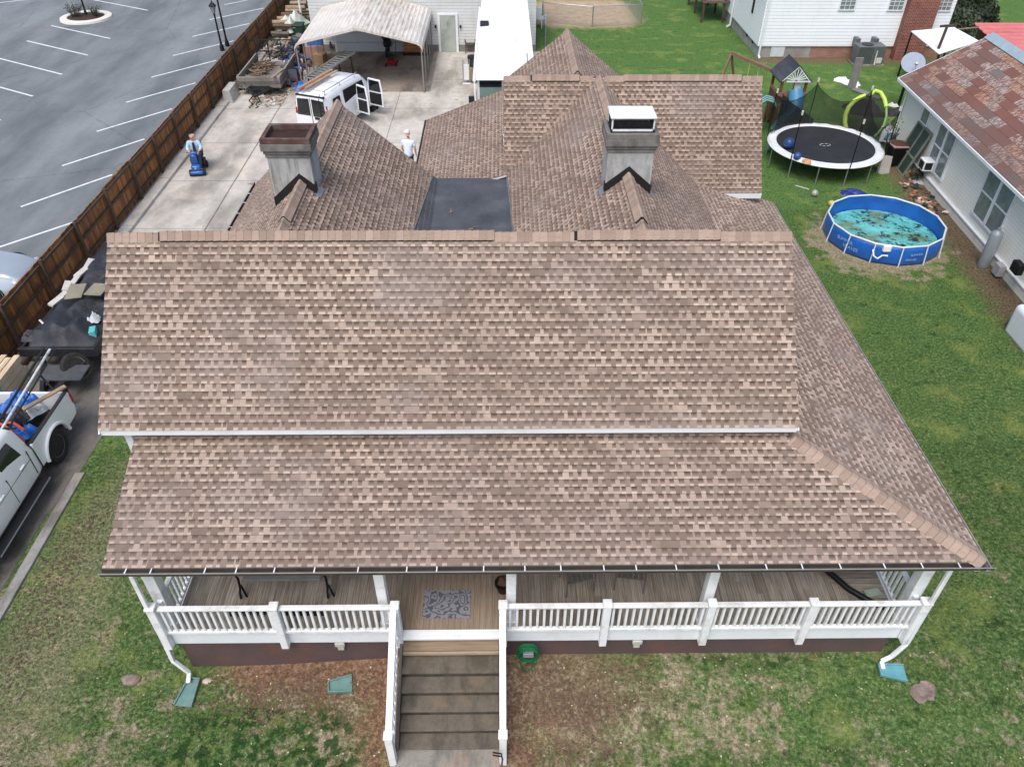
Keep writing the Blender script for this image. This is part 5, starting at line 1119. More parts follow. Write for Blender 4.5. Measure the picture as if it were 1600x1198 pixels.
c = at(459, 133, 0); mb = MB(); mb.box(c.x-.32, c.x+.32, c.y-.03, c.y+.03, .0, .85); mb.build('frame', IRON, t, bevel=.01)
mb = MB(); mb.box(c.x-.27, c.x+.27, c.y-.04, c.y-.032, .06, .8); mb.build('panel', JK2, t)
# ------------------------------------------------------------------ right neighbour with the old slate-coloured roof
def rn_roof_mat():
    s = NT('patched_metal_shingle'); P = s.tc.outputs['Object']; x, y, z = s.sep(P); e = .33
    k = s.ma('DIVIDE', z, e*.49); row = s.ma('FLOOR', k); fr = s.ma('FRACT', k)
    k2 = s.ma('ADD', s.ma('DIVIDE', y, .8), s.ma('MULTIPLY', row, .5)); c = s.ma('FLOOR', k2); fc = s.ma('FRACT', k2)
    w = s.white(s.comb(row, c, 1.)); w2 = s.white(s.comb(row, c, 7.)); n = s.noise(P, 1.0, 5, .7); n2 = s.noise(P, 7., 5, .75, stretch=(1, 3.5, .7)); big = s.noise(P, .45, 4, off=(3, 1, 2))
    col = s.ramp(w, [(0, lin((112, 76, 66))), (.4, lin((124, 82, 70))), (.8, lin((116, 80, 70))), (.92, lin((112, 94, 88))), (.99, lin((116, 112, 110)))])
    edge = s.range(z, 2.6, 3.4, .9, 0.); col = s.mix(s.ma('MULTIPLY', s.range(n, .38, .55, .5, 1.), edge), col, lin((98, 90, 86)))
    col = s.mix(s.range(big, .5, .66, 0., .45), col, lin((104, 96, 92)))
    tan = s.ma('MULTIPLY', s.range(n2, .5, .55), s.ma('GREATER_THAN', w2, .45)); col = s.mix(s.ma('MULTIPLY', tan, s.range(edge, 0., 1., .9, .15)), col, s.ramp(w2, [(.4, lin((196, 156, 122))), (1, lin((186, 182, 178)))]))
    g = s.ma('MAXIMUM', s.ma('LESS_THAN', fr, .06), s.ma('MULTIPLY', s.ma('LESS_THAN', fc, .02), .3)); col = s.mix(s.ma('MULTIPLY', g, .65), col, lin((58, 50, 46)))
    s.bump(s.ma('SUBTRACT', n2, g), .5, .015); return s.fin(col, .7)
RNR = rn_roof_mat(); RNS = siding_mat('cream_siding', (240, 239, 230), .12, (200, 196, 178), .2)
WGL = mat('curtained_glass', (128, 138, 138), .15, var=.4, scale=3, spec=.8)
rn = local(thing('neighbour_house', 'low cream sided house with a patched rust red and grey roof at the right edge', 'house', (17.0, 32.0, 0), radians(-2.9)))
mb = MB(); mb.box(0, 6.2, -19, 0, .34, 2.72); mb.face([(0, 0, 2.72), (6.2, 0, 2.72), (3.1, 0, 4.35)]); mb.face([(0, -19, 2.72), (6.2, -19, 2.72), (3.1, -19, 4.35)]); build_local(mb, 'wall', RNS, rn)
mb = MB(); mb.box(-.07, 6.2, -19.0, .02, -.5, .33); build_local(mb, 'skirt_wall', siding_mat('skirt_siding', (210, 210, 200), .13, (160, 150, 130), .5), rn)
mb = MB(); mb.box(-.1, 0, -19, .02, .33, .37); build_local(mb, 'water_table', WHT, rn)
mb = MB()
for xa, za, xb, zb in ((-.42, 2.76, 2.72, 4.52), (6.6, 2.76, 2.72, 4.52)): 
    n_ = 24; mb.prism([(xa, .35, za), (xb, .35, zb), (xb, .35, zb-.07), (xa, .35, za-.07)], (0, -19.8, 0))
build_local(mb, 'roof', RNR, rn)
mb = MB(); mb.prism([(2.42, .37, 4.39), (2.72, .37, 4.56), (3.02, .37, 4.39), (2.72, .37, 4.60)], (0, -19.8, 0)); build_local(mb, 'ridge_cap', mat('pale_metal_cap', (186, 204, 210), .4, .4, var=.2), rn)
mb = MB(); mb.box(-.47, -.42, -19.4, .37, 2.64, 2.74); mb.bar((-.43, .36, 2.71), (2.72, .36, 4.46), .03, .1); mb.box(-.42, 0, -19, .3, 2.66, 2.68); build_local(mb, 'fascia', WHT, rn)
def rwin(y0, y1, z0, z1, mid=True, dbl=False):
    mb = MB(); mb.box(-.035, .01, y0, y1, z0, z1); w = build_local(mb, 'window', WGL, rn)
    mb = MB(); t = .07
    for a in ((y0-t, y0, z0-t, z1+t), (y1, y1+t, z0-t, z1+t), (y0, y1, z1, z1+t), (y0, y1, z0-t, z0), (y0, y1, (z0+z1)/2-.025, (z0+z1)/2+.025)): mb.box(-.06, .005, *a)
    if dbl: mb.box(-.065, .004, (y0+y1)/2-.07, (y0+y1)/2+.07, z0, z1)
    build_local(mb, 'window_frame', WHT, rn).parent = w
    return w
rwin(-2.45, -1.85, 1.2, 2.4); rwin(-4.95, -3.55, .72, 2.42, dbl=True); rwin(-9.6, -7.75, .8, 2.45, dbl=True); rwin(-13.0, -11.9, .9, 2.4)
mb = MB(); mb.box(-.42, 0, -4.15, -3.65, .66, 1.05); ac = build_local(mb, 'window_air_conditioner', RVW, rn, bevel=.015)
mb = MB(); mb.box(-.425, -.42, -4.1, -3.7, .7, 1.0); mb.box(-.38, -.1, -4.155, -4.15, .72, 1.0); build_local(mb, 'grille', BLP, rn).parent = ac
mb = MB(); 
for y in [-.6-1.35*i for i in range(14)]: mb.box(-.5, -.42, y, y+.02, 2.73, 2.75)
build_local(mb, 'gutter_strap', WHT, rn)
mb = MB(); mb.tube([(-.12, -.12, 2.6), (-.12, -.12, .1)], .04, 8); build_local(mb, 'downspout', WHT, rn)
GB = mat('gas_cylinder_grey', (150, 158, 164), .45, .2, var=.15, scale=3)
mb = MB(); c = Vector((16.12, 21.95, 0)); mb.lathe(tuple(c), [(.17, 0), (.19, .06), (.19, 1.15), (.15, 1.26), (.06, 1.32), (.06, 1.4), (.001, 1.4)], 18); tag(mb.build('gas_cylinder', GB, smooth=True), 'tall grey gas cylinder against the cream house wall by the pool', 'gas cylinder')
box_obj('meter_box', (16.2, 21.25, .28), (.22, .34, .36), -.05, mat('meter_grey', (160, 158, 162), .6, var=.2), 'small grey box at the foot of the cream wall below the gas cylinder', 'meter')
box_obj('mailbox', at(1590, 418, .95), (.22, .42, .36), -.05, IRON, 'black box fixed to the cream wall at the right edge', 'box', bev=.03)
mb = MB(); mb.box(14.95, 17.6, 14.2, 18.35, -.1, .95); tag(mb.build('white_tank', mat('smooth_white', (226, 232, 238), .5, var=.05), bevel=.16, seg=4), 'large smooth white box-shaped tank at the bottom right corner of the cream house', 'tank')

# ------------------------------------------------------------------ white house behind the yard
NBS = siding_mat('bright_white_siding', (240, 244, 248), .17, (200, 204, 206), .2); NBF = mat('parged_foundation', (158, 158, 154), .9, var=.3, scale=1.2, dirt=(124, 92, 74), dirt_amt=.55, bump=.3)
NBB = brick_mat('foundation_brick', (140, 98, 80), (160, 118, 98), (170, 150, 136)); CHB = brick_mat('chimney_brick', (112, 54, 44), (140, 72, 56), (176, 150, 138), .21, .075)
nb = thing('white_house', 'bright white sided house with a red brick chimney behind the playset', 'house', (19.3, 48, 0))
mb = MB(); mb.box(14.2, 24.45, 44.2, 53, .62, 4.3); mb.build('wall', NBS, nb)
mb = MB(); mb.box(14.28, 17.2, 44.28, 52.9, -.1, .62); mb.build('foundation', NBF, nb)
mb = MB(); mb.box(17.2, 24.4, 44.28, 52.9, -.1, .615); mb.build('foundation', NBB, nb)
mb = MB(); mb.prism([(13.8, 43.8, 4.3), (13.8, 53.4, 4.3), (13.8, 48.6, 6.6)], (11.1, 0, 0)); mb.build('roof', mat('grey_roof', (96, 94, 92), .9, var=.3, scale=2), nb)
mb = MB(); mb.prism([(21.75, 43.75, 0), (23.35, 43.75, 0), (23.35, 43.75, 5.5), (21.75, 43.75, 5.5)], (0, .5, 0)); mb.build('chimney', CHB, nb)
for x0_, x1_, z0_ in ((18.2, 18.98, 2.52), (20.85, 21.6, 2.5), (23.5, 24.2, 2.48)):
    mb = MB(); mb.box(x0_, x1_, 44.17, 44.21, z0_, 3.7); w_ = mb.build('window', WGL, nb)
    mb = MB(); xm = (x0_+x1_)/2
    for a in ((x0_-.06, x0_, z0_-.06, 3.76), (x1_, x1_+.06, z0_-.06, 3.76), (x0_, x1_, z0_-.06, z0_)): mb.box(a[0], a[1], 44.14, 44.2, a[2], a[3])
    for k in (1, 2): mb.box(x0_+(x1_-x0_)*k/3-.012, x0_+(x1_-x0_)*k/3+.012, 44.15, 44.175, z0_, 3.7)
    for k in range(1, 6): mb.box(x0_, x1_, 44.15, 44.174, z0_+.2*k-.012, z0_+.2*k+.012)
    mb.build('window_frame', WHT, w_)
mb = MB(); mb.box(14.16, 14.2, 46.2, 46.5, 1.8, 2.8); mb.build('window', CARG, nb)
for y in (45.4, 46.7):
    mb = MB(); mb.box(14.25, 14.29, y, y+.25, .42, .58); mb.build('foundation_vent', IRON, nb)
mb = MB(); mb.bar((14.32, 44.12, 4.2), (14.32, 44.12, .12), .09); mb.bar((14.32, 44.12, .15), (14.32, 43.9, .06), .09); mb.build('downspout', WHT, nb)
mb = MB(); mb.bar((14.12, 50.2, 4.2), (14.12, 50.2, .12), .09); mb.bar((14.12, 50.2, .15), (13.9, 50.1, .06), .09); mb.build('downspout', WHT, nb)
mb = MB(); mb.box(15.0, 15.75, 44.24, 44.27, .05, .6); mb.build('painted_patch', mat('white_patch', (206, 212, 214), .8, var=.2), nb)
t = thing('wooden_deck', 'brown raised wooden deck at the far side of the bright white house', 'deck', (13.2, 53, 0))
mb = MB(); mb.box(12.5, 14.2, 51.2, 56, 1.15, 1.27); mb.build('deck_boards', mat('deck_brown', (110, 90, 84), .85, var=.3, scale=3), t)
for x in (12.6, 13.9):
    for y in (51.3, 53.5, 55.6):
        mb = MB(); mb.bar((x, y, 0), (x, y, 1.9), .12); mb.build('post', FP, t)
mb = MB(); mb.bar((12.6, 51.3, 1.85), (12.6, 56, 1.85), .08); mb.build('handrail', FP, t)
# air conditioner
AGY = mat('hvac_grey', (104, 110, 112), .5, .3, var=.15, scale=2)
t = thing('air_conditioner', 'large grey air conditioning unit on a slab beside the bright white house', 'air conditioner', (20.0, 43.6, 0))
mb = MB(); mb.box(19.15, 20.85, 42.7, 43.75, 0, .08); mb.build('slab', CONC_WORN, t)
mb = MB(); mb.box(19.25, 20.75, 42.8, 43.65, .08, 1.0); cb = mb.build('cabinet', AGY, t, bevel=.02)
mb = MB(); mb.lathe((19.85, 43.2, 1.0), [(.3, .005), (.3, .03), (.001, .03)], 24, cap=False); mb.build('fan_grille', IRON, t)
mb = MB()
for i in range(9): mb.box(19.3+i*.09, 19.35+i*.09, 42.79, 42.8, .15, .95)
mb.build('louvres', mat('hvac_dark', (70, 74, 76), .6), t)
mb = MB(); mb.box(20.35, 20.65, 42.74, 42.8, .15, .42); mb.build('label_plate', FOAM, t)
mb = MB(); mb.tube([(20.28, 42.76, .8), (20.28, 42.74, .3), (20.24, 42.6, .1)], .03, 8); mb.build('pipe', FOAM, t, smooth=True)
for x in (19.4, 20.4): mb = MB(); mb.box(x, x+.22, 43.68, 44.2, .75, 1.15); mb.build('duct', AGY, t)
# bushes
LEAF1 = mat('bush_leaf_dark', (42, 56, 32), .75, var=.6, scale=4); LEAF2 = mat('bush_leaf_grey', (76, 88, 66), .75, var=.5, scale=4); BARK = mat('bark', (72, 58, 46), .9, var=.3, scale=6)
def bush(c, r, h, n, m, lab):
    t = thing('bush', lab, 'bush', tuple(c)); c = Vector(c); mb = MB()
    for i in range(n):
        a = ru(0, 2*pi); b = math.acos(ru(-.1, 1)); k = ru(.72, 1.04)*(1+.12*sin(3*a+2*b)); p = c+Vector((r*k*cos(a)*sin(b), r*k*sin(a)*sin(b), .08+h*k*max(0.05, cos(b))))
        u = Vector((ru(-1, 1), ru(-1, 1), ru(-1, 1))).normalized()*.09; v = u.cross(Vector((ru(-1, 1), ru(-1, 1), ru(-1, 1)))).normalized()*.06; mb.face([p-u, p+v, p+u, p-v])
    mb.build('foliage', m, t, recalc=False); mb = MB()
    for i in range(6): a = i; mb.tube([c, c+Vector((r*.5*cos(a), r*.5*sin(a), h*.6))], [.04, .01], 5)
    mb.blob((c.x, c.y, h*.42), 1, 2, .06, (r*.78, r*.78, h*.42)); mb.build('branches', LEAF1, t)
bush(at(1512, 34, 0), 1.5, 1.5, 3800, LEAF1, 'dark green rounded bush behind the corner of the bright white house')
bush(at(1496, 50, 0), 1.1, 1.2, 2600, LEAF2, 'smaller grey green bush beside the white canopy')
# white canopy, post, red shed roof
t = thing('canopy', 'flat white canopy between the bright white house and the patched roof', 'canopy', (22.2, 39.6, 0))
mb = MB(); q = [at(1423, 50, 2.2), at(1467, 86, 2.2), at(1530, 66, 2.2), at(1490, 44, 2.2)]; mb.prism([tuple(p) for p in q], (0, 0, .05)); mb.build('roof', RVW, t, bevel=.01)
for p in q: mb = MB(); mb.bar((p.x*.97+22.2*.03, p.y*.97+39.6*.03, 0), (p.x*.97+22.2*.03, p.y*.97+39.6*.03, 2.2), .07); mb.build('post', IRON, t)
t = thing('service_pole', 'thin brown wooden pole with a short crossbar standing on the white canopy', 'pole', (20.98, 38.15, 2.2))
mb = MB(); mb.tube([(21.0, 38.15, 2.25), (21.08, 38.2, 3.25)], .07, 8); mb.build('pole', FP, t, smooth=True); mb = MB(); mb.bar((20.75, 38.2, 3.24), (21.5, 38.2, 3.3), .09); mb.build('crossbar', FP, t)
RC = mat('red_corrugated', (206, 118, 116), .5, var=.15, scale=2, dirt=(150, 84, 84), dirt_amt=.5)
t = thing('red_shed', 'shed with a faded red ribbed metal roof beyond the patched roof', 'shed', (26.5, 40.5, 0))
mb = MB(); R_ = []
N = 40
for i in range(N+1):
    y = 37.5+5.1*i/N; R_.append([(24.0+.9*(i/N)+.0, y, 2.2+(.05 if i % 5 == 0 else 0)), (30.5, y, 2.2+(.05 if i % 5 == 0 else 0))])
mb.loft([[r[0] for r in R_], [r[1] for r in R_]], cap=False, closed=False); mb.build('roof', RC, t, solid=.03)
mb = MB(); mb.box(25.1, 30.3, 37.7, 42.4, 0, 2.15); mb.build('wall', FP, t)
mb = MB(); mb.bar(at(1497, 46, 1.4), at(1549, 41, 1.4), .06); mb.bar((at(1497, 46, 1.4).x, at(1497, 46, 1.4).y, 0), at(1497, 46, 1.4), .06); p = at(1549, 41, 1.4); mb.bar((p.x, p.y, 0), p, .08); tag(mb.build('rail_fence', PINE), 'single pale rail between the white canopy and the red roofed shed', 'fence')
# satellite dish
t = thing('satellite_dish', 'round blue grey satellite dish on a dark post behind the patched roof corner', 'satellite dish', (19.2, 36.6, 0))
T_ = Matrix.Translation((19.1, 36.45, 2.05)) @ Matrix.Rotation(radians(42), 4, 'X') @ Matrix.Rotation(radians(-12), 4, 'Y')
mb = MB(); mb.T = T_; mb.lathe((0, 0, 0), [(0.001, 0), (.2, .02), (.38, .07), (.52, .13)], 26); mb.build('dish', mat('dish_grey', (136, 148, 164), .5, .2, var=.1), t, smooth=True, solid=.012)
mb = MB(); mb.T = T_; mb.tube([(0, -.5, .12), (0, -.3, .5)], .02, 6); mb.cbox((0, -.28, .52), (.1, .1, .12)); mb.build('receiver_arm', FOAM, t)
mb = MB(); mb.bar((19.12, 36.55, 0), (19.12, 36.55, 2.0), .1); mb.build('post', IRON, t)

# ------------------------------------------------------------------ wire fence pen
WIRE = NT('chain_link'); P_ = WIRE.tc.outputs['Object']; x_, y_, z_ = WIRE.sep(P_)
u_ = WIRE.ma('ADD', x_, y_); a_ = WIRE.ma('ABSOLUTE', WIRE.ma('SUBTRACT', WIRE.ma('FRACT', WIRE.ma('MULTIPLY', WIRE.ma('ADD', u_, z_), 12.)), .5)); b_ = WIRE.ma('ABSOLUTE', WIRE.ma('SUBTRACT', WIRE.ma('FRACT', WIRE.ma('MULTIPLY', WIRE.ma('SUBTRACT', u_, z_), 12.)), .5))
g_ = WIRE.ma('MAXIMUM', WIRE.ma('GREATER_THAN', a_, .44), WIRE.ma('GREATER_THAN', b_, .44)); WIRE.put(WIRE.b.inputs['Alpha'], g_); WIRE = WIRE.fin(lin((150, 158, 160)), .5, .3)
t = thing('wire_fence', 'grey chain link fence round the sandy dog run at the top of the yard', 'fence', (5.5, 51, 0))
pts = [(2.5, 46.0), (2.55, 51.3), (5.6, 50.3), (8.7, 50.9), (8.5, 54.5), (8.0, 59)]
for i, (p, q) in enumerate(zip(pts, pts[1:])):
    mb = MB(); mb.face([(*p, 0), (*q, 0), (*q, 1.15), (*p, 1.15)]); mb.build('mesh_panel', WIRE, t, recalc=False)
    mb = MB(); mb.tube([(*p, 1.16), (*q, 1.16)], .022, 6); mb.build('top_rail', SILV, t)
for p in pts: mb = MB(); mb.tube([(*p, 0), (*p, 1.22)], .035, 8); mb.build('post', SILV, t)
chair(at(843, 42, 0), RVW, 'white plastic garden chair by the chain link fence corner', 2.6, 1.1)

# ------------------------------------------------------------------ pool
PB = mat('pool_blue_vinyl', (36, 104, 190), .4, var=.22, scale=1.6, dirt=(24, 76, 160), dirt_amt=.6); PF = mat('pool_frame_white', (214, 222, 230), .35, var=.1)
WAT = NT('pool_water'); P_ = WAT.tc.outputs['Object']; n1 = WAT.noise(P_, .9, 6, .65, stretch=(1, 1.3, 1)); n2 = WAT.noise(P_, 3.4, 6, .72); n3 = WAT.noise(P_, 2.2, 5, .7, off=(4, 2, 0))
c_ = WAT.ramp(n1, [(.34, lin((120, 206, 206))), (.5, lin((92, 176, 170))), (.62, lin((110, 130, 96)))])
c_ = WAT.mix(WAT.ma('MULTIPLY', WAT.range(n2, .48, .54), WAT.range(n3, .44, .54)), c_, lin((44, 50, 40))); WAT = WAT.fin(c_, .12, spec=.6)
pcx, pcy, pr = 13.38, 23.85, 1.93
pool = thing('swimming_pool', 'round blue above-ground pool with white frame and algae-stained water', 'pool', (pcx, pcy, 0))
n = 14; V = [(pcx+pr*cos(2*pi*(k+.3)/n), pcy+pr*sin(2*pi*(k+.3)/n)) for k in range(n)]
mb = MB()
for k in range(n):
    (ax, ay), (bx, by) = V[k], V[(k+1) % n]; S_ = 6
    for j in range(S_):
        for i in range(6):
            def W_(s, z): 
                bow = .05*sin(pi*z/.68)*sin(pi*s)*1.2; cx_, cy_ = ax+(bx-ax)*s, ay+(by-ay)*s; d_ = math.hypot(cx_-pcx, cy_-pcy); return (cx_+(cx_-pcx)/d_*bow, cy_+(cy_-pcy)/d_*bow, z)
            mb.face([W_(j/S_, .68*i/6), W_((j+1)/S_, .68*i/6), W_((j+1)/S_, .68*(i+1)/6), W_(j/S_, .68*(i+1)/6)])
mb.build('liner_wall', PB, pool, smooth=True, solid=.015, recalc=False, weld=True)
mb = MB(); mb.tube([(x, y, .70) for x, y in V], .032, 8, closed=True); mb.build('top_rail', PF, pool, smooth=True, auto=80)
for k in range(n):
    x, y = V[k]; d_ = math.hypot(x-pcx, y-pcy); ox, oy = (x-pcx)/d_, (y-pcy)/d_; mb = MB(); mb.tube([(x+ox*.02, y+oy*.02, .70), (x+ox*.1, y+oy*.1, .0)], .022, 8); mb.build('leg', PF, pool, smooth=True)
mb = MB(); mb.lathe((pcx, pcy, .15), [(pr*.965, 0), (.001, 0)], 40); mb.build('water', WAT, pool)
a0 = math.atan2(21.95-pcy, 12.75-pcx); 
mb = MB(); a = at(1386, 388, .62); b = at(1388, 398, .4); mb.cbox(a, (.26, .12, .22)); mb.build('skimmer', RVW, pool, bevel=.02)
mb = MB(); mb.tube([at(1364, 390, .5), at(1365, 400, .34), at(1371, 404, .28), at(1379, 399, .36), at(1387, 400, .36)], .03, 8); mb.build('filter_hose', PF, pool, smooth=True)
# printed words on the vinyl
def text(name, s_, size, loc, rot, m, parent=None, ext=.002):
    c = bpy.data.curves.new(name, 'FONT'); c.body = s_; c.size = size; c.extrude = ext; c.align_x = 'CENTER'; o = bpy.data.objects.new(name, c); COL.objects.link(o)
    me = bpy.data.meshes.new_from_object(o); bpy.data.objects.remove(o); o = bpy.data.objects.new(name, me); COL.objects.link(o); me.materials.append(m); o.rotation_euler = rot; o.location = Vector(loc)-(WL(parent) if parent else Vector()); o.parent = parent; return o
PW = mat('print_white', (150, 180, 214), .5)
for (px, py), wd, sz in (((1333, 373), 'SUMMER', .17), ((1334, 381), 'WAVES', .17), ((1424, 394), 'SUMMER', .12), ((1424, 400), 'WAVES', .12)):
    c = at(px, py, .4); an = math.atan2(c.y-pcy, c.x-pcx); rr_ = pr+.075; z = .42 if wd == 'SUMMER' else .24
    text('lettering', wd, sz, (pcx+rr_*cos(an), pcy+rr_*sin(an), z), (pi/2, 0, an+pi/2), PW, pool)
# ------------------------------------------------------------------ trampoline
tx, ty, tR = 13.26, 30.1, 2.24
t = thing('trampoline', 'large round trampoline with white edge pad and partly hanging black net', 'trampoline', (tx, ty, 0))
mb = MB(); mb.lathe((tx, ty, .84), [(tR-.30, 0), (tR-.26, .04), (tR, .04), (tR+.06, -.03), (tR+.04, -.06)], 60, cap=False); mb.build('edge_pad', mat('pad_white', (224, 228, 230), .5, var=.12, dirt=(150, 150, 146), dirt_amt=.4), t, smooth=True)
mb = MB(); mb.lathe((tx, ty, .83), [(tR-.27, 0), (1.2, -.02), (.001, -.03)], 60, cap=False); jm = mb.build('jump_mat', mat('trampoline_mat', (36, 38, 42), .75, var=.3, scale=2, dirt=(62, 64, 68), dirt_amt=.5), t, smooth=True)
mb = MB()
for k in range(8):
    a = k*pi/4+.15; mb.bar((tx+.22*cos(a), ty+.12*sin(a), .815), (tx+.22*cos(a+.5), ty+.12*sin(a+.5), .815), .018, .006)
mb.build('centre_mark', WHT, jm)
angs = [radians(a) for a in (-142, -85, -25, 35, 90, 155)]; tops = []
for a in angs:
    x, y = tx+(tR+.08)*cos(a), ty+(tR+.08)*sin(a); mb = MB(); mb.tube([(x, y, .78), (x+.02*cos(a), y, 2.6)], .022, 8); o = mb.build('net_pole', IRON, t, smooth=True); tops.append(Vector((x, y, 2.55)))
    mb = MB(); mb.tube([(x, y, 2.58), (x, y, 2.74)], .04, 8); mb.build('pole_cap', FOAM, o, smooth=True)
for a in [radians(k) for k in (-142, -113, -85, -55, -25, 5, 35, 62, 90, 122, 155, 185)]:
    x, y = tx+(tR-.02)*cos(a), ty+(tR-.02)*sin(a); mb = MB(); mb.tube([(x, y, .8), (x, y, .02)], .024, 8); mb.build('leg', SILV, t, smooth=True)
NETM = NT('black_net'); P_ = NETM.tc.outputs['Object']; NETM.put(NETM.b.inputs['Alpha'], NETM.range(NETM.noise(P_, .8, 3), .35, .7, .55, .75)); NETM = NETM.fin(lin((18, 20, 20)), .9)
NETD = NT('black_net_folded'); NETD.b.inputs['Alpha'].default_value = .88; NETD = NETD.fin(lin((24, 26, 28)), .9)
def net(i, j, sag, m, z0=.86, top=None):
    A, B = tops[i], tops[j]; aa = math.atan2(A.y-ty, A.x-tx); ab = math.atan2(B.y-ty, B.x-tx)
    while ab-aa > pi: ab -= 2*pi
    while ab-aa < -pi: ab += 2*pi
    mb = MB(); N = 16; I = {}
    for u in range(N+1):
        s_ = u/N; a = aa+(ab-aa)*s_; tp = A.lerp(B, s_); zt = 2.5-sag*sin(pi*s_)**.8
        for v in range(7):
            f = v/6; bx, by = tx+(tR-.05)*cos(a), ty+(tR-.05)*sin(a); wv = .04*sin(s_*23)*(1-f)
            I[u, v] = mb.P((bx*(1-f)+tp.x*f+wv, by*(1-f)+tp.y*f+wv, z0+(zt-z0)*f))
    for u in range(N):
        for v in range(6): mb.idx([I[u, v], I[u+1, v], I[u+1, v+1], I[u, v+1]])
    mb.build('net_panel', m, t, smooth=True, recalc=False); mb = MB(); mb.tube([mb_ for mb_ in [Vector(mb_) for mb_ in [A.lerp(B, u/N)*1 for u in range(N+1)]]][:0] or [(A.lerp(B, u/N).x, A.lerp(B, u/N).y, 2.5-sag*sin(pi*u/N)**.8) for u in range(N+1)], .012, 5); mb.build('net_edge', IRON, t)
net(4, 3, .55, NETM); net(5, 4, .45, NETM); net(3, 2, 1.0, NETM)
c = at(1240, 183, 1.3); mb = MB(); I = {}
for u in range(9):
    for v in range(7):
        a = radians(150-8*u); zz = .88+(1.7*(1-u/9))*v/6; I[u, v] = mb.P((tx+(tR-.12+.06*sin(u*2.1))*cos(a), ty+(tR-.12)*sin(a), zz))
for u in range(8):
    for v in range(6): mb.idx([I[u, v], I[u+1, v], I[u+1, v+1], I[u, v+1]])
mb.build('net_bunched', NETD, t, smooth=True, recalc=False)
def ball(name, c, r, m, lab): mb = MB(); mb.lathe(tuple(c), [(0.001, -r)]+[(r*cos(a), r*sin(a)) for a in [radians(k) for k in range(-75, 90, 15)]]+[(0.001, r)], 20); return tag(mb.build(name, m, smooth=True), lab, 'ball')
NAVY = mat('ball_blue', (34, 66, 116), .4, var=.3)
ball('ball', at(1233, 224, 1.05), .22, NAVY, 'larger blue ball on the trampoline mat'); ball('ball', at(1246, 244, .98), .15, mat('ball_blue_pale', (50, 84, 140), .4, var=.5), 'smaller blue and white ball near the trampoline edge')
cloth('toy', at(1261, 254, .92), .34, .3, .16, mat('toy_orange', (206, 150, 112), .6, var=.4), 'crumpled pale orange toy on the near edge pad of the trampoline', 'toy', 41)
ball('ball', at(1201, 233, .12), .13, mat('ball_green', (54, 140, 116), .3, var=.2), 'small green ball on the grass left of the trampoline')
ball('ball', at(1299, 318, .1), .12, mat('ball_yellow', (206, 186, 92), .5, var=.2), 'small yellow ball on the grass left of the pool')
ball('ball', at(1273, 302, .12), .13, mat('ball_white_black', (170, 172, 168), .5, var=.8, scale=7), 'black and white ball on the grass in front of the trampoline')
cloth('blue_float', at(1332, 301, 0), .95, .5, .14, mat('deep_blue', (32, 48, 130), .5, var=.4), 'dark blue sheet on the grass between trampoline and pool', 'float', 43)
for i, (p, q, lab) in enumerate((((1243, 290), (1264, 296), 'white stick lying on the grass in front of the trampoline'), )):
    mb = MB(); mb.tube([at(*p, .03), at(*q, .03)], .02, 6); tag(mb.build('stick', FOAM), lab, 'stick')
# ------------------------------------------------------------------ playset
CED = mat('cedar_stain', (110, 72, 54), .8, var=.35, scale=5); CEDL = mat('cedar_pale', (138, 108, 88), .85, var=.3, scale=5); PRF = board_mat('playset_roof', 'Y', .16, [(38, 42, 50), (56, 60, 68), (68, 73, 82), (88, 92, 100)], streak=6)
ps = thing('playset', 'wooden playset tower with black gable roof and white sunburst gable', 'playset', (12.7, 34.2, 0))
for x in (12.15, 13.2):
    for y in (33.5, 34.75): mb = MB(); mb.bar((x, y, 0), (x, y, 2.3), .1); mb.build('post', CED, ps)
mb = MB(); mb.box(12.08, 13.28, 33.42, 34.85, 1.2, 1.28); mb.build('platform', CEDL, ps)
mb = MB(); mb.box(12.1, 13.3, 33.40, 33.45, 1.62, 1.78); mb.box(12.08, 12.13, 33.45, 34.8, 1.62, 1.74); mb.box(13.24, 13.29, 33.45, 34.8, 1.62, 1.74); mb.build('railing', CEDL, ps)
mb = MB()
for i in range(6): mb.box(12.08, 12.12, 33.6+i*.2, 33.68+i*.2, .35, 1.62)
mb.build('side_slats', CED, ps)
mb = MB(); mb.box(12.3, 12.75, 33.38, 33.42, .2, 1.9); mb.build('climbing_board', CEDL, ps); mb = MB(); mb.box(12.72, 13.0, 33.5, 33.55, 1.8, 2.22); mb.build('curtain', FOAM, ps)
rx, e0, e1 = 12.68, 11.98, 13.38
for sx, ex in ((-1, e0), (1, e1)):
    mb = MB(); mb.prism([(ex, 33.35, 2.22), (rx, 33.35, 2.92), (rx, 33.35, 2.96), (ex-.02*sx*-1, 33.35, 2.26)], (0, 1.55, 0)); mb.build('roof', PRF, ps)
mb = MB(); yv = 33.36
mb.box(e0+.3, e1-.05, yv, yv+.03, 2.24, 2.30)
for k in range(9):
    a = radians(18+18*k); L = min(.6*abs(1/max(.2, sin(a)))*.9, .62*1.0/max(.3, abs(cos(a))*1.0+sin(a)*.75)); mb.bar((rx, yv+.015, 2.3), (rx+L*cos(a), yv+.015, 2.3+L*sin(a)*.85), .035, .03)
mb.bar((e0+.1, yv+.02, 2.28), (rx, yv+.02, 2.88), .05, .03); mb.bar((e1-.1, yv+.02, 2.28), (rx, yv+.02, 2.88), .05, .03); mb.build('sunburst_gable', WHT, ps)
SLB = mat('slide_blue', (72, 134, 168), .35, var=.2, scale=1.5); SLG = mat('slide_teal', (60, 138, 134), .4, var=.25, scale=1.5); SLS = mat('slide_green', (34, 84, 70), .5, var=.2); SLL = mat('slide_pale', (150, 196, 186), .5, var=.2)
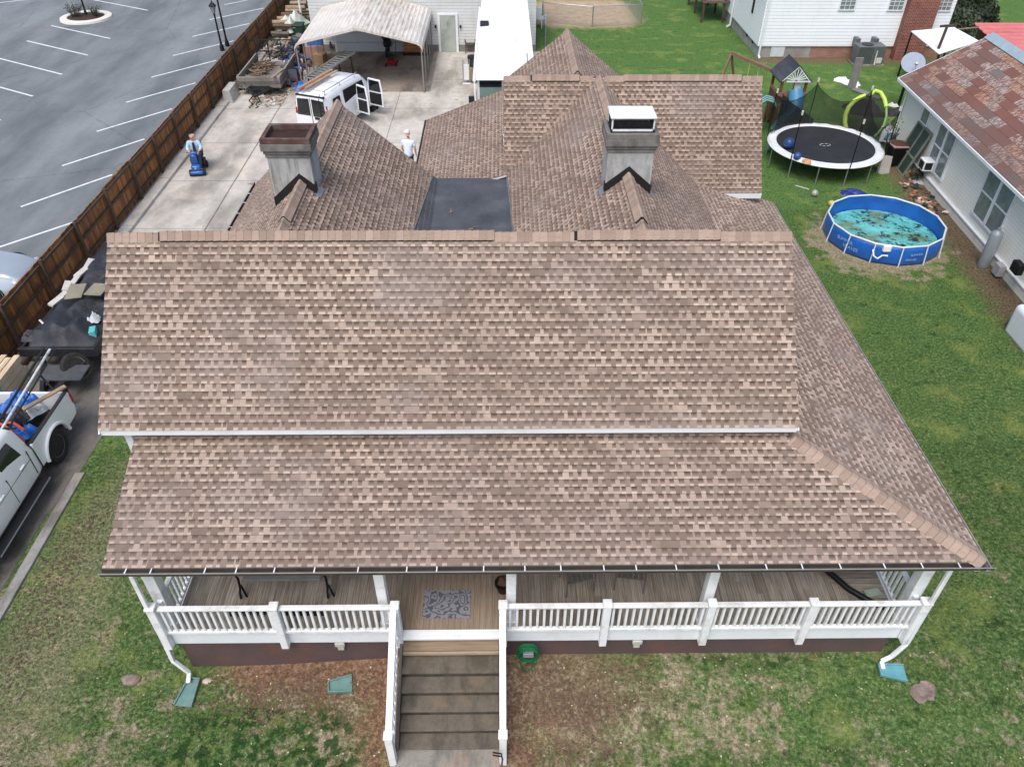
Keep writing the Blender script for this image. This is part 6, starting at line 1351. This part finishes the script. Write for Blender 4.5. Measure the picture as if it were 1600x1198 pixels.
mb = MB(); mb.tube([at_y(1243, 141, 33.25), at_y(1244, 152, 33.1), at_y(1243, 165, 32.95), at_y(1240, 176, 32.8), at_y(1230, 186, 32.7), at_y(1222, 196, 32.6), at_y(1215, 206, 32.5)], [.30, .32, .33, .33, .32, .32, .30], 18); tb = mb.build('tube_slide', SLB, ps, smooth=True)
mb = MB(); mb.tube([at_y(1229, 187, 32.68), at_y(1221, 197, 32.58), at_y(1213, 208, 32.48)], [.34, .34, .32], 18); mb.build('slide_exit', SLG, ps, smooth=True)
a = at(1212, 152, 1.2); b = at(1186, 172, .6); mb = MB(); N = 8
for k in range(7):
    mb.use(SLL if k % 2 else SLS); w = .13; o = (k-3)*w
    pr_s = [at_y(1213, 166, 33.2), at_y(1208, 157, 33.2), at_y(1198, 154, 33.2), at_y(1186, 162, 33.1), at_y(1170, 176, 33.0)]
    for p, q in zip(pr_s, pr_s[1:]):
        d = Vector((.25, 1, 0)).normalized(); mb.face([p+d*o, q+d*o, q+d*(o+w), p+d*(o+w)])
mb.build('wave_slide', None, ps, recalc=False, solid=.03)
mb = MB(); mb.bar(at(1207, 160, .9), (at(1207, 160, .9).x, at(1207, 160, .9).y, 0), .07); mb.build('slide_leg', BLP, ps)
# swing beam to the left of the tower
mb = MB(); a = Vector((12.2, 34.9, 2.2)); b = Vector((10.9, 37.6, 2.2)); mb.bar(a, b, .1, .14); mb.build('swing_beam', CEDL, ps)
mb = MB(); mb.bar(b, b+Vector((-.7, -.5, -2.2)), .09); mb.bar(b, b+Vector((.7, .5, -2.2)), .09); mb.build('a_frame_leg', CEDL, ps)
YEL = mat('swing_yellow', (214, 196, 92), .5, var=.15); p = a.lerp(b, .55)
mb = MB(); mb.tube([p, p-Vector((0, 0, 1.4))], .015, 6); mb.tube([p+Vector((.3, -.5, 0)), p+Vector((.3, -.5, -1.4))], .015, 6); mb.cbox(p+Vector((.15, -.25, -1.42)), (.3, .55, .05)); mb.tube([p+Vector((.15, -.25, -1.4)), p+Vector((.15, -.25, -.9))], .12, 10); mb.build('swing', YEL, ps)
# hoop climber with lime arches
LIME = mat('lime_foam', (196, 226, 96), .55, var=.1)
t = thing('hoop_swing', 'lime edged round play net leaning on the grass behind the trampoline', 'play net', tuple(at(1352, 200, 0)))
H_ = [(1323, 205, 0), (1320, 192, .25), (1321, 180, .55), (1326, 168, .85), (1335, 158, 1.1), (1345, 152, 1.25), (1352, 150, 1.3)]; H2 = [(1361, 148, 1.35), (1368, 142, 1.5), (1376, 145, 1.5), (1382, 155, 1.3), (1385, 168, 1.05)]; H3 = [(1385, 168, 1.05), (1385, 182, .75), (1381, 196, .45), (1372, 208, .15), (1366, 214, 0)]
mb = MB(); mb.tube([at(*p) for p in H_], .10, 8); mb.tube([at(*p) for p in H2], .09, 8); mb.build('padded_arch', LIME, t, smooth=True)
mb = MB(); mb.tube([at(*p) for p in H3], .05, 8); mb.build('lower_arch', mat('lime_faded', (150, 180, 120), .6, var=.2), t, smooth=True)
q = [at(*p) for p in H_+H2+H3]; cc = sum(q, Vector())/len(q); mb = MB(); mb.face([cc+(p-cc)*.97 for p in q]); mb.build('net', NETM, t, recalc=False)
cloth('black_mesh', at(1350, 172, 0), 1.7, 1.9, .5, mat('charcoal_mesh', (52, 50, 50), .9, var=.5, scale=5), 'heap of dark mesh inside the lime edged play net', 'mesh', 51)
GPL = mat('grey_plank', (128, 126, 124), .85, var=.25, scale=4)
mb = MB(); a, b = at(1334, 139, .06), at(1376, 154, .06); mb.bar(a, b, .42, .06); tag(mb.build('plank', GPL, bevel=.005), 'long grey plank lying on the grass behind the trampoline', 'plank')
mb = MB(); a = at(1330, 138, 0); mb.box(a.x-.2, a.x+.2, a.y-.05, a.y+.03, 0, 1.5); tag(mb.build('plank', GPL, bevel=.005), 'grey board standing upright at the end of the long plank', 'plank')
cloth('slide_piece', at(1324, 130, 0), 1.4, .6, .25, RVW, 'white curved plastic piece on the grass beside the upright board', 'plastic piece', 53, rz=-.9)
cloth('dark_sheet', at(1400, 178, 0), .9, .8, .3, JK1, 'black crumpled sheet on the grass right of the lime edged net', 'sheet', 54)
cloth('white_cloth', at(1395, 165, .25), .35, .5, .12, FOAM, 'white cloth lying on the black crumpled sheet', 'cloth', 55, rz=.5)
# cart, panel, things beside the cream house
t = thing('utility_cart', 'black cart with a faded pink top tray beside the cream house wall', 'cart', tuple(at(1400, 262, 0)))
c = at(1400, 262, 0)+Vector((.05, .35, 0)); mb = MB(); mb.box(c.x-.42, c.x+.42, c.y-.35, c.y+.35, .08, .82); mb.build('cart_body', IRON, t, bevel=.04)
PNK = mat('tray_pink', (170, 138, 132), .6, var=.2)
mb = MB(); mb.lathe((c.x, c.y, .82), [(.58, 0), (.6, .05), (.4, .06), (.36, -.06)], 4, radians(45), radians(45)+2*pi, 1.0, .9); mb.build('tray', PNK, t, bevel=.01)
mb = MB(); mb.lathe((c.x-.05, c.y+.05, .885), [(.34, 0), (.001, -.005)], 20); mb.build('bowl', mat('bowl_brown', (88, 50, 38), .6, var=.3), t)
box_obj('slab', at(1383, 258, .3), (.5, .08, .75), .3, mat('slab_grey', (168, 164, 158), .8, var=.2), 'pale grey slab leaning beside the black cart', 'slab', rx=-.4, ry=.25)
cloth('plastic_sheet', at(1384, 215, .2), .5, 1.2, .6, RVW, 'white plastic sheet between trampoline and cream house', 'sheet', 57, rz=-.4)
cloth('blue_toy', at(1391, 217, .35), .4, .4, .3, mat('toy_blue', (110, 176, 200), .5, var=.3), 'light blue toy on the white plastic sheet', 'toy', 58)
t = thing('old_window_frame', 'old dark green framed screen leaning against the cream house wall', 'screen', (16.5, 29.6, 0))
a0_, a1_ = Vector((16.25, 28.9, 0)), Vector((16.35, 30.2, 0)); b0_, b1_ = Vector((16.78, 28.85, 1.75)), Vector((16.86, 30.2, 1.75))
mb = MB(); [mb.bar(p, q, .07) for p, q in ((a0_, a1_), (b0_, b1_), (a0_, b0_), (a1_, b1_), (a0_.lerp(b0_, .4), a1_.lerp(b1_, .4)), (a0_.lerp(a1_, .5), b0_.lerp(b1_, .5)))]; mb.build('frame', mat('pale_green_frame', (120, 132, 118), .7, var=.3), t)
mb = MB(); mb.face([a0_, a1_, b1_, b0_]); mb.build('screen', mat('screen_green', (52, 66, 60), .7, var=.3), t, solid=.01)
twig_plant('shrub', (16.5, 31.2, 0), .35, 1.3, 26, 'thin leafy shrub against the far corner of the cream house', TWIG, LEAFD)
twig_plant('weeds', (16.55, 28.4, 0), .4, .6, 40, 'low weeds at the foot of the cream wall beside the leaning screen', TWIG, LEAFD, cat='weeds')
debris('yard_litter', 60, (15.6, 16.6, 25.6, 28.3), .06, ((.05, .22), (.05, .22), (.02, .08)), [FOAM, WD1, JK1, mat('terracotta', (170, 110, 80), .8), WD2], 'litter and broken pots along the foot of the cream house wall', 'litter', 12, 9)
mb = MB(); c = at(1419, 276, 0); mb.lathe(tuple(c), [(.12, 0), (.17, .22), (.15, .22), (.12, .05)], 16); tag(mb.build('flower_pot', mat('pot_tan', (206, 160, 110), .8, var=.2), smooth=True), 'tan flower pot near the cream house corner of the cart', 'flower pot')
cloth('white_bag', at(1432, 283, 0), .5, .6, .3, WBAG, 'white plastic bag at the foot of the cream wall beside the tan pot', 'bag', 60)
# ------------------------------------------------------------------ people
SKIN = mat('skin', (206, 160, 138), .55, var=.08); SHB = mat('pale_blue_shirt', (176, 204, 226), .8, var=.2, scale=6); NAV = mat('navy_undershirt', (30, 38, 58), .85, var=.2); JEAN = mat('denim', (54, 70, 98), .85, var=.3, scale=6)
TEE = mat('pale_tee', (206, 218, 232), .8, var=.12, scale=5); CAPM = mat('white_cap', (226, 224, 220), .7, var=.1); HAIR = mat('grey_hair', (190, 184, 176), .9, var=.3, scale=10); SHOE = mat('shoe', (48, 44, 42), .7)
def skin(name, nodes, edges, m, parent, root=0, sub=2, smooth=True):
    """continuous limb surface grown on a skeleton: nodes = [(x, y, z, r) or (x, y, z, rx, ry)]"""
    me = bpy.data.meshes.new(name); me.from_pydata([n[:3] for n in nodes], edges, []); me.materials.append(m)
    o = bpy.data.objects.new(name, me); COL.objects.link(o); o.parent = parent
    k = o.modifiers.new('skin', 'SKIN'); k.use_smooth_shade = True
    for i, n in enumerate(nodes):
        v = me.skin_vertices[0].data[i]; v.radius = (n[3], n[4] if len(n) > 4 else n[3]); v.use_root = i == root
    s = o.modifiers.new('sub', 'SUBSURF'); s.levels = sub; s.render_levels = sub; return o
def hand_nodes(N, E, wi, d, spread, curl):
    """palm and five unequal fingers leaving wrist node wi along d"""
    d = Vector(d).normalized(); s_ = Vector(spread).normalized(); c = Vector(curl).normalized(); w = Vector(N[wi][:3]); p = w+d*.07; N.append((*p, .03, .018)); pi_ = len(N)-1; E.append((wi, pi_))
    for k, L in zip((-1.5, -.5, .5, 1.5), (.055, .068, .062, .048)):
        a = p+s_*k*.02+d*.025; b = a+d*L*.6; e = b+d*L*.3+c*.03
        for q, r in ((a, .009), (b, .0085), (e, .007)): N.append((*q, r))
        n = len(N); E.append((pi_, n-3)); E.append((n-3, n-2)); E.append((n-2, n-1))
    a = w+d*.02+s_*.035; b = a+d*.035+s_*.012+c*.01; N.append((*a, .011)); N.append((*b, .009)); n = len(N); E.append((wi, n-2)); E.append((n-2, n-1))
def face(t, c, fwd, s=1.):
    """eyes, nose, mouth, ears on a head centred at c looking along fwd"""
    c = Vector(c); f = Vector(fwd).normalized(); r = Vector((0, 0, 1)).cross(f).normalized(); u = f.cross(r); mb = MB()
    for k in (-1, 1): mb.blob(c+f*.088+r*k*.032+u*.008, .011, 1, 0)
    mb.build('eyes', NAV, t, smooth=True); mb = MB(); mb.blob(c+f*.102-u*.02, .016, 1, 0, (1, 1, 1.4))
    for k in (-1, 1): mb.blob(c+r*k*.083-u*.01, .02, 1, 0, (.6, 1, 1.5))
    mb.build('nose_and_ears', SKIN, t, smooth=True); mb = MB(); mb.cbox(c+f*.088-u*.055, (.045, .012, .008), math.atan2(-f.x, f.y)); mb.build('mouth', mat('lips', (150, 92, 84), .6), t)
# seated man on the mobility scooter, facing the camera
px_, py_ = -12.35, 29.6; K = 1.02
man = local(thing('person', 'bald man in a pale blue open shirt riding the blue mobility scooter', 'person', (px_, py_, 0), radians(10))); man.scale = (K, K, K)
N = [(0, .12, .66, .15, .12), (0, .1, .86, .15, .11), (0, .08, 1.06, .17, .11), (0, .07, 1.16, .07), (0, .05, 1.23, .05), (0, .03, 1.31, .085, .095), (0, .03, 1.40, .07, .08)]
E = [(0, 1), (1, 2), (2, 3), (3, 4), (4, 5), (5, 6)]
for sx in (-1, 1):
    b = len(N); N += [(sx*.17, .07, 1.1, .06), (sx*.25, -.02, .92, .045), (sx*.19, -.24, .84, .034), (sx*.17, -.31, .85, .026)]; E += [(2, b), (b, b+1), (b+1, b+2), (b+2, b+3)]; hand_nodes(N, E, b+3, (0, -1, .1), (sx*-1., 0, 0), (0, .2, -1))
    b = len(N); N += [(sx*.1, .05, .62, .09), (sx*.15, -.3, .62, .065), (sx*.13, -.36, .3, .05), (sx*.13, -.38, .17, .04), (sx*.14, -.5, .15, .04)]; E += [(0, b), (b, b+1), (b+1, b+2), (b+2, b+3), (b+3, b+4)]
body = skin('body', N, E, SKIN, man)
N = [(0, .12, .66, .17, .15), (0, .1, .86, .175, .13), (0, .08, 1.06, .19, .13), (0, .07, 1.14, .09)]; E = [(0, 1), (1, 2), (2, 3)]
for sx in (-1, 1): b = len(N); N += [(sx*.18, .07, 1.1, .085), (sx*.26, -.02, .92, .07), (sx*.21, -.18, .855, .055)]; E += [(2, b), (b, b+1), (b+1, b+2)]
skin('shirt', N, E, SHB, man)
mb = MB(); mb.prism([(-.055, -.09, .70), (.055, -.09, .70), (.05, -.075, .95), (.035, -.055, 1.13), (-.035, -.055, 1.13), (-.05, -.075, .95)], (0, .05, 0)); build_local(mb, 'undershirt', NAV, man, bevel=.02)
N = [(0, .14, .66, .16, .12)]; E = []
for sx in (-1, 1): b = len(N); N += [(sx*.1, .05, .63, .105), (sx*.15, -.3, .63, .082), (sx*.13, -.36, .34, .068), (sx*.13, -.38, .2, .06)]; E += [(0, b), (b, b+1), (b+1, b+2), (b+2, b+3)]
skin('trousers', N, E, JEAN, man)
for sx in (-1, 1): mb = MB(); mb.blob((sx*.14, -.47, .15), .06, 2, 0, (.8, 1.7, .7)); build_local(mb, 'shoe', SHOE, man, smooth=True)
fm = MB()
def face_local(t, c, fwd):
    n0 = set(bpy.data.objects); face(t, c, fwd)
    for o in set(bpy.data.objects)-n0: o.location = (0, 0, 0)
face_local(man, (0, .03, 1.34), (0, -1, 0))
mb = MB(); mb.lathe((0, .05, 1.35), [(.095, -.05), (.098, 0), (.085, .04)], 16, radians(20), radians(160), 1, 1.05); build_local(mb, 'hair', HAIR, man, smooth=True, solid=.02)
sc = local(thing('mobility_scooter', 'blue mobility scooter carrying the seated man down the concrete driveway', 'mobility scooter', (px_, py_, 0), radians(10))); sc.scale = (K, K, K)
SBL = mat('scooter_blue', (40, 98, 176), .25, var=.25, scale=4, spec=.7)
mb = MB(); mb.box(-.2, .2, -.62, .35, .1, .15); mb.box(-.24, .24, -.05, .4, .15, .36); build_local(mb, 'floorboard', mat('scooter_dark', (36, 38, 46), .6), sc, bevel=.03)
mb = MB(); mb.cbox((0, -.62, .3), (.34, .2, .32), rx=.25); mb.cbox((0, -.5, .6), (.2, .1, .5), rx=.2); build_local(mb, 'front_shroud', SBL, sc, bevel=.05)
mb = MB(); mb.box(-.24, .24, -.78, -.6, .12, .24); build_local(mb, 'front_bumper', SBL, sc, bevel=.04)
mb = MB(); mb.cbox((0, -.42, .86), (.26, .14, .1), rx=-.3); build_local(mb, 'dash', SBL, sc, bevel=.03)
mb = MB(); mb.tube([(-.27, -.34, .86), (-.12, -.4, .87), (.12, -.4, .87), (.27, -.34, .86)], .017, 8); build_local(mb, 'handlebar', BLP, sc, smooth=True)
mb = MB(); mb.box(-.22, .22, -.02, .34, .47, .56); mb.cbox((0, .36, .78), (.44, .08, .46), rx=-.1); build_local(mb, 'seat', BLP, sc, bevel=.03)
mb = MB(); mb.bar((0, .15, .3), (0, .15, .48), .08); build_local(mb, 'seat_post', BLP, sc)
mb = MB(); mb.blob((0, -.74, .36), .035, 1, 0); build_local(mb, 'headlamp', mat('lamp_lens', (220, 214, 190), .2), sc, smooth=True)
for sx in (-1, 1):
    for y in (-.58, .22): wheel(sc, (sx*.25, y, .13), .13, .09, sx, STEEL, 5)
# standing man seen from behind, leaning forward
p2 = at(641, 276, 0); man2 = local(thing('person', 'man in a pale tee shirt and white cap standing on the driveway seen from behind', 'person', (p2.x, p2.y, 0), radians(-12))); man2.scale = (1.02, 1.02, 1.02)
N = [(0, 0, .95, .11, .08), (0, .03, 1.15, .14, .10), (0, .1, 1.36, .18, .12), (0, .15, 1.47, .075), (-.02, .2, 1.55, .055), (-.04, .24, 1.62, .085, .095), (-.045, .25, 1.70, .075, .085)]
E = [(0, 1), (1, 2), (2, 3), (3, 4), (4, 5), (5, 6)]
for sx in (-1, 1):
    b = len(N); N += [(sx*.19, .1, 1.38, .07), (sx*.27, .08, 1.12, .05), (sx*.24, .2, .92, .036), (sx*.235, .24, .86, .027)]; E += [(2, b), (b, b+1), (b+1, b+2), (b+2, b+3)]; hand_nodes(N, E, b+3, (0, .4, -1), (0, 1, .3), (-sx, .2, 0))
    b = len(N); N += [(sx*.1, 0, .85, .095), (sx*.12, .02, .5, .065), (sx*.12, -.02, .12, .045), (sx*.125, .1, .05, .042)]; E += [(0, b), (b, b+1), (b+1, b+2), (b+2, b+3)]
skin('body', N, E, SKIN, man2)
N = [(0, 0, .80, .185, .16), (0, 0, .93, .185, .155), (0, .03, 1.15, .18, .135), (0, .1, 1.36, .2, .14), (0, .14, 1.44, .1)]; E = [(0, 1), (1, 2), (2, 3), (3, 4)]
for sx in (-1, 1): b = len(N); N += [(sx*.2, .1, 1.37, .095), (sx*.25, .09, 1.2, .08)]; E += [(3, b), (b, b+1)]
skin('tee_shirt', N, E, TEE, man2)
N = [(0, 0, .93, .17, .135)]; E = []
for sx in (-1, 1): b = len(N); N += [(sx*.1, 0, .82, .11), (sx*.12, .02, .5, .085), (sx*.12, -.02, .13, .07)]; E += [(0, b), (b, b+1), (b+1, b+2)]
skin('trousers', N, E, mat('dark_trousers', (38, 38, 44), .9, var=.2), man2)
for sx in (-1, 1): mb = MB(); mb.blob((sx*.125, .05, .045), .06, 2, 0, (.8, 1.8, .75)); build_local(mb, 'shoe', SHOE, man2, smooth=True)
face_local(man2, (-.045, .25, 1.65), (-.2, 1, 0))
mb = MB(); mb.lathe((-.045, .245, 1.68), [(.1, 0), (.102, .03), (.08, .085), (.04, .105), (.001, .11)], 18, cap=False); mb.cbox((-.15, .29, 1.69), (.12, .15, .015), .9); build_local(mb, 'cap', CAPM, man2, smooth=True)

# ------------------------------------------------------------------ porch and front yard things
MAT_ = NT('doormat_scroll'); P_ = MAT_.tc.outputs['Object']
nz = MAT_.noise(P_, 3.4, 2.2, .5); k_ = MAT_.ma('FRACT', MAT_.ma('MULTIPLY', nz, 9.)); k_ = MAT_.ma('ABSOLUTE', MAT_.ma('SUBTRACT', k_, .5))
x_, y_, z_ = MAT_.sep(P_); MAT_ = MAT_.fin(MAT_.mix(MAT_.range(k_, .16, .26), lin((84, 86, 98)), lin((134, 134, 140))), .95)
mb = MB(); mb.box(-1.49, -.62, 7.83, 8.42, 1.221, 1.236); tag(mb.build('doormat', MAT_, bevel=.004), 'grey doormat with a pale scroll pattern at the top of the front steps', 'doormat')
t = thing('planter_box', 'long black slatted planter on the porch floor behind the left railing', 'planter', (-4.1, 7.95, 1.22))
for i in range(13): x = -4.95+i*.135; mb = MB(); mb.box(x, x+.085, 7.9, 8.06, 1.222, 1.34); mb.build('slat', IRON, t)
mb = MB(); mb.box(-4.97, -3.2, 8.07, 8.1, 1.222, 1.26); mb.build('back_rail', IRON, t)
t = thing('porch_bench', 'pale topped bench with curled black iron legs at the back of the porch', 'bench', (-4.2, 8.6, 1.22))
mb = MB(); mb.box(-4.75, -3.35, 8.36, 8.8, 1.62, 1.67); mb.build('seat', GPL, t, bevel=.01); mb = MB(); mb.box(-4.75, -3.35, 8.78, 8.82, 1.72, 2.1); mb.build('backrest', GPL, t)
for x in (-4.85, -3.25): mb = MB(); mb.tube([(x, 8.27, 1.23), (x, 8.31, 1.36), (x, 8.37, 1.42), (x, 8.41, 1.64), (x, 8.35, 1.85), (x, 8.75, 1.88)], .022, 6); mb.tube([(x, 8.8, 1.23), (x, 8.8, 2.1)], .022, 6); mb.tube([(x+.1, 8.31, 1.23), (x+.03, 8.37, 1.5)], .02, 6); mb.build('leg', IRON, t, smooth=True)
t = thing('flower_pot', 'small black potted plant beside the porch column by the steps', 'flower pot', (.0, 8.42, 1.22))
mb = MB(); mb.lathe((-.02, 8.42, 1.222), [(.1, 0), (.14, .2), (.16, .2), (.16, .24), (.13, .24)], 18); mb.build('pot', IRON, t, smooth=True); mb = MB(); mb.blob((-.02, 8.42, 1.47), .1, 2, .2); mb.build('plant', mat('rusty_plant', (96, 62, 52), .9), t)
for (x, y, rz, lab) in ((1.35, 8.55, .25, 'grey metal porch chair nearest the front door'), (2.35, 8.6, -.15, 'grey metal porch chair on the right of the front porch')):
    t = local(thing('porch_chair', lab, 'chair', (x, y, 1.222), rz)); MG = mat('chair_grey_metal', (118, 114, 108), .5, .4, var=.2)
    mb = MB(); 
    for k in range(5): mb.box(-.24+k*.1, -.17+k*.1, -.22, .22, .39, .41)
    build_local(mb, 'seat', MG, t); mb = MB(); mb.tube([(-.25, .22, 0), (-.25, .22, .85), (.25, .22, .85), (.25, .22, 0)], .014, 6); mb.tube([(-.27, -.24, 0), (-.27, -.24, .6), (-.27, .22, .62)], .014, 6); mb.tube([(.27, -.24, 0), (.27, -.24, .6), (.27, .22, .62)], .014, 6); mb.tube([(-.26, -.24, .4), (.26, -.24, .4)], .014, 6); build_local(mb, 'frame', MG, t, smooth=True)
mb = MB(); pts = [Vector((5.95, 9.2, 1.34)), Vector((6.15, 8.75, 1.30)), Vector((6.42, 8.35, 1.28)), Vector((6.75, 8.05, 1.28)), Vector((7.0, 7.9, 1.30))]; mb.tube(pts, .06, 10); tag(mb.build('foam_tube', IRON, smooth=True), 'curved black tube lying on the porch floor by the right corner', 'tube')
box_obj('painted_board', (6.85, 8.28, 1.25), (.3, .16, .04), .2, mat('pale_green_board', (150, 164, 152), .7, var=.3), 'small pale green board on the porch floor by the right railing', 'board')
# hose reel on the foundation
t = thing('garden_hose', 'coiled green garden hose on a hanger against the foundation right of the steps', 'garden hose', (.42, 7.5, .8)); HG = mat('hose_green', (22, 104, 64), .4, var=.25, scale=6)
mb = MB()
for k in range(9):
    r = .15+.012*(k % 3)+ru(-.012, .012); c = Vector((.42+ru(-.015, .015), 7.46-.018*k, .82)); mb.tube([c+Vector((r*cos(a)*1.05, ru(-.006, .006), r*sin(a)*(1.2 if sin(a) < 0 else .9))) for a in [2*pi*i/18 for i in range(18)]], .0125, 6, closed=True)
mb.tube([(.27, 7.34, .75), (.3, 7.3, .5), (.38, 7.25, .36), (.5, 7.28, .45), (.53, 7.36, .7)], .0125, 6); mb.build('hose', HG, t, smooth=True)
mb = MB(); mb.box(.33, .52, 7.28, 7.5, .86, .90); mb.box(.33, .52, 7.27, 7.29, .82, .94); mb.build('hanger', mat('hanger_grey', (140, 142, 144), .5, var=.2), t, bevel=.01)
# splash blocks, stump, stones, twigs
GSP = mat('splash_green', (104, 140, 136), .6, var=.25, scale=6, dirt=(120, 100, 84), dirt_amt=.5); TSP = mat('splash_teal', (100, 160, 172), .6, var=.25, scale=6, dirt=(120, 104, 90), dirt_amt=.4)
def splash(c, rz, m, lab, L=.5):
    z = gh(c[0], c[1]); t = local(thing('splash_block', lab, 'splash block', (c[0], c[1], z), rz)); mb = MB(); mb.prism([(-.1, L/2, .02), (.1, L/2, .02), (.16, -L/2, .02), (-.16, -L/2, .02)], (0, 0, .03)); build_local(mb, 'tray', m, t, bevel=.006)
    mb = MB(); mb.bar((-.1, L/2, .06), (-.16, -L/2, .05), .025, .07); mb.bar((.1, L/2, .06), (.16, -L/2, .05), .025, .07); mb.bar((-.11, L/2, .06), (.11, L/2, .06), .025, .07); build_local(mb, 'rim', m, t, bevel=.006); return t
splash((-5.76, 7.1), radians(-6), GSP, 'pale green splash block under the left porch downspout', .52); splash((-2.98, 7.12), radians(100), GSP, 'grey green splash block in the soil left of the steps', .42); splash((7.08, 7.2), radians(82), TSP, 'teal splash block under the right porch downspout', .46)
STM = mat('stump_wood', (142, 126, 116), .9, var=.5, scale=9, dirt=(92, 78, 70), dirt_amt=.7, bump=.5)
c = at(1442, 1080, .25); mb = MB(); R_ = [.17*(1+.28*sin(2*a+1)+.12*sin(5*a)+ru(-.06, .06)) for a in [2*pi*k/22 for k in range(22)]]; zz = gh(c.x, c.y)
mb.loft([[(c.x+R_[k]*cos(2*pi*k/22)*s_, c.y+R_[k]*sin(2*pi*k/22)*s_*1.15, zz+z) for k in range(22)] for s_, z in ((1.25, -.02), (1.05, .04), (.97, .07), (.7, .05))]); tag(mb.build('tree_stump', STM, bevel=.0), 'small weathered tree stump cut low in the lawn at the right front', 'tree stump')
for (px, py, r, m, lab) in ((324, 1064, .075, mat('stone_pale', (186, 172, 156), .9, var=.3), 'pale stone on the bare soil beside the left splash block'), (205, 1062, .14, STM, 'dark flat root stub in the lawn at the left front'), (1400, 1037, .05, mat('stone_tan', (176, 140, 110), .9, var=.3), 'small tan stone on the end of the teal splash block')):
    c = at(px, py, gh(*at(px, py, .1)[:2])); mb = MB(); mb.blob((c.x, c.y, c.z+.01), r, 2, .12, (1.3, .8, .5)); tag(mb.build('stone', m, smooth=True), lab, 'stone')
TW = mat('dead_leaf', (124, 84, 62), .9, var=.4, scale=20)
for (px, py, a, lab) in ((705, 330, 1.1, 'curled twig lying alone on the flat black roof'), (737, 357, .2, 'twig on the flat black roof close to the main ridge'), (711, 360, -.6, 'brown leaf cluster on the flat black roof close to the main ridge')):
    c = at(px, py, 4.48); mb = MB(); d = Vector((cos(a), sin(a), 0))*.1; e = Vector((-sin(a), cos(a), 0))*.07; mb.tube([c-d, c, c+d*.9+e, c+d*1.5+e*.5], [.012, .016, .01, .005], 6); mb.tube([c, c-e+d*.4], [.012, .005], 5); mb.face([c-d-e*.4, c-d*.2+e*.4, c+d*.3, c-d*.3-e*.6]); tag(mb.build('twig', STM if 'leaf' not in lab else TW), lab, 'twig')
t = thing('railing_hook', 'black iron bracket on the foot of the right stair rail', 'bracket', (-.06, 5.6, .9)); mb = MB(); mb.tube([(-.2, 5.66, .72), (-.06, 5.64, .72), (-.04, 5.6, .6), (-.05, 5.58, .45)], .014, 6); mb.tube([(-.2, 5.66, .62), (-.06, 5.64, .62)], .012, 6); mb.build('hook', IRON, t, smooth=True)

# ------------------------------------------------------------------ grass blades and fallen leaves on the front and side lawn
def blades(name, n, area, zfun, h, m, seed, kind='stuff', ok=None):
    rg = random.Random(seed); V = []; Fc = []
    i = 0
    while i < n:
        x = rg.uniform(area[0], area[1]); y = rg.uniform(area[2], area[3])
        if ok and not ok(x, y): i += 1; continue
        z = zfun(x, y); a = rg.uniform(0, 6.283); L = h*rg.uniform(.5, 1.3); le = rg.uniform(.2, 1.1)*L; w = .006+.005*rg.random(); k = len(V); ca, sa = cos(a), sin(a)
        V += [(x-sa*w, y+ca*w, z-.003), (x+sa*w, y-ca*w, z-.003), (x+ca*le, y+sa*le, z+L)]; Fc.append((k, k+1, k+2)); i += 1
    me = bpy.data.meshes.new(name); me.from_pydata(V, [], Fc); me.materials.append(m); o = bpy.data.objects.new(name, me); COL.objects.link(o); return tag(o, kind=kind)
def lawn_ok(x, y):
    if -5.95 < x < 7.1 and 7.5 < y < 19: return False
    if x < -9.9 or (-1.9 < x < .05 and y < 7.7): return False
    if -5.9 < x < 7.2 and 6.9 < y: 
        return random.random() < .3
    if 11 < x < 15.6 and 21.7 < y < 26: return (x-13.38)**2+(y-23.85)**2 > 4.1
    return True
g1 = blades('grass', 150000, (-9.9, 13.5, 4.6, 13.5), gh, .045, GRASS, 1, ok=lawn_ok)
g2 = blades('grass', 90000, (7.2, 16.2, 10, 26), gh, .05, GRASS, 2, ok=lawn_ok)
for g in (g1, g2): tag(g, 'short patchy grass growing round the front and right side of the main house' if g is g1 else 'short green grass growing between the main house and the cream house', 'grass')
LEF = mat('fallen_leaf_tan', (112, 90, 74), .9, var=.5, scale=12)
def leaves(name, n, area, seed, lab, m, sz=.03, ok=None):
    rg = random.Random(seed); mb = MB()
    for i in range(n):
        x = rg.gauss((area[0]+area[1])/2, (area[1]-area[0])/4); y = rg.gauss((area[2]+area[3])/2, (area[3]-area[2])/4)
        if ok and not ok(x, y): continue
        z = gh(x, y)+.012+rg.random()*.02; a = rg.uniform(0, 6.28); s_ = sz*rg.uniform(.5, 1.2); u = Vector((cos(a), sin(a), rg.uniform(-.3, .3)))*s_; v = Vector((-sin(a), cos(a), rg.uniform(-.3, .3)))*s_*.6; p = Vector((x, y, z)); mb.face([p-u, p+v, p+u, p-v])
    return tag(mb.build(name, m, recalc=False), lab, 'leaves', kind='stuff')
lo = lambda x, y: not (-5.95 < x < 7.1 and y > 7.55) and not (-1.9 < x < .03) and x > -9.9
leaves('fallen_leaves', 1500, (-5.6, -1.9, 6.4, 7.6), 3, 'brown leaf litter on the soil left of the front steps', LEF, ok=lo)
leaves('fallen_leaves', 1500, (.0, 2.4, 5.6, 7.4), 4, 'brown leaf litter on the soil right of the front steps', LEF, ok=lo)
leaves('fallen_leaves', 900, (-9.8, -8.6, 6, 13), 5, 'leaf litter along the concrete edging of the driveway', mat('leaf_maroon', (96, 72, 66), .9, var=.4, scale=12), ok=lambda x, y: x > -9.9 and x < -7)
leaves('pale_leaves', 500, (-9, 12, 4.5, 9), 6, 'scattered pale leaves on the front lawn', mat('leaf_pale', (206, 196, 160), .9, var=.2), sz=.022, ok=lo)
